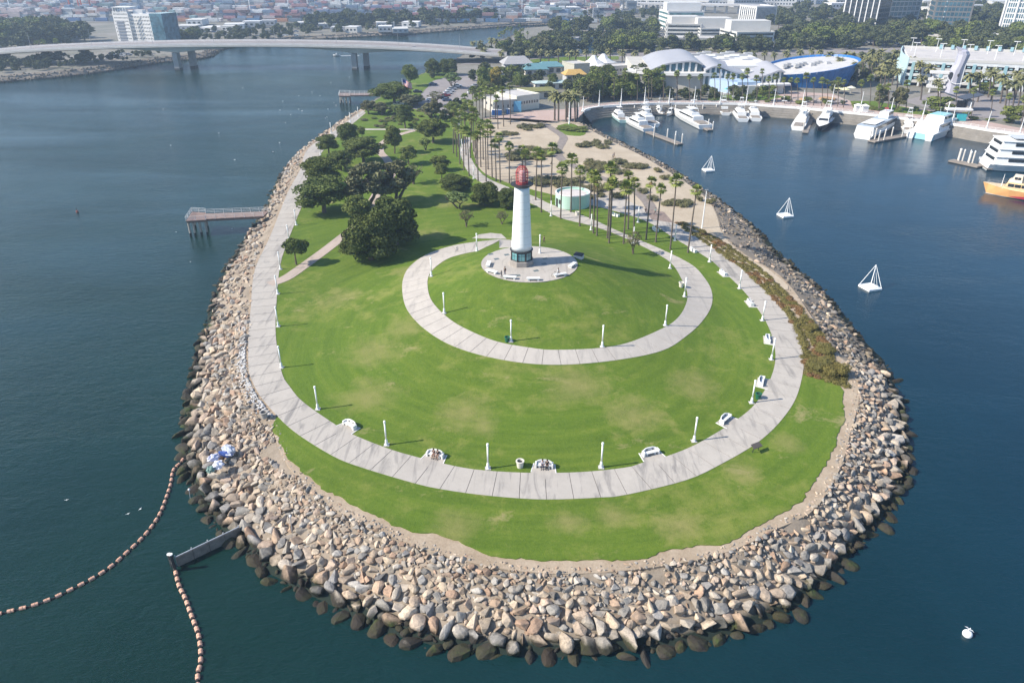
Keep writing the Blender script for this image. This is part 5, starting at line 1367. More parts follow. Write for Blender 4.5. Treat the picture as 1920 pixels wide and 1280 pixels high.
def bank(name, px, z_top, run, mat, seed, label):
    """sloping rock bank: many real stones on a slope"""
    L = smooth_line([at(x, y, z_top) for x, y in px], 4.0); V, F, C_ = [], [], []; off = 0; rr = random.Random(seed)
    sv, sf = [], []
    for i, p in enumerate(L):
        d = (L[min(i + 1, len(L) - 1)] - L[max(i - 1, 0)]).normalized(); nrm = Vector((d.y, -d.x))
        for k, (u, z) in enumerate(((-.1, z_top + .1), (.35, z_top * .6), (.7, z_top * .2), (1.0, -1.2))):
            q = p + nrm * run * u; sv.append((q.x, q.y, z + rr.uniform(-.3, .3) * (k > 0)))
    for i in range(len(L) - 1):
        for k in range(3): sf.append((i * 4 + k, i * 4 + k + 1, (i + 1) * 4 + k + 1, (i + 1) * 4 + k))
    me = bpy.data.meshes.new(name); me.from_pydata(sv, [], sf); me.materials.append(m_under); root = structure(name, me)
    for i, p in enumerate(L[:-1]):
        dist = math.hypot(p.x, p.y)
        if abs(p.x / max(p.y, 1)) > .85: continue
        d = (L[i + 1] - p).normalized(); nrm = Vector((d.y, -d.x)); dens = 9 if dist < 650 else 6
        for k in range(dens):
            u = rr.random(); q = p + d * rr.uniform(0, 4) + nrm * run * u; s = rr.uniform(.5, 1.15); z = z_top * (1 - u) + .1
            v, f = ROCKD[rr.randrange(12)]; e = np.array(__import__('mathutils').Euler((rr.random(), rr.random(), rr.random() * 6)).to_matrix())
            V.append((v * s) @ e.T + np.array([q.x, q.y, z])); F.append(f + off); off += len(v); c = rr.choice(PALDARK); C_.append(np.tile(np.array([c[0], c[1], c[2], 1.0]), (len(v), 1)))
    V = np.concatenate(V); F = np.concatenate(F); C_ = np.concatenate(C_)
    me = bpy.data.meshes.new('bank_stones'); me.from_pydata(V.tolist(), [], F.tolist()); me.materials.append(m_rock_a)
    ca = me.color_attributes.new('col', 'FLOAT_COLOR', 'POINT'); ca.data.foreach_set('color', C_.ravel()); tag(link('bank_stones', me, root), label, kind='stuff')
bank('west_river_bank', WEST, 3.2, 7.0, None, 5, 'dark rocks along the far river bank')
bank('east_river_bank', RIVER_E, 3.9, 5.0, None, 6, 'dark rocks along the near river bank')

# harbour wall: courses of stone stepped back, white coping, railing, paving
HL = smooth_line([at(x, y, 4.2) for x, y in HARB], 5.0)
def along(L, fn_rows, name, mat, parent=None, closed=False):
    V, F = [], []
    for i, p in enumerate(L):
        d = (L[min(i + 1, len(L) - 1)] - L[max(i - 1, 0)]).normalized(); nrm = Vector((d.y, -d.x))
        for (u, z) in fn_rows: V.append((p.x + nrm.x * u, p.y + nrm.y * u, z))
    n = len(fn_rows)
    for i in range(len(L) - 1):
        for k in range(n - 1): F.append((i * n + k, i * n + k + 1, (i + 1) * n + k + 1, (i + 1) * n + k))
    me = bpy.data.meshes.new(name); me.from_pydata(V, [], F); me.materials.append(mat); return link(name, me, parent)
sw = tag(bpy.data.objects.new('harbour_wall', None), 'stone block harbour wall with white coping round the marina', 'wall'); COL.objects.link(sw)
m_block = earth('wall_block', (.17, .155, .135), (.30, .275, .24), .35)
for k in range(5):
    z1, z0 = 3.7 - k * .8, 2.95 - k * .8
    along(HL, [(.25 + k * .75, z1), (.6 + k * .75, z1 - .05), (.75 + k * .75, z0), (.95 + k * .75, z0 - .12)], 'stone_course', m_block, sw)
along(HL, [(-.9, 4.22), (-.9, 4.5), (.45, 4.5), (.45, 3.7), (.2, 3.6)], 'coping', m_white2, sw)
rl = tag(bpy.data.objects.new('harbour_railing', None), 'long thin pale railing along the harbour esplanade', 'railing'); COL.objects.link(rl)
r_ = MB(); rp = MB()
HR = resample([p for p in HL], 3.0)
for a, b_ in zip(HR[:-1], HR[1:]):
    for z in (4.95, 5.35): r_.cyl((a.x, a.y, z), (b_.x, b_.y, z), .05, n=4, cap=False)
for a in HR: rp.cyl((a.x, a.y, 4.5), (a.x, a.y, 5.4), .06, n=5)
r_.build('rails', m_white2, rl); tag(rp.build('rail_posts', m_white2, rl), kind='stuff')
EPX = [(1083, 222)] + HARB[1:-1] + [(1990, 252), (1900, 238), (1850, 228), (1790, 214), (1700, 200), (1600, 192), (1560, 176), (1480, 172), (1440, 186), (1394, 190), (1310, 189), (1226, 189), (1141, 193), (1060, 205), (1000, 208), (950, 216), (905, 222), (960, 226), (1020, 231)]
px_sheet('esplanade_paving', EPX, m_pink, .03, 12)
px_sheet('car_park', [(772, 204), (790, 178), (812, 152), (850, 141), (905, 138), (922, 150), (902, 172), (880, 200), (860, 222), (830, 214)], m_asphalt, .04, 12)
px_sheet('plaza_road', [(1690, 190), (1760, 172), (1960, 190), (2000, 230), (1850, 222), (1760, 206)], m_asphalt, .05, 15)
px_sheet('harbour_lawn', [(1594, 190), (1640, 190), (1720, 206), (1790, 214), (1730, 216), (1660, 209), (1600, 203)], m_lawn, .05, 8)
px_sheet('aquarium_lawn', [(1330, 180), (1440, 175), (1470, 182), (1440, 188), (1360, 189), (1330, 188)], m_lawn, .05, 8)
px_sheet('boulevard', [(860, 122), (960, 118), (1060, 112), (1180, 108), (1400, 104), (1620, 100), (1700, 96), (1700, 90), (1400, 96), (1180, 99), (1000, 108), (900, 112)], m_asphalt, .05, 30)
px_sheet('park_slope_lawn', [(965, 125), (1080, 115), (1160, 112), (1160, 106), (1060, 107), (960, 115)], m_lawn, .07, 20)
px_sheet('river_lawn', [(745, 166), (800, 138), (838, 121), (850, 130), (815, 150), (775, 180)], m_lawn, .06, 10)

MAST = [((1067, 233), 191), ((1083.6, 217), 186), ((1093, 209), 181), ((1123, 200), 169), ((1164, 198.5), 166), ((1208, 195.5), 163), ((1254, 194.5), 166), ((1301, 194), 162), ((1350, 194.5), 172), ((1398.5, 195), 160), ((1450, 199), 166), ((1503, 202.5), 169), ((1556, 208), 158), ((1611, 213), 172), ((1668, 219), 183), ((1728, 226), 190), ((1784, 232), 200), ((1849, 243), 208), ((1911, 252), 219)]
for k, ((x, y), top) in enumerate(MAST):
    p = at(x, y, 4.2); h = z_at(top, p[1]) - 4.2
    t = thing('esplanade_mast', 'tall white mast on the harbour esplanade, %s from the footbridge' % ORD[k], 'mast', (p[0], p[1], 4.2), 0, 'white masts along the harbour')
    mb = MB(); mb.lathe([(.34, 0), (.34, .9), (.22, 1.0), (.18, h * .55), (.14, h * .56), (.09, h)], 8); mb.build('pole', m_white, t)
    mb = MB(); mb.lathe([(.2, h * .30), (.28, h * .32), (.28, h * .36), (.2, h * .38)], 8); mb.build('collar', m_white2, t)

# ------------------------------------------------------------------ docks and piles
m_dock = M('dock_planks', (.26, .225, .19), .9, .2, 1)
def dock(label, a, b_, w, piles):
    A, B = Vector(at(*a, .5)), Vector(at(*b_, .5)); d = B - A
    t = thing('floating_dock', label, 'dock', (A.x, A.y, 0), math.atan2(d.y, d.x)); L = d.length
    mb = MB(); mb.box((L / 2, 0, .4), (L, w, .4)); mb.build('deck', m_dock, t)
    mb = MB(); mb.box((L / 2, 0, .0), (L * .98, w * .9, .4)); mb.build('floats', m_dark, t)
    for u, v, h in piles:
        mb = MB(); mb.cyl((L * u, w * v, -2), (L * u, w * v, h), .24, n=8); q = mb.build('pile', M('pile_white', (.62, .58, .52), .7, .15, 2), t)
        mb = MB(); mb.lathe([(.27, h), (.05, h + .4)], 8, (L * u, w * v)); mb.build('pile_cap', m_white, q)
dock('long narrow dock reaching towards the sand between moored yachts', (1215, 247), (1276, 270), 2.6, [(.1, .6, 3.4), (.3, -.6, 3.6), (.5, .6, 3.4), (.75, .55, 3.6), (.92, -.5, 3.6), (.95, .5, 3.6)])
dock('dock at the stern of the large sportfishing boat', (1318, 238), (1332, 244), 2.6, [(.3, .5, 3.6), (.9, .5, 3.4)])
dock('dock with clustered piles between the two white ferries', (1634, 265), (1718, 250), 3.2, [(.02, .4, 4.2), (.08, -.4, 4.2), (.13, .4, 4.4), (.2, -.4, 4.4), (.5, .4, 3.8), (.6, -.4, 4.2), (.9, .4, 4.2)])
dock('short dock with two pile clusters left of the big dinner yacht', (1783, 300), (1838, 312), 3.4, [(.15, .45, 4.2), (.22, .2, 4.4), (.3, .45, 4.2), (.5, .45, 4.4), (.57, .2, 4.2), (.64, .45, 4.4)])
dock('long back dock under the harbour wall behind the yachts', (1190, 214), (1420, 211), 2.2, [(k / 9, .6, 3.6) for k in range(10)])
dock('dock between the white fishing boat and the dark hulled boat', (1510, 248), (1520, 222), 2.2, [(.1, .5, 3.8), (.4, .5, 4.0), (.7, .5, 4.0), (.95, .5, 3.8)])

# ------------------------------------------------------------------ boats
m_hull = M('gelcoat', (.78, .78, .76), .3, .06, 1); m_win = glass('boat_glass', (.025, .03, .035), .08); m_boot = M('boot_stripe', (.05, .055, .07), .5)
def hull(L, B, H, mats, dip=.25, bowrise=.6):
    """hull along +x (bow at +x): mesh part with a dark stripe at the waterline"""
    secs = []
    for u in (0, .12, .35, .6, .8, .92, 1.0):
        w = B / 2 * (1 - max(0, (u - .45) / .55) ** 2.2) * (.92 + .08 * min(1, u * 8)); w = max(w, .05)
        h = H * (1 + bowrise * max(0, u - .35) ** 1.6); x = -L / 2 + L * u; k = L * .06 * (u > .95)
        secs.append([(x - k * 1.5, -w * .62, -.3), (x - k * 1.3, -w * .78, .18), (x, -w, h), (x, w, h), (x - k * 1.3, w * .78, .18), (x - k * 1.5, w * .62, -.3)])
    mb = MB(); n = 6
    vs = [p for s in secs for p in s]; mb.v = vs
    for k in range(len(secs) - 1):
        for i in range(n):
            j = (i + 1) % n; mb.f.append((k * n + i, (k + 1) * n + i, (k + 1) * n + j, k * n + j)); mb.m.append(1 if i in (0, 4, 5) else (2 if i == 2 else 0))
    mb.f += [tuple(range(n)), tuple((len(secs) - 1) * n + i for i in range(n - 1, -1, -1))]; mb.m += [0, 0]
    return mb
def cabin(t, nm, x0, x1, w, z0, z1, rake=.6, back=.15, wins=True, mat=None, wmat=None, wz=(.45, .85)):
    mb = MB(); h = z1 - z0
    mb.loft([[(x0, -w / 2, z0), (x1, -w / 2 * .92, z0), (x1 - rake * h, -w / 2 * .82, z1), (x0 + back * h, -w / 2 * .9, z1)], [(x0, w / 2, z0), (x1, w / 2 * .92, z0), (x1 - rake * h, w / 2 * .82, z1), (x0 + back * h, w / 2 * .9, z1)]])
    c = mb.build(nm, mat or m_hull, t)
    if wins:
        for s in (-1, 1):
            g = MB(); n = max(2, int((x1 - x0) / 1.9))
            za, zb = z0 + h * wz[0], z0 + h * wz[1]
            xa, xb = x0 + .25 + back * h * wz[1], x1 - .3 - rake * h * wz[1]
            for k in range(n):
                a, b_ = xa + (xb - xa) * (k + .06) / n, xa + (xb - xa) * (k + .94) / n
                yy = lambda z: s * (w / 2 * (.965 - .07 * (z - z0) / h) + .035)
                g.quad((a, yy(za), za), (b_, yy(za), za), (b_, yy(zb), zb), (a, yy(zb), zb))
            tag(g.build('side_windows', wmat or m_win, c), kind='stuff')
        g = MB(); za, zb = z0 + h * wz[0], z0 + h * .92; fx = lambda z: x1 - rake * (z - z0) + .03
        g.quad((fx(za), -w * .40, za), (fx(za), w * .40, za), (fx(zb), w * .37, zb), (fx(zb), -w * .37, zb)); g.build('windscreen', wmat or m_win, c)
    return c
def boat_root(label, bow, stern, name, cat='boat', grp='boats moored in the harbour'):
    A, B = Vector(at(*bow, 0)), Vector(at(*stern, 0)); d = A - B; m = (A + B) / 2
    return thing(name, label, cat, (m.x, m.y, 0), math.atan2(d.y, d.x), grp), d.length
def rails(t, L, B, z, x0=.0):
    r = MB()
    for s in (-1, 1):
        P = [(-L / 2 + L * u, s * B / 2 * (1 - max(0, (u - .45) / .55) ** 2.2) * .95, z * (1 + .6 * max(0, u - .35) ** 1.6) + .75) for u in (.35, .5, .65, .8, .93)]
        r.tube(P, .03, 4)
        for p in P: r.cyl((p[0], p[1], p[2] - .75), p, .025, n=4)
    tag(r.build('railing', m_grey, t), kind='stuff')
def yacht(label, bow, stern, B=None, H=1.5, fly=True, hm=None, tower=False, extra=None, name='motor_yacht', deck=None):
    t, L = boat_root(label, bow, stern, name); B = B or L * .25; hm = hm or m_hull
    hull(L, B, H, None).build('hull', [hm, m_boot, deck or m_white2], t)
    cabin(t, 'cabin', -L * .28, L * .22, B * .72, H * 1.0, H + 1.8, .9, .1)
    if fly:
        f = cabin(t, 'flybridge', -L * .18, L * .10, B * .56, H + 1.8, H + 2.6, .6, .1, False)
        mb = MB(); mb.box((-L * .06, 0, H + 4.0), (L * .16, B * .5, .1)); mb.build('hardtop', m_white, t)
        mb = MB()
        for x in (-L * .14, L * .02):
            for s in (-1, 1): mb.cyl((x, s * B * .24, H + 2.6), (x, s * B * .24, H + 3.95), .04, n=4)
        tag(mb.build('hardtop_posts', m_grey, t), kind='stuff')
    mb = MB(); mb.cyl((-L * .08, 0, H + 2), (-L * .1, 0, H + 7.2), .06, .03, 5); mb.box((-L * .09, 0, H + 5.6), (.3, 1.2, .25)); mb.build('mast', m_white, t)
    mb = MB(); mb.box((-L * .38, 0, H + .15), (L * .18, B * .62, .3)); mb.build('cockpit', m_dock, t)
    rails(t, L, B, H)
    if tower:
        mb = MB()
        for x in (-L * .16, L * .0):
            for s in (-1, 1): mb.cyl((x, s * B * .25, H + 3), (-L * .06, s * B * .1, H + 7), .05, n=4)
        mb.box((-L * .06, 0, H + 7), (1.6, 1.4, .15)); mb.build('tuna_tower', m_white, t)
        for s in (-1, 1):
            mb = MB(); mb.cyl((-L * .05, s * B * .3, H + 2), (-L * .25, s * B * .9, H + 9), .03, n=4); mb.build('outrigger', m_grey, t)
    return t
yacht('small white and turquoise cruiser furthest left in the marina', (1148, 216), (1169, 231), hm=M('turq_hull', (.45, .66, .64), .35), H=1.3)
yacht('long white open stern yacht in the left marina, nearest the sand', (1172, 227), (1216, 248), H=1.5, deck=m_hull)
yacht('white sportfishing yacht with flybridge just right of the long yacht', (1192, 219), (1226, 239), H=1.5, tower=True)
yacht('small white cruiser tight behind the sportfishing yacht', (1198, 211), (1218, 221), H=1.2)
yacht('white cruiser near the back dock, left one', (1221, 212), (1244, 216), H=1.2)
yacht('small white runabout beside the big sportfisher bow', (1250, 219), (1262, 213), H=1.1, fly=False)
yacht('largest white sportfishing boat with red orange gear on its bow', (1263, 213), (1322, 243), 6.8, 1.9, tower=True)
yacht('white cruiser at the back dock behind the large sportfisher', (1282, 209), (1318, 211), H=1.2)
yacht('white yacht with a tall tower at the back dock', (1346, 203), (1361, 217), H=1.3, tower=True)
yacht('cream covered boat beside the tall towered yacht', (1366, 203), (1374, 216), H=1.3, hm=M('canvas', (.55, .55, .52), .8), fly=False)
yacht('white fishing boat, left of a rafted pair', (1378, 211), (1393, 229), H=1.4, tower=True)
yacht('white fishing boat, right of a rafted pair', (1405, 210), (1417, 228), H=1.4)
yacht('sleek white cruiser moored side on below the esplanade', (1499, 214), (1442, 212), H=1.5, fly=True)
yacht('white fishing boat moored stern on beside the dark hulled boat', (1512, 214), (1494, 245), 5.5, 1.5, tower=True)
def dark_trawler():
    t = yacht('black hulled fishing trawler with white wheelhouse', (1534, 249), (1556, 218), 6.5, 1.9, fly=True, hm=M('black_hull', (.02, .022, .028), .35), name='fishing_trawler', tower=True)
dark_trawler()
yacht('small white boat with flybridge at the middle ferry dock', (1692, 233), (1704, 251), H=1.4, tower=True)
def ferry():
    t, L = boat_root('boxy white ferry with blue grey roof and red wheelhouse', (1676, 232), (1616, 261), 'harbour_ferry'); B = 7.5
    hull(L, B, 1.6, None).build('hull', [m_hull, m_boot, m_white2], t)
    cabin(t, 'saloon', -L * .48, L * .28, B * .92, 1.6, 4.6, .2, 0)
    mb = MB(); mb.box((-L * .12, 0, 4.7), (L * .7, B * .88, .16)); mb.build('roof_deck', M('deck_bluegrey', (.36, .42, .48), .7), t)
    cabin(t, 'wheelhouse', L * .05, L * .24, B * .5, 4.8, 7.2, .3, .1)
    mb = MB(); mb.cyl((L * .12, 0, 7.2), (L * .1, 0, 10), .09, .05, 5); mb.box((L * .11, 0, 8.3), (.5, 1.6, .3)); mb.build('mast', m_red, t)
    mb = MB(); mb.box((-L * .25, 0, 5.2), (L * .3, B * .7, .08)); mb.build('awning', m_white, t)
ferry()
def catamaran():
    t, L = boat_root('white and pale turquoise passenger catamaran moored at the wall', (1788, 238), (1722, 262), 'catamaran'); B = 10.5; tq = M('cat_turquoise', (.32, .60, .66), .35, .08)
    for s in (-1, 1):
        mb = hull(L, B * .30, 2.6, None, bowrise=.5); mb.v = [(x, y + s * B * .33, z) for x, y, z in mb.v]; mb.build('hull', [m_hull, tq, m_white2], t)
    mb = MB(); mb.box((-L * .05, 0, 2.5), (L * .86, B * .96, .5)); mb.build('bridge_deck', m_hull, t)
    mb = MB(); mb.box((-L * .475, 0, 1.2), (.3, B * .95, 2.2)); mb.build('transom', tq, t)
    cabin(t, 'saloon', -L * .36, L * .34, B * .86, 2.75, 5.3, 1.3, .4)
    cabin(t, 'upper_saloon', -L * .18, L * .16, B * .66, 5.3, 7.5, .9, .3)
    mb = MB(); mb.box((-L * .03, 0, 7.6), (L * .22, B * .5, .18)); mb.build('roof', tq, t)
    mb = MB(); mb.cyl((-L * .05, 0, 7.6), (-L * .08, 0, 10.4), .08, .04, 5); mb.build('mast', m_white, t)
    for s in (-1, 1):
        mb = MB(); mb.loft([[(-L * .1, s * (B * .481), 2.0), (L * .18, s * (B * .481), 2.0), (L * .14, s * (B * .481), 1.2), (-L * .12, s * (B * .481), 1.2)], [(-L * .1, s * (B * .49), 2.0), (L * .18, s * (B * .49), 2.0), (L * .14, s * (B * .49), 1.2), (-L * .12, s * (B * .49), 1.2)]]); mb.build('side_window', m_win, t)
catamaran()
def dinner_yacht():
    t, L = boat_root('large white three deck dinner yacht at the right edge', (2090, 326), (1842, 314), 'dinner_yacht', 'boat'); B = 11
    hull(L, B, 2.3, None).build('hull', [m_hull, m_boot, m_white2], t)
    for k in range(3):
        z0 = 2.3 + k * 2.45; x0 = -L * (.475 - .012 * k); x1 = L * (.33 - .07 * k); w = B * (.96 - .04 * k)
        c = cabin(t, 'deck', x0, x1, w, z0, z0 + 2.45, .35, .25, False)
        for s in (-1, 1):
            n = 14
            for q in range(n):
                a, b_ = x0 + 4 + (x1 - x0 - 6) * (q + .03) / n, x0 + 4 + (x1 - x0 - 6) * (q + .97) / n
                g = MB(); yy = s * (w / 2 * .93 + .12); g.box(((a + b_) / 2, yy, z0 + 1.5), (b_ - a, .25, .95)); g.build('window', m_win, c)
        for q in range(5):
            g = MB(); yy = -w * .36 + w * .72 * (q + .5) / 5; g.box((x0 + .42, yy, z0 + 1.45), (.5, w * .125, .9)); g.build('window', m_win, c)
        mb = MB(); mb.box(((x0 + x1) / 2 + .4, 0, z0 + 2.42), (x1 - x0 + .6, w * .98, .16)); mb.build('deck_edge', m_white, t)
    mb = MB(); mb.box((-L * .15, 0, 10.4), (L * .4, B * .6, .1)); mb.build('sun_awning', M('awning_grey', (.5, .53, .56), .6), t)
    cabin(t, 'wheelhouse', L * .02, L * .16, B * .5, 9.7, 11.8, .4, .1)
    mb = MB(); mb.cyl((-L * .05, 0, 11), (-L * .07, 0, 17), .12, .06, 6); mb.box((-L * .06, 0, 14.5), (.4, 2.6, .3)); mb.build('mast', m_white, t)
    mb = MB(); mb.box((-L * .485, 0, .6), (1.8, B * .8, .3)); mb.build('swim_platform', m_dock, t)
dinner_yacht()
def tour_boat():
    og = M('orange_hull', (.74, .40, .16), .4, .08, .6); t, L = boat_root('orange and yellow tour boat with red swoosh at the right edge', (1838, 359), (1975, 380), 'tour_boat', 'boat'); B = 6.5
    hull(L, B, 2.3, None).build('hull', [og, M('tour_white', (.7, .62, .55), .4), M('tour_deck', (.72, .55, .35), .7)], t)
    cabin(t, 'saloon', -L * .42, L * .22, B * .85, 2.3, 4.4, .5, .1, True, M('tour_cream', (.78, .55, .30), .45))
    cabin(t, 'wheelhouse', -L * .02, L * .16, B * .55, 4.4, 6.2, .6, .1, True, M('tour_cream2', (.80, .66, .50), .45))
    for s in (-1, 1):
        mb = MB(); mb.loft([[(-L * .48, s * B * .47, 1.75), (L * .1, s * B * .49, .65), (-L * .02, s * B * .47, .35), (-L * .48, s * B * .44, .35)], [(-L * .48, s * B * .505, 1.75), (L * .1, s * B * .5, .65), (-L * .02, s * B * .48, .35), (-L * .48, s * B * .455, .35)]]); mb.build('red_swoosh', M('swoosh_red', (.5, .05, .08), .4), t)
    mb = MB(); mb.cyl((L * .24, 0, 2.4), (L * .24, 0, 6), .14, .06, 6); mb.build('mast', m_white, t)
    rails(t, L, B, 2.3)
tour_boat()
def speedboat():
    p = at(631, 105, 0); t = thing('speedboat', 'tiny speedboat with a white wake under the far bridge', 'boat', (p[0], p[1], 0), math.pi)
    hull(5, 2, .8, None).build('hull', [m_hull, m_boot, m_dark], t); cabin(t, 'console', -.5, .8, 1.2, .8, 1.7, .5, .1)
    w = MB(); w.loft([[(-2, -.8, .04), (-2, .8, .04), (-2, .8, .1), (-2, -.8, .1)], [(-16, -1.0, .03), (-16, .2, .03), (-16, .2, .06), (-16, -1.0, .06)]]); w.build('wake', M('foam', (.75, .77, .78), .8), t)
speedboat()

# ------------------------------------------------------------------ cars
m_glass_car = glass('car_glass', (.02, .025, .03), .06); m_tyre = M('tyre', (.02, .02, .02), .9)
def car_protos():
    out = []
    for c in ((.72, .72, .71), (.03, .03, .035), (.42, .43, .45), (.10, .13, .2), (.35, .03, .03)):
        pm = M('car_paint_%d' % int(c[0] * 100), c, .25, .04)
        b_ = MB(); sec = lambda x, w, z0, z1: [(x, -w / 2, z0), (x, w / 2, z0), (x, w / 2 * .96, z1), (x, -w / 2 * .96, z1)]
        b_.loft([sec(-2.2, 1.65, .45, .85), sec(-2.05, 1.78, .3, .98), (sec(-.2, 1.82, .28, .98)), sec(1.2, 1.8, .28, .95), sec(2.0, 1.7, .3, .82), sec(2.2, 1.5, .42, .7)])
        g = MB(); g.loft([[(-1.75, -.78, .95), (-1.75, .78, .95), (1.0, .78, .93), (1.0, -.78, .93)], [(-1.25, -.62, 1.42), (-1.25, .62, 1.42), (.2, .62, 1.42), (.2, -.62, 1.42)]])
        rf = MB(); rf.box((-.52, 0, 1.44), (1.45, 1.24, .05))
        w = MB(); w.cyl((0, -.12, 0), (0, .12, 0), .33, n=10)
        out.append((b_.mesh('body', pm), g.mesh('windows', m_glass_car), rf.mesh('roof', pm), w.mesh('wheel', m_tyre)))
    return out
CARS = car_protos()
def car(label, p, rz, k, group):
    t = thing('parked_car', label, 'car', p, rz, group); b_, g, rf, w = CARS[k]
    link('body', b_, t); link('windows', g, t); link('roof', rf, t)
    for x in (-1.35, 1.35):
        for y in (-.8, .8): link('wheel', w, t, (x, y, .33))
CL = ['white', 'black', 'silver', 'dark blue', 'red']
PARK = [((808, 190), 0), ((833, 186), 1), ((836, 181), 4), ((840, 177), 0), ((844, 173), 0), ((848, 169), 2), ((853, 166), 2), ((858, 163), 0), ((885, 176), 0), ((886, 172), 1), ((889, 166), 0), ((893, 163), 2), ((783, 174), 1), ((812, 160), 3), ((748, 198), 0), ((838, 190), 3)]
for k, ((x, y), c) in enumerate(PARK): car('%s parked car in the park, %s' % (CL[c], ('%s in the row beside the bare tree' % ORD[k]) if k < 8 else ('%s in the row by the yellow tree' % ORD[k - 8]) if k < 12 else ['by the broad pine', 'at the dark kerb', 'nearest the flagpole', 'at the near end beside the shrubs'][k - 12]), at(x, y), .25 if k < 8 else .2, c, 'cars in the park car park')
car('white pickup like car alone on the far bridge', (at(782, 86, 12)[0], 482, z_at(88, 480) - 1.2), 0.0, 0, None)
# portable toilets, flag
for k, x in enumerate((925, 929.5, 934, 938, 951, 955)):
    p = at(x, 216 if k < 4 else 214.5); t = thing('portable_toilet', 'blue portable toilet, %s from the left before the cream building' % ORD[k], 'toilet', p, .2, 'portable toilets')
    mb = MB(); mb.box((0, 0, 1.05), (1.1, 1.1, 2.1)); mb.build('cabin', M('toilet_blue' if k < 4 else 'toilet_dark', (.03, .12, .36) if k < 4 else (.04, .09, .14), .5), t); mb = MB(); mb.box((0, 0, 2.18), (1.15, 1.15, .16), 0, .8); mb.build('roof', m_white2, t); mb = MB(); mb.box((0, -.56, 1.0), (.7, .03, 1.8)); mb.build('door', M('toilet_door', (.05, .18, .45), .5), t)
def flagpole():
    p = at(757, 196); t = thing('flagpole', 'tall white flagpole with a striped flag by the broad pine', 'flagpole', p); h = z_at(147, p[1]) - 4.2
    mb = MB(); mb.cyl((0, 0, 0), (0, 0, h), .16, .08, 8); mb.build('pole', m_white, t)
    mb = MB(); mb.box((0, 0, h * .42), (1.6, .12, .14)); mb.build('yardarm', m_white, t)
    n = 9; W, Hf = 4.6, 2.6; red_, wh = M('flag_red', (.5, .03, .04), .7), M('flag_white', (.75, .73, .7), .7)
    def wave(u, v): return (.12 + W * u * .86, .35 * math.sin(u * 7 + v), h - .2 - Hf * v - W * u * .42)
    f = MB()
    for k in range(13):
        f.mi = k % 2
        for i in range(n): f.quad(wave(i / n, k / 13), wave((i + 1) / n, k / 13), wave((i + 1) / n, (k + 1) / 13), wave(i / n, (k + 1) / 13))
    fl = f.build('flag', [red_, wh], t)
    c = MB()
    for i in range(4):
        for s in (-.02, .02): c.quad(*[(q[0], q[1] + s, q[2]) for q in (wave(i * .1, 0), wave((i + 1) * .1, 0), wave((i + 1) * .1, .54), wave(i * .1, .54))])
    c.build('canton', M('flag_blue', (.03, .05, .22), .7), fl)
flagpole()
# ================================================================== BRIDGE, BUILDINGS, PORT, FAR TREES, HAZE
def queensway():
    Y0 = 470.0; rows = [(-220, 118), (-60, 104), (5, 97), (160, 89.5), (340, 85), (510, 84.5), (680, 87.5), (780, 92), (857, 97), (905, 101), (950, 106)]
    t = thing('river_bridge', 'long low concrete girder bridge across the river', 'bridge', (0, Y0, 0))
    P = []
    for x, y in rows:
        d = ray(x, y); P.append((d[0] / d[1] * Y0, z_at(y, Y0)))
    xs = np.array([p[0] for p in P]); zs = np.array([p[1] for p in P])
    piers = [ray(336, 130)[0] / ray(336, 130)[1] * Y0, ray(671, 132)[0] / ray(671, 132)[1] * Y0]
    X = np.linspace(xs[0], xs[-1], 90); Zt = np.interp(X, xs, zs); k = np.ones(9) / 9; Zt = np.convolve(np.pad(Zt, 4, 'edge'), k, 'valid')
    secs, deck = [], []
    for x, z in zip(X, Zt):
        dp = min(abs(x - p) for p in piers); th = 1.6 + 2.9 * max(0, 1 - dp / 45) ** 1.8
        secs.append([(x, 3, z - th), (x, 1.6, z - 1.2), (x, 0, z - 1.0), (x, 0, z), (x, 24, z), (x, 24, z - 1), (x, 21, z - th)])
    mb = MB(); mb.loft(secs); mb.build('girder', M('bridge_concrete', (.58, .54, .48), .85, .12, .2), t)
    for y in (.3, 23.7):
        mb = MB(); mb.loft([[(x, y - .2, z), (x, y + .2, z), (x, y + .2, z + .95), (x, y - .2, z + .95)] for x, z in zip(X, Zt)]); mb.build('parapet', M('parapet_concrete', (.72, .68, .64), .85, .12, .3), t)
    mb = MB(); mb.loft([[(x, .6, z + .02), (x, 23.4, z + .02), (x, 23.4, z + .05), (x, .6, z + .05)] for x, z in zip(X, Zt)]); mb.build('carriageway', m_asphalt, t)
    for p in piers:
        for dx, dy in ((-2.6, 3), (2.6, 14)):
            zt = float(np.interp(p, X, Zt)) - 4.5
            mb = MB(); mb.box((p + dx, dy + 2.5, (zt - 3) / 2), (3.0, 5.0, zt + 3), 0, .97); c = mb.build('pier', M('pier_concrete', (.34, .33, .31), .85, .2, .5), t)
            mb = MB(); mb.box((p + dx, dy + 2.5, .1), (3.15, 5.15, 2.0)); mb.build('tide_stain', M('tide_dark', (.06, .055, .05), .9), c)
    # lamp columns
    for x in np.arange(xs[0] + 10, xs[-1], 38):
        z = float(np.interp(x, X, Zt)); mb = MB(); mb.cyl((x, 12, z), (x, 12, z + 9), .12, .08, 5); mb.cyl((x, 10.5, z + 9), (x, 13.5, z + 9), .06, n=4); mb.build('lamp_column', m_grey, t)
queensway()

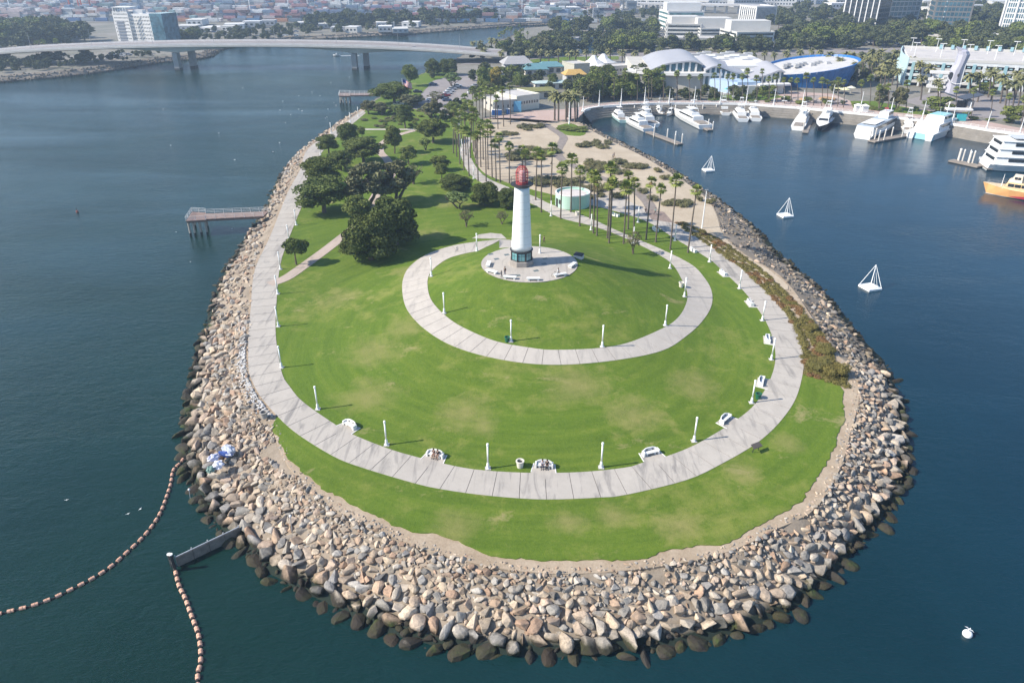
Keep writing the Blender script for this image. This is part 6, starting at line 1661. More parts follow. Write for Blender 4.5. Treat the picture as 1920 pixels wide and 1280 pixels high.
# ------------------------------------------------------------------ buildings
def windows(mb, A, B, z0, z1, floors, cols, fw=.6, fh=.5, proud=.12, inset=.04):
    """window boxes on the wall from A to B (outside on the right hand side of A->B)"""
    A, B = Vector(A), Vector(B); d = B - A; L = d.length; u = d / L; n = Vector((u.y, -u.x)); fhgt = (z1 - z0) / floors
    for f in range(floors):
        for c in range(cols):
            m = A + u * L * (inset + (1 - 2 * inset) * (c + .5) / cols) + n * proud * .2; w = L * (1 - 2 * inset) / cols * fw
            mb.box((m.x, m.y, z0 + fhgt * (f + .55)), (w, proud, fhgt * fh), math.atan2(u.y, u.x))
def block(label, name, pl, pr, depth, top, wall, win=None, floors=4, cols=6, fw=.7, fh=.5, band=False, z=4.2, parts=None, roof=True, cat='building', group=None, yaw=0.0, side_cols=None):
    """a building whose front wall stands between two ground points of the photo"""
    A, B = Vector(at(*pl, z)[:2]), Vector(at(*pr, z)[:2])
    if yaw:
        d = B - A; c, s = math.cos(yaw), math.sin(yaw); B = A + Vector((d.x * c - d.y * s, d.x * s + d.y * c))
    u = (B - A).normalized(); n = Vector((-u.y, u.x)); t = thing(name, label, cat, (A.x, A.y, z), 0, group)
    h = top if top > 0 else 10; loc = lambda p: (p.x - A.x, p.y - A.y)
    C_, D = B + n * depth, A + n * depth
    P = [loc(A), loc(B), loc(C_), loc(D)]
    mb = MB(); mb.prism(P, -1, h); mb.build('wall', wall, t)
    if roof:
        mb = MB(); cx = sum(p[0] for p in P) / 4; cy = sum(p[1] for p in P) / 4
        mb.prism([(cx + (p[0] - cx) * .985, cy + (p[1] - cy) * .985) for p in P], h, h + .12); mb.build('roof', M('flat_roof', (.50, .475, .45), .85, .15, .1), t)
        for i in range(4):
            a, b_ = Vector(P[i]), Vector(P[(i + 1) % 4]); m = (a + b_) / 2; d = b_ - a; q = MB(); q.box((m.x, m.y, h + .3), (d.length, .3, .6), math.atan2(d.y, d.x)); q.build('parapet', wall, t)
    if win:
        for a, b_, cc in ((P[0], P[1], cols), (P[3], P[0], side_cols or max(2, cols // 2)), (P[1], P[2], side_cols or max(2, cols // 2))):
            g = MB()
            if band: windows(g, a, b_, .8, h, floors, 1, .96, fh, .25, .02)
            else: windows(g, a, b_, .8, h - .4, floors, cc, fw, fh)
            tag(g.build('window_rows', win, t), kind='stuff')
    return t, P, h
def HT(px, py_base, py_top, z=4.2):
    p = at(px, py_base, z); return z_at(py_top, p[1]) - z
g_dark = glass('office_glass', (.025, .035, .04), .1); g_blue = glass('blue_glass', (.05, .12, .16), .08); g_green = glass('green_glass', (.10, .20, .20), .1)
m_cream = M('cream_wall', (.50, .475, .42), .8, .08, .15); m_pale = M('pale_wall', (.56, .545, .51), .8, .06, .15); m_bright = M('bright_wall', (.66, .65, .63), .7, .05, .15); m_greyw = M('grey_wall', (.42, .42, .42), .8, .1, .15)

# the hotel on the far bank
def hotel():
    t, P, h = block('white nine storey hotel block on the far river bank', 'hotel', (224, 84), (252, 85), 16, HT(224, 84, 24), m_bright, None)
    A = Vector(P[0]); B = Vector(P[1]); W = (B - A).length; u = (B - A) / W; n = Vector((-u.y, u.x)); fh = h / 9
    g = MB(); windows(g, P[0], P[1], .8, h, 9, 11, .35, .42); tag(g.build('window_rows', g_dark, t), kind='stuff')
    m = A + u * W * .5 - n * .35; mb = MB(); mb.box((m.x, m.y, h * .42), (W * .52, .5, h * .66)); pn = mb.build('grey_panel', M('hotel_panel', (.45, .45, .46), .7), t)
    for k in range(7):
        q = MB(); q.box((m.x, m.y - .3, h * .13 + k * h * .095), (W * .5, .3, .35)); q.build('panel_slat', M('hotel_slat', (.25, .25, .26), .7), pn)
    q = MB()
    for k in range(6): q.box((A.x + u.x * W * (k + .5) / 6, A.y + u.y * W * (k + .5) / 6 + .4, h + 1.7), (.7, .7, 3.2))
    tag(q.build('roof_columns', m_bright, t), kind='stuff'); q = MB(); c = A + u * W * .5 + n * 6; q.box((c.x, c.y, h + 3.5), (W, 13, .5)); q.build('roof_canopy', m_bright, t)
    # wing
    w0 = B + n * 1.5; q = MB(); q.prism([(w0.x, w0.y), (w0.x + u.x * 19, w0.y + u.y * 19), (w0.x + u.x * 19 + n.x * 14, w0.y + u.y * 19 + n.y * 14), (w0.x + n.x * 14, w0.y + n.y * 14)], -1, h * .97); wg = q.build('wing', m_bright, t)
    g = MB(); windows(g, (w0.x, w0.y), (w0.x + u.x * 19, w0.y + u.y * 19), .8, h * .93, 8, 13, .35, .42); tag(g.build('window_rows', g_dark, wg), kind='stuff')
    for k in range(1, 8):
        q = MB(); m = w0 + u * 9.5 - n * .1; q.box((m.x, m.y, .8 + k * h * .93 / 8), (19, .4, .3)); q.build('floor_ledge', m_pale, wg)
    e0 = w0 + u * 19 - n * 2; q = MB(); q.prism([(e0.x, e0.y), (e0.x + u.x * 10.5, e0.y + u.y * 10.5), (e0.x + u.x * 10.5 + n.x * 16, e0.y + u.y * 10.5 + n.y * 16), (e0.x + n.x * 16, e0.y + n.y * 16)], -1, h * 1.0); gl = q.build('glass_end', g_blue, t)
    for k in range(1, 10):
        q = MB(); m = e0 + u * 5.25 - n * .05; q.box((m.x, m.y, k * h / 10), (10.5, .15, .18)); q.build('glazing_bar', M('bar_blue', (.10, .16, .2), .5), gl)
    q = MB(); m = w0 + u * 5 + n * 5; q.box((m.x, m.y, h * .97 + 1.2), (7, 5, 2.4)); q.build('plant_room', m_bright, t)
hotel()

# office blocks
def office(label, pl, pr, depth, ptop, wall, win, floors, band=True, pent=None, **kw):
    t, P, h = block(label, 'office_block', pl, pr, depth, HT(*pl, ptop), wall, win, floors, band=band, fh=.42, **kw)
    if pent:
        cx = sum(p[0] for p in P) / 4; cy = sum(p[1] for p in P) / 4; q = MB(); q.box((cx, cy, h + pent[1] / 2), (pent[0], depth * .5, pent[1])); q.build('penthouse', wall, t)
    return t
office('pale banded office block, left front one of the office group', (1248, 77), (1312, 78), 34, 46, m_pale, g_dark, 4, pent=(22, 5))
office('pale banded office block in the middle of the office group', (1311, 80), (1371, 80), 34, 55, m_pale, g_dark, 4, pent=(26, 7))
office('pale banded office block at the right end of the office group', (1378, 93), (1448, 92), 32, 62, m_pale, g_dark, 4, pent=(28, 7))
office('low wide banded office wing in front of the office group', (1264, 91), (1372, 93), 14, 72, m_pale, g_dark, 2)
office('taller office block with green glass rows behind the office group', (1250, 58), (1318, 58), 34, 23, m_bright, g_green, 4, pent=(30, 7), yaw=.05)
office('flat white annexe right of the office group', (1450, 92), (1478, 90), 20, 80, m_bright, g_dark, 2)
t, P, h = block('white office slab with vertical fins far behind the offices', 'office_slab', (1415, 45), (1453, 44), 30, HT(1415, 45, 14), m_bright, g_dark, 1, 16, .45, .85)
# towers
def tower(label, pl, pr, depth, H, wall, win, floors, cols, fins=None, fw=.8, fh=.75, yaw=0.0, extra=None):
    t, P, h = block(label, 'tower_block', pl, pr, depth, H, wall, win, floors, cols, fw, fh, yaw=yaw)
    if fins:
        for a, b_, n in ((P[0], P[1], fins[0]), (P[3], P[0], fins[1])):
            a, b_ = Vector(a), Vector(b_); d = b_ - a; nn = Vector((d.y, -d.x)).normalized()
            for k in range(n + 1):
                m = a + d * k / n + nn * .4; q = MB(); q.box((m.x, m.y, H / 2), (.9, .9, H + 1), math.atan2(d.y, d.x)); q.build('fin', m_bright, t)
    return t
tower('dark tower with white vertical fins', (1577, 52), (1639, 56), 26, 75, M('tower_dark', (.06, .06, .065), .4), g_dark, 18, 12, (6, 3))
tower('blue grey glass tower with white grid lines', (1660, 52), (1718, 50), 24, 75, M('tower_grey', (.38, .41, .43), .5), g_blue, 18, 7, None, .86, .8)
tower('glass tower with a white end wall', (1741, 62), (1812, 64), 26, 80, M('tower_brown', (.20, .19, .18), .5), g_blue, 20, 9, None, .8, .72)
q, P, h = block('narrow white windowed slab joined to the glass tower', 'tower_block', (1731, 54), (1742, 62), 8, 79, m_bright, g_dark, 20, 3, .3, .4)
tower('white tower with close vertical ribs at the right edge', (1869, 67), (1990, 74), 30, 90, m_bright, g_blue, 22, 26, (5, 3), .6, .75)
t, P, h = block('low white podium building below the ribbed tower', 'podium_building', (1856, 84), (1990, 92), 18, 7, m_bright, g_dark, 2, 10, .9, .3)
block('low cream building in the trees before the dark tower', 'low_building', (1556, 62), (1626, 66), 12, 5, m_cream, g_dark, 1, 10)
block('low terraced building in the trees right of the glass tower', 'low_building', (1736, 84), (1772, 86), 12, 6, m_cream, g_dark, 2, 5)
block('small white building in the trees left of the ribbed tower', 'low_building', (1803, 78), (1822, 79), 10, 5, m_bright, g_dark, 1, 3)

# the parking structure by the harbour with its shell fronted stair tower
def parking():
    tq = M('turquoise_paint', (.30, .48, .52), .6, .08, .2); pv = M('parking_wall', (.62, .64, .64), .8, .1, .2)
    A, B = Vector(at(1694, 160)[:2]), Vector(at(1985, 176)[:2]); u = (B - A).normalized(); n = Vector((-u.y, u.x)); L = (B - A).length; D = 60; h = 11.5
    t = thing('parking_structure', 'long grey and turquoise parking structure beside the harbour', 'building', (A.x, A.y, 4.2), math.atan2(u.y, u.x))
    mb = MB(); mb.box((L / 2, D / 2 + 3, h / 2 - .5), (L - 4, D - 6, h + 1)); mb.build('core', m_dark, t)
    for k in range(4):
        mb = MB(); mb.box((L / 2, D / 2, k * 3.0 + 2.2), (L, D, 1.3)); mb.build('floor_edge', pv if k % 2 else m_pale, t)
    for k in range(15):
        mb = MB(); mb.box((L * (k + .5) / 15, .3, h / 2 - .3), (1.4, 1.0, h)); mb.build('column', tq if k % 3 == 0 else pv, t)
    for k in range(14):
        for f in range(3):
            mb = MB(); mb.box((L * (k + 1) / 15, .6, f * 3.0 + 3.7), (L / 15 - 3.2, .3, .5)); mb.build('grille', tq, t)
    mb = MB(); mb.box((L / 2, D / 2, h + .4), (L - 1, D - 1, .2)); mb.build('top_deck', M('top_deck', (.52, .49, .46), .9, .12, .15), t)
    for x, y, w, d in ((L / 2, .2, L, .4), (L / 2, D - .2, L, .4)):
        mb = MB(); mb.box((x, y, h + 1.1), (w, d, 1.2)); mb.build('parapet', m_pale, t)
    pts = [(-.6 - 2 * math.sin(math.pi * k / 8), D * k / 8) for k in range(9)]
    mb = MB(); mb.prism(pts + [(q[0] + .5, q[1]) for q in pts[::-1]], 0, h + 1.5); mb.build('curved_end', M('pale_turquoise', (.46, .60, .62), .7, .08, .2), t)
    for k in range(8):
        mb = MB(); mb.box((-1.0 - 1.9 * math.sin(math.pi * (k + .5) / 8), D * (k + .5) / 8, h * .35), (.8, 1.6, h * .6)); mb.build('end_louvre', M('louvre', (.55, .68, .70), .6), t)
    for k in range(11):
        for y in (18, 44):
            if (k + y) % 2: continue
            mb = MB(); x = L * (k + .5) / 11; mb.cyl((x, y, h), (x, y, h + 7), .16, .1, 6); mb.box((x, y, h + 7.1), (3.0, .5, .25)); mb.build('deck_lamp', m_white, t)
    for k in range(9):
        mb = MB(); mb.box((L * (.28 + k * .085), D - 1, h + 1.9), (1.5, .4, 2.2)); mb.build('sail_fin', tq, t)
    # stair tower
    p = at(1783, 176); s = thing('stair_tower', 'pale shell shaped stair tower with curved top on the parking structure', 'tower', (p[0], p[1], 4.2), math.atan2(u.y, u.x)); lil = M('shell_paint', (.40, .40, .46), .7, .06, .2)
    hh = HT(1783, 176, 94); secs = []
    for z, w, off in ((-.5, 5.6, 0), (hh * .35, 5.4, -.2), (hh * .55, 5.0, .1), (hh * .66, 4.2, .6), (hh * .78, 4.4, 1.0), (hh * .9, 4.8, 1.2), (hh * .97, 4.2, .6)):
        secs.append([(off - w / 2, 0, z), (off - w / 6, -1.6, z), (off + w / 6, -1.6, z), (off + w / 2, 0, z), (off + w / 2, 5, z), (off - w / 2, 5, z)])
    secs.append([(-2.6, 0, hh * 1.06), (-1.8, -.6, hh * 1.04), (-.6, -.6, hh * .99), (1.6, 0, hh * 1.0), (1.6, 5, hh * 1.0), (-2.6, 5, hh * 1.06)])
    mb = MB(); mb.loft(secs); mb.build('shaft', lil, s)
    for x, z, w, h2 in ((-2.2, hh * .42, 1.7, hh * .17), (.9, hh * .44, 1.1, hh * .08)):
        q = MB(); q.lathe([(w / 2, -.2), (w / 2, .2)], 16); q.v = [(a + x, c - 1.75 - (0 if x > -1 else -.6), b_ * (h2 / w) + z) for a, b_, c in q.v]; q.build('opening', m_dark, s)
    q = MB(); q.tube([(4.8 * math.cos(a) + 1, -2.2, hh * .46 + 4.2 * math.sin(a)) for a in np.linspace(math.pi * 1.05, math.pi * 2.05, 12)], .18, 5); q.build('ring', m_white, s)
    for k in range(3):
        q = MB(); q.box((-7.0, 1.0, 2.8 + k * 3.2), (8, 3.6, 1.1)); q.build('balcony', m_bright, s)
    for x in (-9.5, -5.0):
        q = MB(); q.box((x, -.2, 3.6), (.7, .7, 7.6)); q.build('balcony_post', m_bright, s)
parking()

# aquarium with wave shaped roofs, and its blue curved wing
def aquarium():
    p0, p1 = Vector(at(1192, 166)[:2]), Vector(at(1460, 168)[:2]); u = (p1 - p0).normalized(); L = (p1 - p0).length; n = Vector((-u.y, u.x))
    t = thing('aquarium', 'pale aquarium building with two grey wave shaped roofs', 'building', (p0.x, p0.y, 4.2), math.atan2(u.y, u.x)); rf = M('wave_roof', (.38, .38, .40), .55, .06, .2)
    mb = MB(); mb.prism([(0, 4), (L * .5, 4), (L * .5, 60), (0, 60)], -.5, 8.0); mb.build('left_hall', m_cream, t)
    mb = MB(); mb.prism([(L * .4, 12), (L * 1.0, 16), (L * 1.0, 66), (L * .4, 66)], -.5, 9); mb.build('long_hall', m_bright, t)
    # curved lower terrace
    pts = [(L * .02 + 20 * (1 - math.cos(a)) , 6 - 10 * math.sin(a)) for a in np.linspace(0, math.pi, 12)]
    mb = MB(); mb.prism([(-4, 14)] + [(-4 + 62 * k / 11, 6 - 9 * math.sin(math.pi * k / 11)) for k in range(12)] + [(58, 14)], 6.3, 7.6); mb.build('terrace_rim', m_bright, t)
    mb = MB(); mb.prism([(0, 14)] + [(0 + 54 * k / 11, 7 - 7.5 * math.sin(math.pi * k / 11)) for k in range(12)] + [(54, 14)], -.5, 6.3); mb.build('terrace_wall', m_cream, t)
    def wave_roof(x0, x1, y0, y1, zb, amp, phase):
        secs = []
        for k in range(25):
            v = k / 24; x = x0 + (x1 - x0) * v; z = zb + amp * (math.sin(phase + v * 4.2) + .25 * math.sin(2 * v * 4.2))
            secs.append([(x, y0, z), (x, y1, z + 1.0), (x, y1, z + 1.7), (x, y0, z + .7)])
        mb = MB(); mb.loft(secs); r = mb.build('wave_roof', rf, t)
        n_ = 8
        for k in range(n_):
            v0, v1 = (k + .12) / n_, (k + .88) / n_; va = (v0 + v1) / 2; z = zb + amp * (math.sin(phase + va * 4.2) + .25 * math.sin(2 * va * 4.2))
            mb = MB(); mb.box((x0 + (x1 - x0) * va, y0 + 1.6, (z) / 2), ((x1 - x0) * (v1 - v0), .4, z)); mb.build('glass_bay', g_blue, t)
            mb = MB(); mb.box((x0 + (x1 - x0) * k / n_, y0 + 1.2, z / 2), (.9, 1.0, z)); mb.build('pier', m_bright, t)
        mb = MB(); mb.box(((x0 + x1) / 2, (y0 + y1) / 2 + 2, zb / 2 - 1), (abs(x1 - x0) - 1, (y1 - y0) - 4, zb - 1)); mb.build('hall_wall', m_cream, t)
    wave_roof(L * .10, L * .46, 2, 44, 10.0, 2.4, 5.2)
    wave_roof(L * .47, L * .76, -2, 34, 8.0, 2.0, .2)
    wave_roof(L * .77, L * 1.0, -6, 22, 6.8, 1.9, 4.6)
    mb = MB(); mb.prism([(L * .5, -4), (L * .66, -14), (L * .82, -12), (L * .82, -2), (L * .6, 4)], -.5, 5.2); mb.build('blue_ramp', M('pale_blue_wall', (.40, .52, .68), .7, .08), t)
    mb = MB(); mb.prism([(L * .62, -16), (L * .98, -12), (L * .98, -3), (L * .7, -6)], -.5, 3.8); mb.build('forecourt_wall', m_bright, t)
    mb = MB(); mb.prism([(L * .8, -17), (L * 1.02, -14), (L * 1.02, -9), (L * .8, -12)], 3.9, 4.6); mb.build('forecourt_canopy', m_bright, t)
    mb = MB(); mb.lathe([(2.6, 2.6), (.1, 3.6)], 8, (L * .60, -17)); mb.build('parasol', M('parasol_blue', (.15, .5, .62), .7), t)
    for k in range(8):
        mb = MB(); mb.box((L * (.5 + .06 * k), 40 + (k % 3) * 6, 11.4), (4.5, 3, .9)); mb.build('rooflight', m_greyw, t)
    # blue wing: bowed wall rising to the right
    c = at(1512, 155); W = thing('blue_wing', 'bright blue curved building with white roof right of the aquarium', 'building', (c[0], c[1], 4.2), math.atan2(u.y, u.x)); rx, ry = 23.5, 22
    bl = M('blue_panels', (.015, .14, .42), .35, .25, .12, spec=.6)
    n_ = 48; V, F = [], []
    top = lambda a: 5.0 + 7.5 * (.5 + .5 * math.cos(a - .25)) ** .8
    for k in range(n_):
        a0, a1 = 2 * math.pi * k / n_, 2 * math.pi * (k + 1) / n_; q = MB(); secs = []
        for z, f in ((-.5, .84), (.35, .9), (.7, .97), (1.0, 1.02)):
            ring = []
            for a in (a0 + .004, a1 - .004): zz = z if z < 0 else top(a) * z; ring.append((rx * f * math.cos(a), ry * f * math.sin(a), zz))
            for a in (a1 - .004, a0 + .004): zz = z if z < 0 else top(a) * z; ring.append((rx * (f - .03) * math.cos(a), ry * (f - .03) * math.sin(a), zz))
            secs.append(ring)
        q.loft(secs); q.build('blue_panel', bl, W)
    q = MB(); q.add([(rx * .985 * math.cos(2 * math.pi * k / n_), ry * .985 * math.sin(2 * math.pi * k / n_), top(2 * math.pi * k / n_) - 1.0) for k in range(n_)] + [(0, 0, 8.2)], [(k, (k + 1) % n_, n_) for k in range(n_)]); q.build('roof', M('white_roof', (.50, .49, .48), .8, .12, .3), W)
    for k in range(9):
        q = MB(); q.box((-12 + 2.6 * k, 2 + 3 * math.sin(k * 2.1), 8.0 + .2 * k), (2.0, 3.2, 1.6)); q.build('roof_plant', m_greyw, W)
aquarium()

# small harbour and park buildings
def cream_building():
    t, P, h = block('low cream park building with blue doorway beside the pink paving', 'park_building', (928, 213), (968, 210), 14, 4.6, m_cream, g_dark, 1, 4, .25, .3)
    block('low cream rear wing of the park building with square windows', 'park_building', (969, 209), (1011, 203), 16, 5.6, M('cream2', (.62, .60, .50), .8, .08), g_dark, 1, 8, .5, .25)
    p = at(966, 211); mb = MB(); mb.box((P[1][0] + .5, P[1][1] - .3, 2.2), (3.2, .8, 4.2)); mb.build('blue_doorway', M('door_blue', (.12, .35, .55), .6), t)
cream_building()
def hip(label, px, w, d, h, rh, roof, wall, name='pavilion', yaw=.2):
    p = at(*px); t = thing(name, label, 'building', p, yaw)
    mb = MB(); mb.box((0, 0, h / 2), (w * .86, d * .86, h)); mb.build('wall', wall, t)
    mb = MB(); mb.loft([[(-w / 2, -d / 2, h), (w / 2, -d / 2, h), (w / 2, d / 2, h), (-w / 2, d / 2, h)], [(-w / 2, -d / 2, h + .25), (w / 2, -d / 2, h + .25), (w / 2, d / 2, h + .25), (-w / 2, d / 2, h + .25)], [(-w * .28, -d * .06, h + rh), (w * .28, -d * .06, h + rh), (w * .28, d * .06, h + rh), (-w * .28, d * .06, h + rh)]]); mb.build('roof', roof, t)
    for s in (-1, 0, 1):
        mb = MB(); mb.box((s * w * .27, -d * .435, h * .5), (w * .16, .1, h * .6)); mb.build('window', g_dark, t)
r_grey, r_teal, r_white, r_gold = M('roof_grey', (.34, .33, .33), .7), M('roof_teal', (.12, .25, .28), .7), M('tensile_white', (.70, .69, .67), .7), M('roof_gold', (.50, .32, .10), .7)
hip('grey roofed open pavilion right of the yellow tree', (968, 138), 17, 13, 5.5, 3.6, r_grey, m_greyw)
hip('small grey roofed shed below the open pavilion', (946, 152), 12, 9, 3.2, 1.8, r_grey, m_pale)
hip('teal roofed exhibit pavilion, left of two', (1002, 142), 14, 11, 3.6, 2.8, r_teal, m_cream)
hip('teal roofed exhibit pavilion, right of two', (1030, 136), 15, 11, 3.4, 2.4, r_teal, m_cream)
hip('small pavilion with a bright golden roof', (1076, 152), 12, 9, 3.4, 2.4, r_gold, m_greyw)
hip('long low white roof among the trees by the golden pavilion', (1032, 166), 18, 8, 2.8, 1.0, M('roof_pale_teal', (.42, .52, .50), .7), m_pale)
hip('flat grass roofed building behind the cream building', (1000, 183), 20, 12, 3.4, .6, M('sedum_roof', (.20, .20, .07), .95, .25), m_cream)
block('tall plain tan box building in the aquarium exhibits', 'exhibit_building', (1076, 143), (1105, 141), 14, HT(1076, 143, 122), M('tan_box', (.42, .40, .33), .8, .08), None)
def tents():
    for k, (x, y, w) in enumerate(((1112, 134, 17), (1130, 131, 18))):
        p = at(x, y); t = thing('tensile_canopy', 'white peaked tensile canopy, %s one beside the tan box building' % ('left', 'right')[k], 'canopy', p, .3)
        secs = []; n = 12
        for r, z in ((w / 2, 3.6), (w * .33, 4.6), (w * .18, 6.2), (w * .05, 8.6)): secs.append((r, z))
        mb = MB(); mb.lathe(secs, 8); mb.build('membrane', r_white, t)
        for a in range(4):
            mb = MB(); mb.cyl((w * .45 * math.cos(a * 1.57 + .4), w * .45 * math.sin(a * 1.57 + .4), 0), (w * .45 * math.cos(a * 1.57 + .4), w * .45 * math.sin(a * 1.57 + .4), 4), .12, n=5); mb.build('post', m_white, t)
    block('low grey terraces with blue shade sails right of the canopies', 'terrace_building', (1140, 141), (1192, 138), 12, 4.0, m_greyw, g_dark, 1, 8, .6, .4)
tents()
def kiosk():
    p = at(1796, 206); t = thing('ticket_kiosk', 'grey stone ticket kiosk with a dark V shaped roof by the harbour', 'kiosk', p, -.15); st = M('kiosk_stone', (.45, .42, .39), .8, .15)
    for s in (-1, 1):
        mb = MB(); mb.box((s * 3.4, 0, 2.0), (2.4, 5.5, 4.4)); mb.build('side_wall', st, t)
        mb = MB(); mb.loft([[(0, -4, 4.6), (s * 7, -4, 6.6), (s * 7, -4, 6.9), (0, -4, 4.9)], [(0, 4, 4.6), (s * 7, 4, 6.6), (s * 7, 4, 6.9), (0, 4, 4.9)]]); mb.build('roof_wing', M('kiosk_roof', (.06, .07, .09), .5), t)
    mb = MB(); mb.box((0, -1.0, 2.2), (4.3, .3, 3.6)); mb.build('ticket_window', g_dark, t)
    p = at(1792, 226); t = thing('gangway_booth', 'small white and turquoise gangway booth on the harbour wall', 'booth', p, -.15)
    for x, c in ((-3, m_bright), (1.5, M('booth_turq', (.05, .42, .46), .5))):
        mb = MB(); mb.box((x, 0, 1.3), (3.4, 2.4, 2.6)); mb.build('cabin', c, t)
    mb = MB(); mb.box((0, 0, 4.4), (9.5, 3, .5)); mb.build('sign_board', m_white, t)
    for x in (-4, 4):
        mb = MB(); mb.cyl((x, 0, 0), (x, 0, 7), .15, n=6); mb.build('post', m_white, t)
kiosk()
def bandstand():
    p = at(1545, 188); t = thing('round_planter', 'low round planter with stone rim on the pink paving', 'planter', p)
    mb = MB(); mb.lathe([(9.5, 0), (9.5, .6), (8.8, .6), (8.6, .3), (.1, .35)], 32); mb.build('rim', M('planter_stone', (.33, .28, .25), .85), t); mb = MB(); mb.lathe([(4, .3), (3.5, 1.0), (.1, 1.2)], 20, (1.5, 0)); mb.build('rock_bed', M('planter_ochre', (.40, .25, .13), .9), t)
    p = at(1507, 188); t = thing('round_planter', 'smaller low round planter left of the ochre one', 'planter', p); mb = MB(); mb.lathe([(5.5, 0), (5.5, .6), (4.9, .6), (4.7, .3), (.1, .3)], 28); mb.build('rim', M('planter_stone', (.33, .28, .25), .85), t); mb = MB(); mb.lathe([(2.2, .3), (1.6, .8), (.1, .9)], 16); mb.build('rock_bed', M('planter_ochre', (.40, .25, .13), .9), t)
    for k, (x, y, c) in enumerate(((1570, 176, (.7, .68, .35)), (1582, 178, (.72, .7, .4)), (1594, 175, (.68, .66, .5)))):
        p = at(x, y); t = thing('parasol', 'pale yellow parasol, %s of three on the pink paving' % ORD[k], 'parasol', p); mb = MB(); mb.lathe([(2.3, 2.5), (.1, 3.4)], 8); mb.build('canopy', M('parasol%d' % k, c, .7), t); mb = MB(); mb.cyl((0, 0, 0), (0, 0, 2.8), .06, n=6); mb.build('pole', m_white, t)
    for k, (x, y) in enumerate(((1607, 209), (1620, 210))):
        p = at(x, y); t = thing('white_stall', 'small white vendor stall on the harbour lawn, %s' % ('left', 'right')[k], 'stall', p); mb = MB(); mb.box((0, 0, 1.1), (2.6, 1.8, 2.2)); mb.build('counter', m_white, t); mb = MB(); mb.loft([[(-1.6, -1.2, 2.4), (1.6, -1.2, 2.4), (1.6, 1.2, 2.4), (-1.6, 1.2, 2.4)], [(-.2, -.2, 3.2), (.2, -.2, 3.2), (.2, .2, 3.2), (-.2, .2, 3.2)]]); mb.build('canopy', m_white, t)
bandstand()
# road bridge and lagoon behind the palms, elevated road far off
px_sheet('lagoon_water', [(1085, 101), (1160, 99), (1158, 80), (1090, 82)], m_water, .12, 60)
block('long low grey road bridge over the lagoon', 'road_bridge', (1066, 83), (1150, 80), 10, 3.6, m_greyw, None, cat='bridge')
def viaduct():
    t = thing('elevated_road', 'pale elevated road crossing the far distance', 'bridge', (0, 0, 4.2)); mt = M('viaduct_concrete', (.52, .51, .50), .85, .08, .05)
    for k, (a, b_, z) in enumerate((((985, 8), (1190, 9), 12), ((1180, 22), (1440, 27), 9), ((1105, 14), (1330, 22), 11))):
        A, B = Vector(at(*a, 4.2)), Vector(at(*b_, 4.2)); d = B - A; L = d.length; ang = math.atan2(d.y, d.x); m = (A + B) / 2
        mb = MB(); mb.box((m.x, m.y, z), (L, 14, 2.0), ang); mb.build('deck', mt, t)
        for q in range(12):
            c = A.lerp(B, (q + .5) / 12); mb = MB(); mb.box((c.x, c.y, z / 2 - 1), (2.4, 4, z), ang); mb.build('column', mt, t)
viaduct()

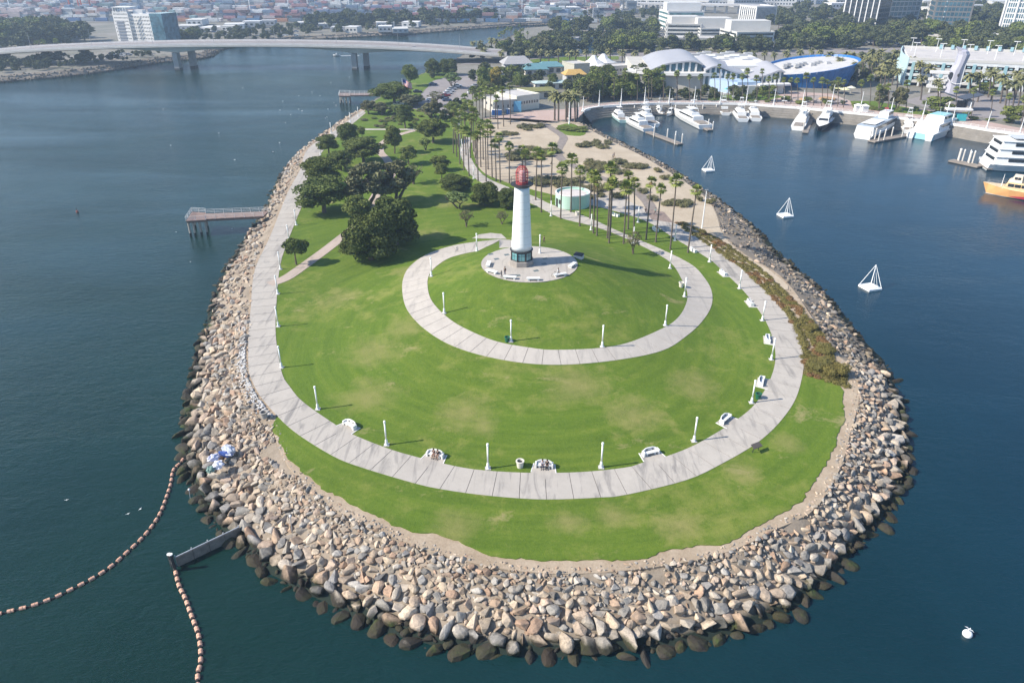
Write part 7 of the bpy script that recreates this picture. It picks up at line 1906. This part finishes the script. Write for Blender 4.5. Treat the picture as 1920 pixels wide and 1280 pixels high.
# ------------------------------------------------------------------ the container port
def port():
    cols_ = [(.36, .13, .11), (.20, .22, .26), (.10, .20, .34), (.62, .62, .60), (.16, .20, .24), (.08, .14, .28), (.48, .47, .45), (.45, .22, .12), (.30, .32, .33), (.14, .28, .28), (.50, .36, .33), (.42, .12, .14), (.55, .54, .52)]
    V, F, C_ = [], [], []; rr = random.Random(31); off = 0
    bv = np.array([(-1, -1, 0), (1, -1, 0), (1, 1, 0), (-1, 1, 0), (-1, -1, 1), (1, -1, 1), (1, 1, 1), (-1, 1, 1)], float); bf = np.array([(4, 5, 6, 7), (0, 1, 5, 4), (1, 2, 6, 5), (2, 3, 7, 6), (3, 0, 4, 7)])
    def put(x, y, z, l, w, h, c):
        nonlocal off
        V.append(bv * np.array([l / 2, w / 2, h]) + np.array([x, y, z])); F.append(bf + off); off += 8; C_.append(np.tile(np.array([c[0], c[1], c[2], 1.0]), (8, 1)))
    y = 815.0
    while y < 2600:
        Lm = y * .72
        x = -Lm - rr.uniform(0, 30)
        while x < y * .05:
            n = rr.randint(4, 14); gap = rr.random() < .12
            c0 = rr.choice(cols_)
            for k in range(n):
                if not gap and rr.random() < .93:
                    st = rr.choice((1, 2, 3, 4, 4, 5))
                    for s in range(st):
                        c = c0 if rr.random() < .35 else rr.choice(cols_); q = rr.uniform(.8, 1.2); m_ = sum(c) / 3; put(x, y + rr.uniform(-2, 2), 3.3 + s * 2.6, 6.1 if rr.random() < .5 else 12.0, 7.2, 2.5, [min(1, (a * .65 + m_ * .35 + .04) * q) for a in c])
                x += 12.6 if rr.random() < .5 else 7.0
            x += rr.uniform(6, 22)
        y += rr.uniform(15, 24) * (1 + (y - 815) / 1500)
    V = np.concatenate(V); F = np.concatenate(F); C_ = np.concatenate(C_)
    me = bpy.data.meshes.new('container_stacks'); me.from_pydata(V.tolist(), [], F.tolist())
    m, t, b_ = nt('container_paint'); src = nd(t, 'ShaderNodeAttribute', attribute_name='col').outputs['Color']; t.links.new(mix(t, .5, src, ramp(t, noise_n(t, .3, 4, .6, pos(t)).outputs[0], [(.3, (.6, .6, .6)), (.7, (1.2, 1.2, 1.2))]), 'MULTIPLY'), b_.inputs['Base Color']); b_.inputs['Roughness'].default_value = .6
    me.materials.append(m); ca = me.color_attributes.new('col', 'FLOAT_COLOR', 'POINT'); ca.data.foreach_set('color', C_.ravel())
    tag(link('container_stacks', me), 'rows of red blue and grey container stacks filling the far port', 'containers', kind='stuff')
    # freight train
    t = thing('freight_train', 'long line of container wagons along the near edge of the port', 'train', (0, 792, 3.4))
    wag = [MB().box((0, 0, 2.2), (12.2, 2.6, 2.7)).box((0, 0, .5), (13, 2.4, .5)).mesh('wagon', M('wagon%d' % k, c, .6, .15, .3)) for k, c in enumerate(cols_[:9])]
    for k in range(60):
        if random.random() < .12: continue
        x = -560 + k * 14.2; link('wagon', random.choice(wag), t, (x, x * -.03, 0))
    # light masts and gantry cranes
    for k in range(34):
        y = rr.uniform(800, 1700); x = rr.uniform(-.74, .06) * y; h = rr.uniform(30, 38)
        t = thing('port_light_mast', 'very tall thin white light mast in the container port', 'light pole', (x, y, 3.4), 0, 'light masts in the container port')
        mb = MB(); mb.cyl((0, 0, 0), (0, 0, h), .55, .3, 6); mb.build('pole', m_white, t); mb = MB(); mb.lathe([(1.6, h - .4), (1.6, h + .4)], 8); mb.build('lamp_ring', m_grey, t)
    cr = [M('crane_white', (.72, .72, .7), .5), M('crane_blue', (.12, .25, .42), .5), M('crane_red', (.5, .12, .08), .5)]
    for k in range(46):
        y = rr.uniform(860, 1900); x = rr.uniform(-.74, .06) * y; cm = cr[(0, 0, 0, 1, 0, 2)[k % 6]]
        t = thing('yard_gantry_crane', 'tall yard gantry crane straddling container stacks in the port', 'crane', (x, y, 3.4), rr.choice((0, 1.57)), 'yard gantry cranes in the container port')
        for a in (-12, 12):
            for b_ in (-5, 5):
                mb = MB(); mb.box((a, b_, 10), (1.2, 1.2, 20)); mb.build('leg', cm, t)
        for b_ in (-5, 5):
            mb = MB(); mb.box((0, b_, 20.5), (26, 1.4, 1.8)); mb.build('beam', cm, t)
        mb = MB(); mb.box((rr.uniform(-7, 7), 0, 21.6), (4, 8, 2)); mb.build('trolley', m_grey, t)
port()
# sheds, depots and low far buildings
rr = random.Random(91)
def far_boxes(label, group, n, xr, yr, hr, wr, mats, zb=4.2, name='warehouse'):
    for k in range(n):
        x, y = rr.uniform(*xr), rr.uniform(*yr); p = at(x, y, zb)
        w, d, h = rr.uniform(*wr), rr.uniform(10, 24), rr.uniform(*hr); t = thing(name, label, 'building', (p[0], p[1], zb - .3), rr.uniform(-.25, .25), group)
        mb = MB(); mb.box((0, 0, h / 2), (w, d, h)); mb.build('wall', rr.choice(mats), t)
        mb = MB(); mb.box((0, 0, h + .2), (w * 1.01, d * 1.01, .4)); mb.build('roof', rr.choice((m_bright, m_pale, m_greyw)), t)
        g = MB(); windows(g, (-w / 2, -d / 2), (w / 2, -d / 2), .5, h - .5, max(1, int(h / 3.6)), max(3, int(w / 4)), .5, .4); tag(g.build('window_rows', g_dark, t), kind='stuff')
far_boxes('low pale warehouse in the far distance beyond the elevated road', 'far warehouses', 26, (1190, 1560), (2, 13), (5, 10), (25, 70), (m_bright, m_pale, m_greyw))
far_boxes('pale low building between the towers in the far distance', 'far buildings between towers', 22, (1560, 1920), (-4, 28), (5, 12), (18, 45), (m_bright, m_pale, m_cream))
far_boxes('small pale shed among the trees beyond the river', 'sheds beyond the river', 14, (960, 1160), (17, 32), (4, 8), (12, 30), (m_bright, m_pale, m_greyw), 3.4)
far_boxes('small low depot building on the far river bank', 'depots on the far bank', 16, (340, 800), (46, 62), (3, 5), (8, 20), (m_bright, m_pale, m_greyw), 3.4)
far_boxes('dark blue roofed long shed at the top of the view', 'blue sheds', 2, (1310, 1360), (2, 5), (6, 7), (90, 140), (M('shed_blue', (.08, .16, .36), .6),))
# cars parked in far lots
def far_cars(label, group, pts):
    for k, (x, y) in enumerate(pts): car(label, at(x, y), rr.uniform(-.2, .2), rr.choice((0, 0, 2, 1, 3)), group)
far_cars('small car parked beyond the lagoon bridge', 'cars beyond the lagoon', [(rr.uniform(1040, 1230), rr.uniform(64, 69)) for _ in range(22)])
far_cars('small car on the crowded lot beside the office group', 'cars beside the offices', [(rr.uniform(1205, 1245), rr.uniform(45, 84)) for _ in range(30)])
far_cars('small car glimpsed between the trees before the towers', 'cars before the towers', [(rr.uniform(1560, 1760), rr.uniform(74, 90)) for _ in range(46)])
far_cars('small car parked on the far bank by the hotel', 'cars on the far bank', [(rr.uniform(205, 250), rr.uniform(99, 107)) for _ in range(8)] + [(rr.uniform(330, 560), rr.uniform(60, 72)) for _ in range(22)])

# ------------------------------------------------------------------ street palms
Z4 = lambda x, y: (1380 + x / 3.556, y / 3.556); ZL = lambda x, y: (1180 + x / 4.571, 80 + y / 4.571)
HDS = [Z3(*q) for q in [(95, 290), (140, 290), (165, 340), (220, 270), (250, 275), (285, 360), (370, 370), (470, 350), (545, 350), (600, 360), (665, 350), (740, 360), (780, 360), (850, 350), (905, 360), (1010, 345), (1090, 360), (1175, 360), (1255, 350), (1340, 350), (1500, 350), (1600, 360), (1665, 355), (1745, 355), (1790, 350), (1890, 360)]] + \
      [Z4(*q) for q in [(45, 360), (115, 360), (190, 360), (255, 370), (340, 360), (430, 350), (505, 345), (560, 350)]]
for x, y in HDS: palm_px('date', 'feathery date palm in the long row along the boulevard', x, y + 20, x, y - 1, 'date palms along the boulevard', 1.15)
HD2 = [Z4(*q) for q in [(620, 370), (735, 370), (780, 375), (840, 385), (880, 400), (930, 390), (990, 420), (1040, 420), (1010, 480), (1070, 470), (960, 470), (1055, 350), (1165, 400), (1220, 430), (1290, 455), (1230, 520), (1340, 550), (900, 345), (960, 350), (690, 400), (800, 430)]]
for x, y in HD2: palm_px('date', 'big feathery date palm in the cluster left of the parking structure', x, y + 42, x, y, 'date palms by the parking structure', 1.25)
HD3 = [Z4(*q) for q in [(1760, 520), (1790, 560), (1700, 500), (1880, 540), (1680, 480), (1860, 490), (1840, 560), (1910, 520), (1545, 510), (1610, 510)]]
for x, y in HD3: palm_px('date', 'tall date palm in front of the parking structure at the right', x, y + 48, x + 3, y, 'date palms before the parking structure', 1.25)
ESP = [Z4(*q) for q in [(75, 470), (270, 515), (320, 535), (365, 535), (410, 535), (465, 510), (515, 535), (570, 540), (605, 545), (675, 535), (715, 550), (830, 560), (890, 520), (950, 580), (1010, 580), (1130, 560), (1350, 590), (1455, 600), (1565, 610), (1690, 620), (1800, 640), (1900, 660)]] + \
      [ZL(*q) for q in [(290, 225), (290, 295), (405, 270), (515, 290), (610, 295), (730, 280), (775, 205), (845, 290), (885, 290), (965, 295), (1010, 245), (1090, 310), (1140, 240), (1195, 310)]] + [Z3(*q) for q in [(870, 510), (900, 520), (960, 500), (1035, 500), (1110, 475), (1190, 510), (1285, 490), (1265, 500), (1365, 455), (1365, 510), (1455, 490)]]
for k, (x, y) in enumerate(ESP): palm_px('fan', 'slim fan palm in the row between the esplanade and the aquarium', x, min(y + 50, np.interp(x, [1080, 1400, 1560, 1730, 1920], [190, 190, 200, 215, 240])), x, y, 'fan palms along the esplanade', 1.2)
for x, y in [Z3(*q) for q in [(640, 640), (665, 645), (715, 650), (745, 640), (775, 650), (725, 620), (790, 630)]]: palm_px('date', 'date palm on the pink paving beside the footbridge', x, y + 46, x, y, 'date palms by the footbridge', 1.15)
rr = random.Random(55)
for k in range(16):
    x = rr.uniform(930, 1000); y = rr.uniform(48, 66); palm_px('fan', 'thin tall palm by the river beyond the bridge', x, y + 24, x, y, 'tall palms beyond the bridge', 1.1)
for k in range(8):
    x = rr.uniform(62, 112); y = rr.uniform(76, 82); palm_px('fan', 'palm standing before the bridge on the far bank', x, y + 24, x, y, 'palms at the far bridge end', 1.2, 3.4)
for x, y in [(322, 66), (275, 72), (284, 72), (262, 72)]: palm_px('fan', 'palm at the foot of the hotel', x, y + 14, x, y, 'palms by the hotel', 1.2, 3.4)

# ------------------------------------------------------------------ far trees and shrubs
FAR = []
def scatter(label, group, n, poly_px, kinds, hr, z=4.2, wf=(.9, 1.3), name='street_tree'):
    P = [at(x, y, z)[:2] for x, y in poly_px]; xs = [p[0] for p in P]; ys = [p[1] for p in P]; c = 0; tries = 0; got = []
    # spread evenly in the picture: sample in pixel space
    px = [p[0] for p in poly_px]; py = [p[1] for p in poly_px]
    while c < n and tries < 6000:
        tries += 1; x, y = rr.uniform(min(px), max(px)), rr.uniform(min(py), max(py))
        if not bool(inside(poly_px, np.array([x]), np.array([y]))[0]): continue
        if any(abs(x - a) < 4 and abs(y - b_) < 1.6 for a, b_ in got): continue
        got.append((x, y)); p = at(x, y, z); h = rr.uniform(*hr); k = rr.choice(kinds); FAR.append((k, rr.randrange(3), label, (p[0], p[1], p[2]), h * rr.uniform(*wf), h, group, name)); c += 1
    return got
scatter('dark leafy tree in the thicket on the far left bank', 'thicket on the far left bank', 44, [(-30, 92), (40, 92), (150, 84), (160, 74), (100, 66), (-30, 66)], ['far', 'far', 'fargreen'], (11, 17), 3.4)
scatter('low green tree at the near edge of the left bank', 'trees at the left bank edge', 22, [(-20, 134), (80, 128), (165, 120), (170, 112), (90, 112), (-20, 122)], ['fargreen', 'far'], (4, 8), 3.4)
scatter('dark tree at the hotel foot along the far bank', 'trees beside the hotel', 16, [(320, 86), (375, 84), (370, 72), (330, 74)], ['far', 'fargreen'], (7, 11), 3.4)
scatter('small tree on the far bank behind the bridge', 'trees behind the bridge', 30, [(380, 84), (520, 74), (560, 66), (700, 60), (690, 54), (520, 60), (390, 72)], ['far', 'fargreen', 'grey'], (3.5, 7), 3.4)
scatter('dark tree in the belt at the edge of the port', 'tree belt before the port', 44, [(575, 54), (660, 52), (760, 48), (850, 44), (960, 38), (955, 32), (840, 36), (760, 40), (660, 44), (590, 46)], ['far'], (8, 14), 3.4)
scatter('tree on the green by the river beyond the bridge', 'trees beyond the bridge', 46, [(880, 112), (960, 112), (1080, 106), (1080, 94), (1050, 82), (990, 84), (950, 92), (900, 100)], ['far', 'fargreen', 'grey', 'far'], (6, 11))
scatter('dense dark green tree beyond the lagoon', 'trees beyond the lagoon', 34, [(1030, 68), (1100, 68), (1230, 66), (1230, 52), (1110, 52), (1035, 56)], ['fargreen', 'far'], (8, 13))
scatter('leafy tree standing round the park car park', 'trees round the car park', 18, [(790, 150), (850, 128), (905, 134), (960, 150), (915, 190), (880, 214), (840, 232), (790, 226), (860, 205), (898, 172), (905, 142), (850, 141), (812, 152)], ['green', 'fargreen', 'grey'], (4, 8))
scatter('dark tree round the lagoon shore', 'trees round the lagoon', 26, [(1150, 100), (1225, 100), (1225, 84), (1165, 82)], ['far', 'fargreen'], (8, 12))
scatter('tree among the aquarium exhibits', 'trees among the exhibits', 34, [(880, 150), (950, 126), (1060, 150), (1090, 168), (1060, 182), (960, 170), (930, 180)], ['far', 'fargreen', 'green', 'grey'], (4, 7.5))
scatter('dense dark tree in front of the aquarium beside the esplanade', 'trees before the aquarium', 42, [(1080, 182), (1100, 160), (1140, 152), (1220, 158), (1245, 176), (1240, 187), (1150, 190), (1095, 192)], ['far', 'fargreen', 'ficus'], (6, 10))
scatter('tall dark tree in the belt below the towers', 'tree belt below the towers', 90, [(1480, 92), (1560, 90), (1700, 86), (1780, 92), (1920, 104), (1920, 78), (1820, 70), (1700, 66), (1600, 68), (1520, 74)], ['far', 'far', 'fargreen'], (9, 15))
scatter('hazy tree between the far city buildings', 'trees in the far city', 80, [(1440, 60), (1560, 56), (1700, 50), (1920, 56), (1920, 24), (1750, 20), (1600, 26), (1480, 30), (1445, 44)], ['far'], (9, 15))
scatter('tree along the front of the office group', 'trees before the offices', 26, [(1300, 100), (1480, 98), (1480, 90), (1340, 93)], ['far', 'fargreen'], (6, 10))
scatter('tree beyond the parking structure at the right', 'trees beyond the parking structure', 34, [(1700, 100), (1920, 116), (1960, 108), (1960, 98), (1800, 90), (1710, 92)], ['far', 'fargreen'], (7, 11))
scatter('low tree in the garden beds behind the harbour masts', 'garden trees by the harbour', 30, [(1240, 190), (1340, 188), (1440, 186), (1440, 176), (1330, 176), (1250, 180)], ['fargreen', 'far', 'bushy'] if False else ['fargreen', 'far'], (2.5, 5))
FAR.sort(key=lambda q: -q[5] / (q[3][1] * CP + (CAM_H - q[3][2]) * SP))
for q in FAR[:275]: tree_m(*q)
WOOD = [(q[3], q[4], q[5]) for q in FAR[275:]]
def wood(n, poly_px, hr, z):
    px = [p[0] for p in poly_px]; py = [p[1] for p in poly_px]; c = 0
    while c < n:
        x, y = rr.uniform(min(px), max(px)), rr.uniform(min(py), max(py))
        if inside(poly_px, np.array([x]), np.array([y]))[0]: h = rr.uniform(*hr); WOOD.append((at(x, y, z), h * rr.uniform(1.0, 1.5), h)); c += 1
wood(60, [(-40, 92), (40, 92), (160, 84), (170, 70), (100, 62), (-40, 62)], (8, 15), 3.4)
wood(170, [(330, 84), (420, 80), (520, 73), (620, 63), (760, 55), (960, 40), (960, 34), (760, 42), (600, 48), (380, 56), (330, 64)], (2, 6), 3.4)
wood(110, [(-40, 138), (60, 132), (165, 122), (310, 104), (300, 96), (160, 108), (-40, 118)], (1.6, 4), 3.4)
wood(60, [(575, 54), (760, 48), (960, 38), (955, 30), (760, 38), (590, 44)], (6, 12), 3.4)
wood(120, [(960, 110), (1080, 104), (1230, 100), (1230, 60), (1100, 60), (990, 80)], (4, 9), 4.2)
wood(60, [(1000, 37), (1240, 36), (1240, 22), (1010, 24)], (4, 8), 3.4)
wood(230, [(1240, 98), (1480, 96), (1700, 92), (1920, 106), (1920, 62), (1700, 50), (1480, 58), (1450, 90), (1245, 92)], (5, 12), 4.2)
wood(200, [(1440, 50), (1920, 54), (1920, 4), (1600, 6), (1450, 20)], (6, 12), 4.2)
wood(70, [(1560, 176), (1690, 150), (1690, 110), (1580, 112)], (2, 6), 4.2)
WV, WF, WT = [], [], []; off = 0
cw = []
for v in range(2):
    me = CROWN['wood', v]; cw.append((np.array([tuple(q.co) for q in me.vertices]), np.array([tuple(q.vertices) for q in me.polygons]), np.array([a.value for a in me.attributes['tint'].data])))
for p, w, h in WOOD:
    v, f, tt = cw[rr.randrange(2)]; a = rr.uniform(0, 6.28); c_, s_ = math.cos(a), math.sin(a)
    q = np.stack([(v[:, 0] * c_ - v[:, 1] * s_) * w / 10 + p[0], (v[:, 0] * s_ + v[:, 1] * c_) * w / 10 + p[1], v[:, 2] * h / 9 + p[2] - h * .12], 1)
    WV.append(q); WF.append(f + off); off += len(v); WT.append(np.clip(tt * .6 + rr.uniform(0, .45), 0, 1))
me = bpy.data.meshes.new('distant_woods'); me.from_pydata(np.concatenate(WV).tolist(), [], np.concatenate(WF).tolist()); me.materials.append(FOL['far'])
a = me.attributes.new('tint', 'FLOAT', 'POINT'); a.data.foreach_set('value', np.concatenate(WT))
tag(link('distant_woods', me), 'dark mass of distant trees and scrub across the city and far bank', 'trees', kind='stuff')
for l, px, w, h, k in [('dark round tree on the harbour lawn, left of two', (1647, 206), 34, 46, 'grey'), ('spreading tree on the harbour lawn, right of two', (1682, 208), 40, 44, 'grey'), ('wide dark green tree beside the ticket kiosk', (1757, 213), 56, 32, 'fargreen'), ('dark bush like tree at the right edge of the harbour', (1896, 232), 46, 34, 'fargreen'), ('rounded tree in front of the aquarium forecourt', (1438, 190), 36, 30, 'fargreen'), ('small tree by the parking structure columns', (1845, 176), 40, 22, 'fargreen')]:
    p = at(*px); W = size_at(w, p); tree_m(k, 1, l, p, W / .9, max(3, z_at(px[1] - h, p[1]) - 4.2))
rr2 = random.Random(77)
for k in range(40):
    x = rr2.uniform(1330, 1900); y = float(np.interp(x, [1330, 1450, 1560, 1730, 1900], [190, 194, 200, 216, 238])) - rr2.uniform(0, 8)
    shrub('low green garden shrub behind the harbour railing', at(x, y), rr2.uniform(2.5, 5), rr2.uniform(.8, 1.8), 'garden shrubs by the harbour', SHRUB, 'garden_shrub')
for k in range(30):
    x, y = rr2.uniform(680, 790), rr2.uniform(206, 240); shrub('low shrub in the far lawn beds near the flagpole', at(x, y), rr2.uniform(1.5, 3.2), rr2.uniform(.6, 1.3), 'shrubs near the flagpole', SHRUB if k % 2 else BUSH, 'garden_shrub')

# ------------------------------------------------------------------ haze
mh = bpy.data.materials.new('haze'); mh.use_nodes = True; th = mh.node_tree; th.nodes.clear()
vo = th.nodes.new('ShaderNodeVolumePrincipled'); vo.inputs['Color'].default_value = (.62, .79, 1.0, 1); vo.inputs['Density'].default_value = .00030; vo.inputs['Anisotropy'].default_value = .25
oo = th.nodes.new('ShaderNodeOutputMaterial'); th.links.new(vo.outputs[0], oo.inputs['Volume'])
hz = MB(); hz.box((0, 3000, 45.5), (9500 * 2 + 800, 12800, 100)); tag(hz.build('haze', mh), kind='stuff')

# things that share a label are told apart by their place where there are few enough of them
by = {}
for o in COL.objects:
    if o.parent is None and 'label' in o and 'group' in o: by.setdefault((o['group'], o['label']), []).append(o)
for (g_, l_), os_ in by.items():
    if 1 < len(os_) <= 20 and len(l_.split()) <= 12:
        os_.sort(key=lambda o: o.location.x / (o.location.y * CP + (CAM_H - o.location.z) * SP))
        for k, o in enumerate(os_): o['label'] = '%s, %s from left' % (l_, ORD[k])
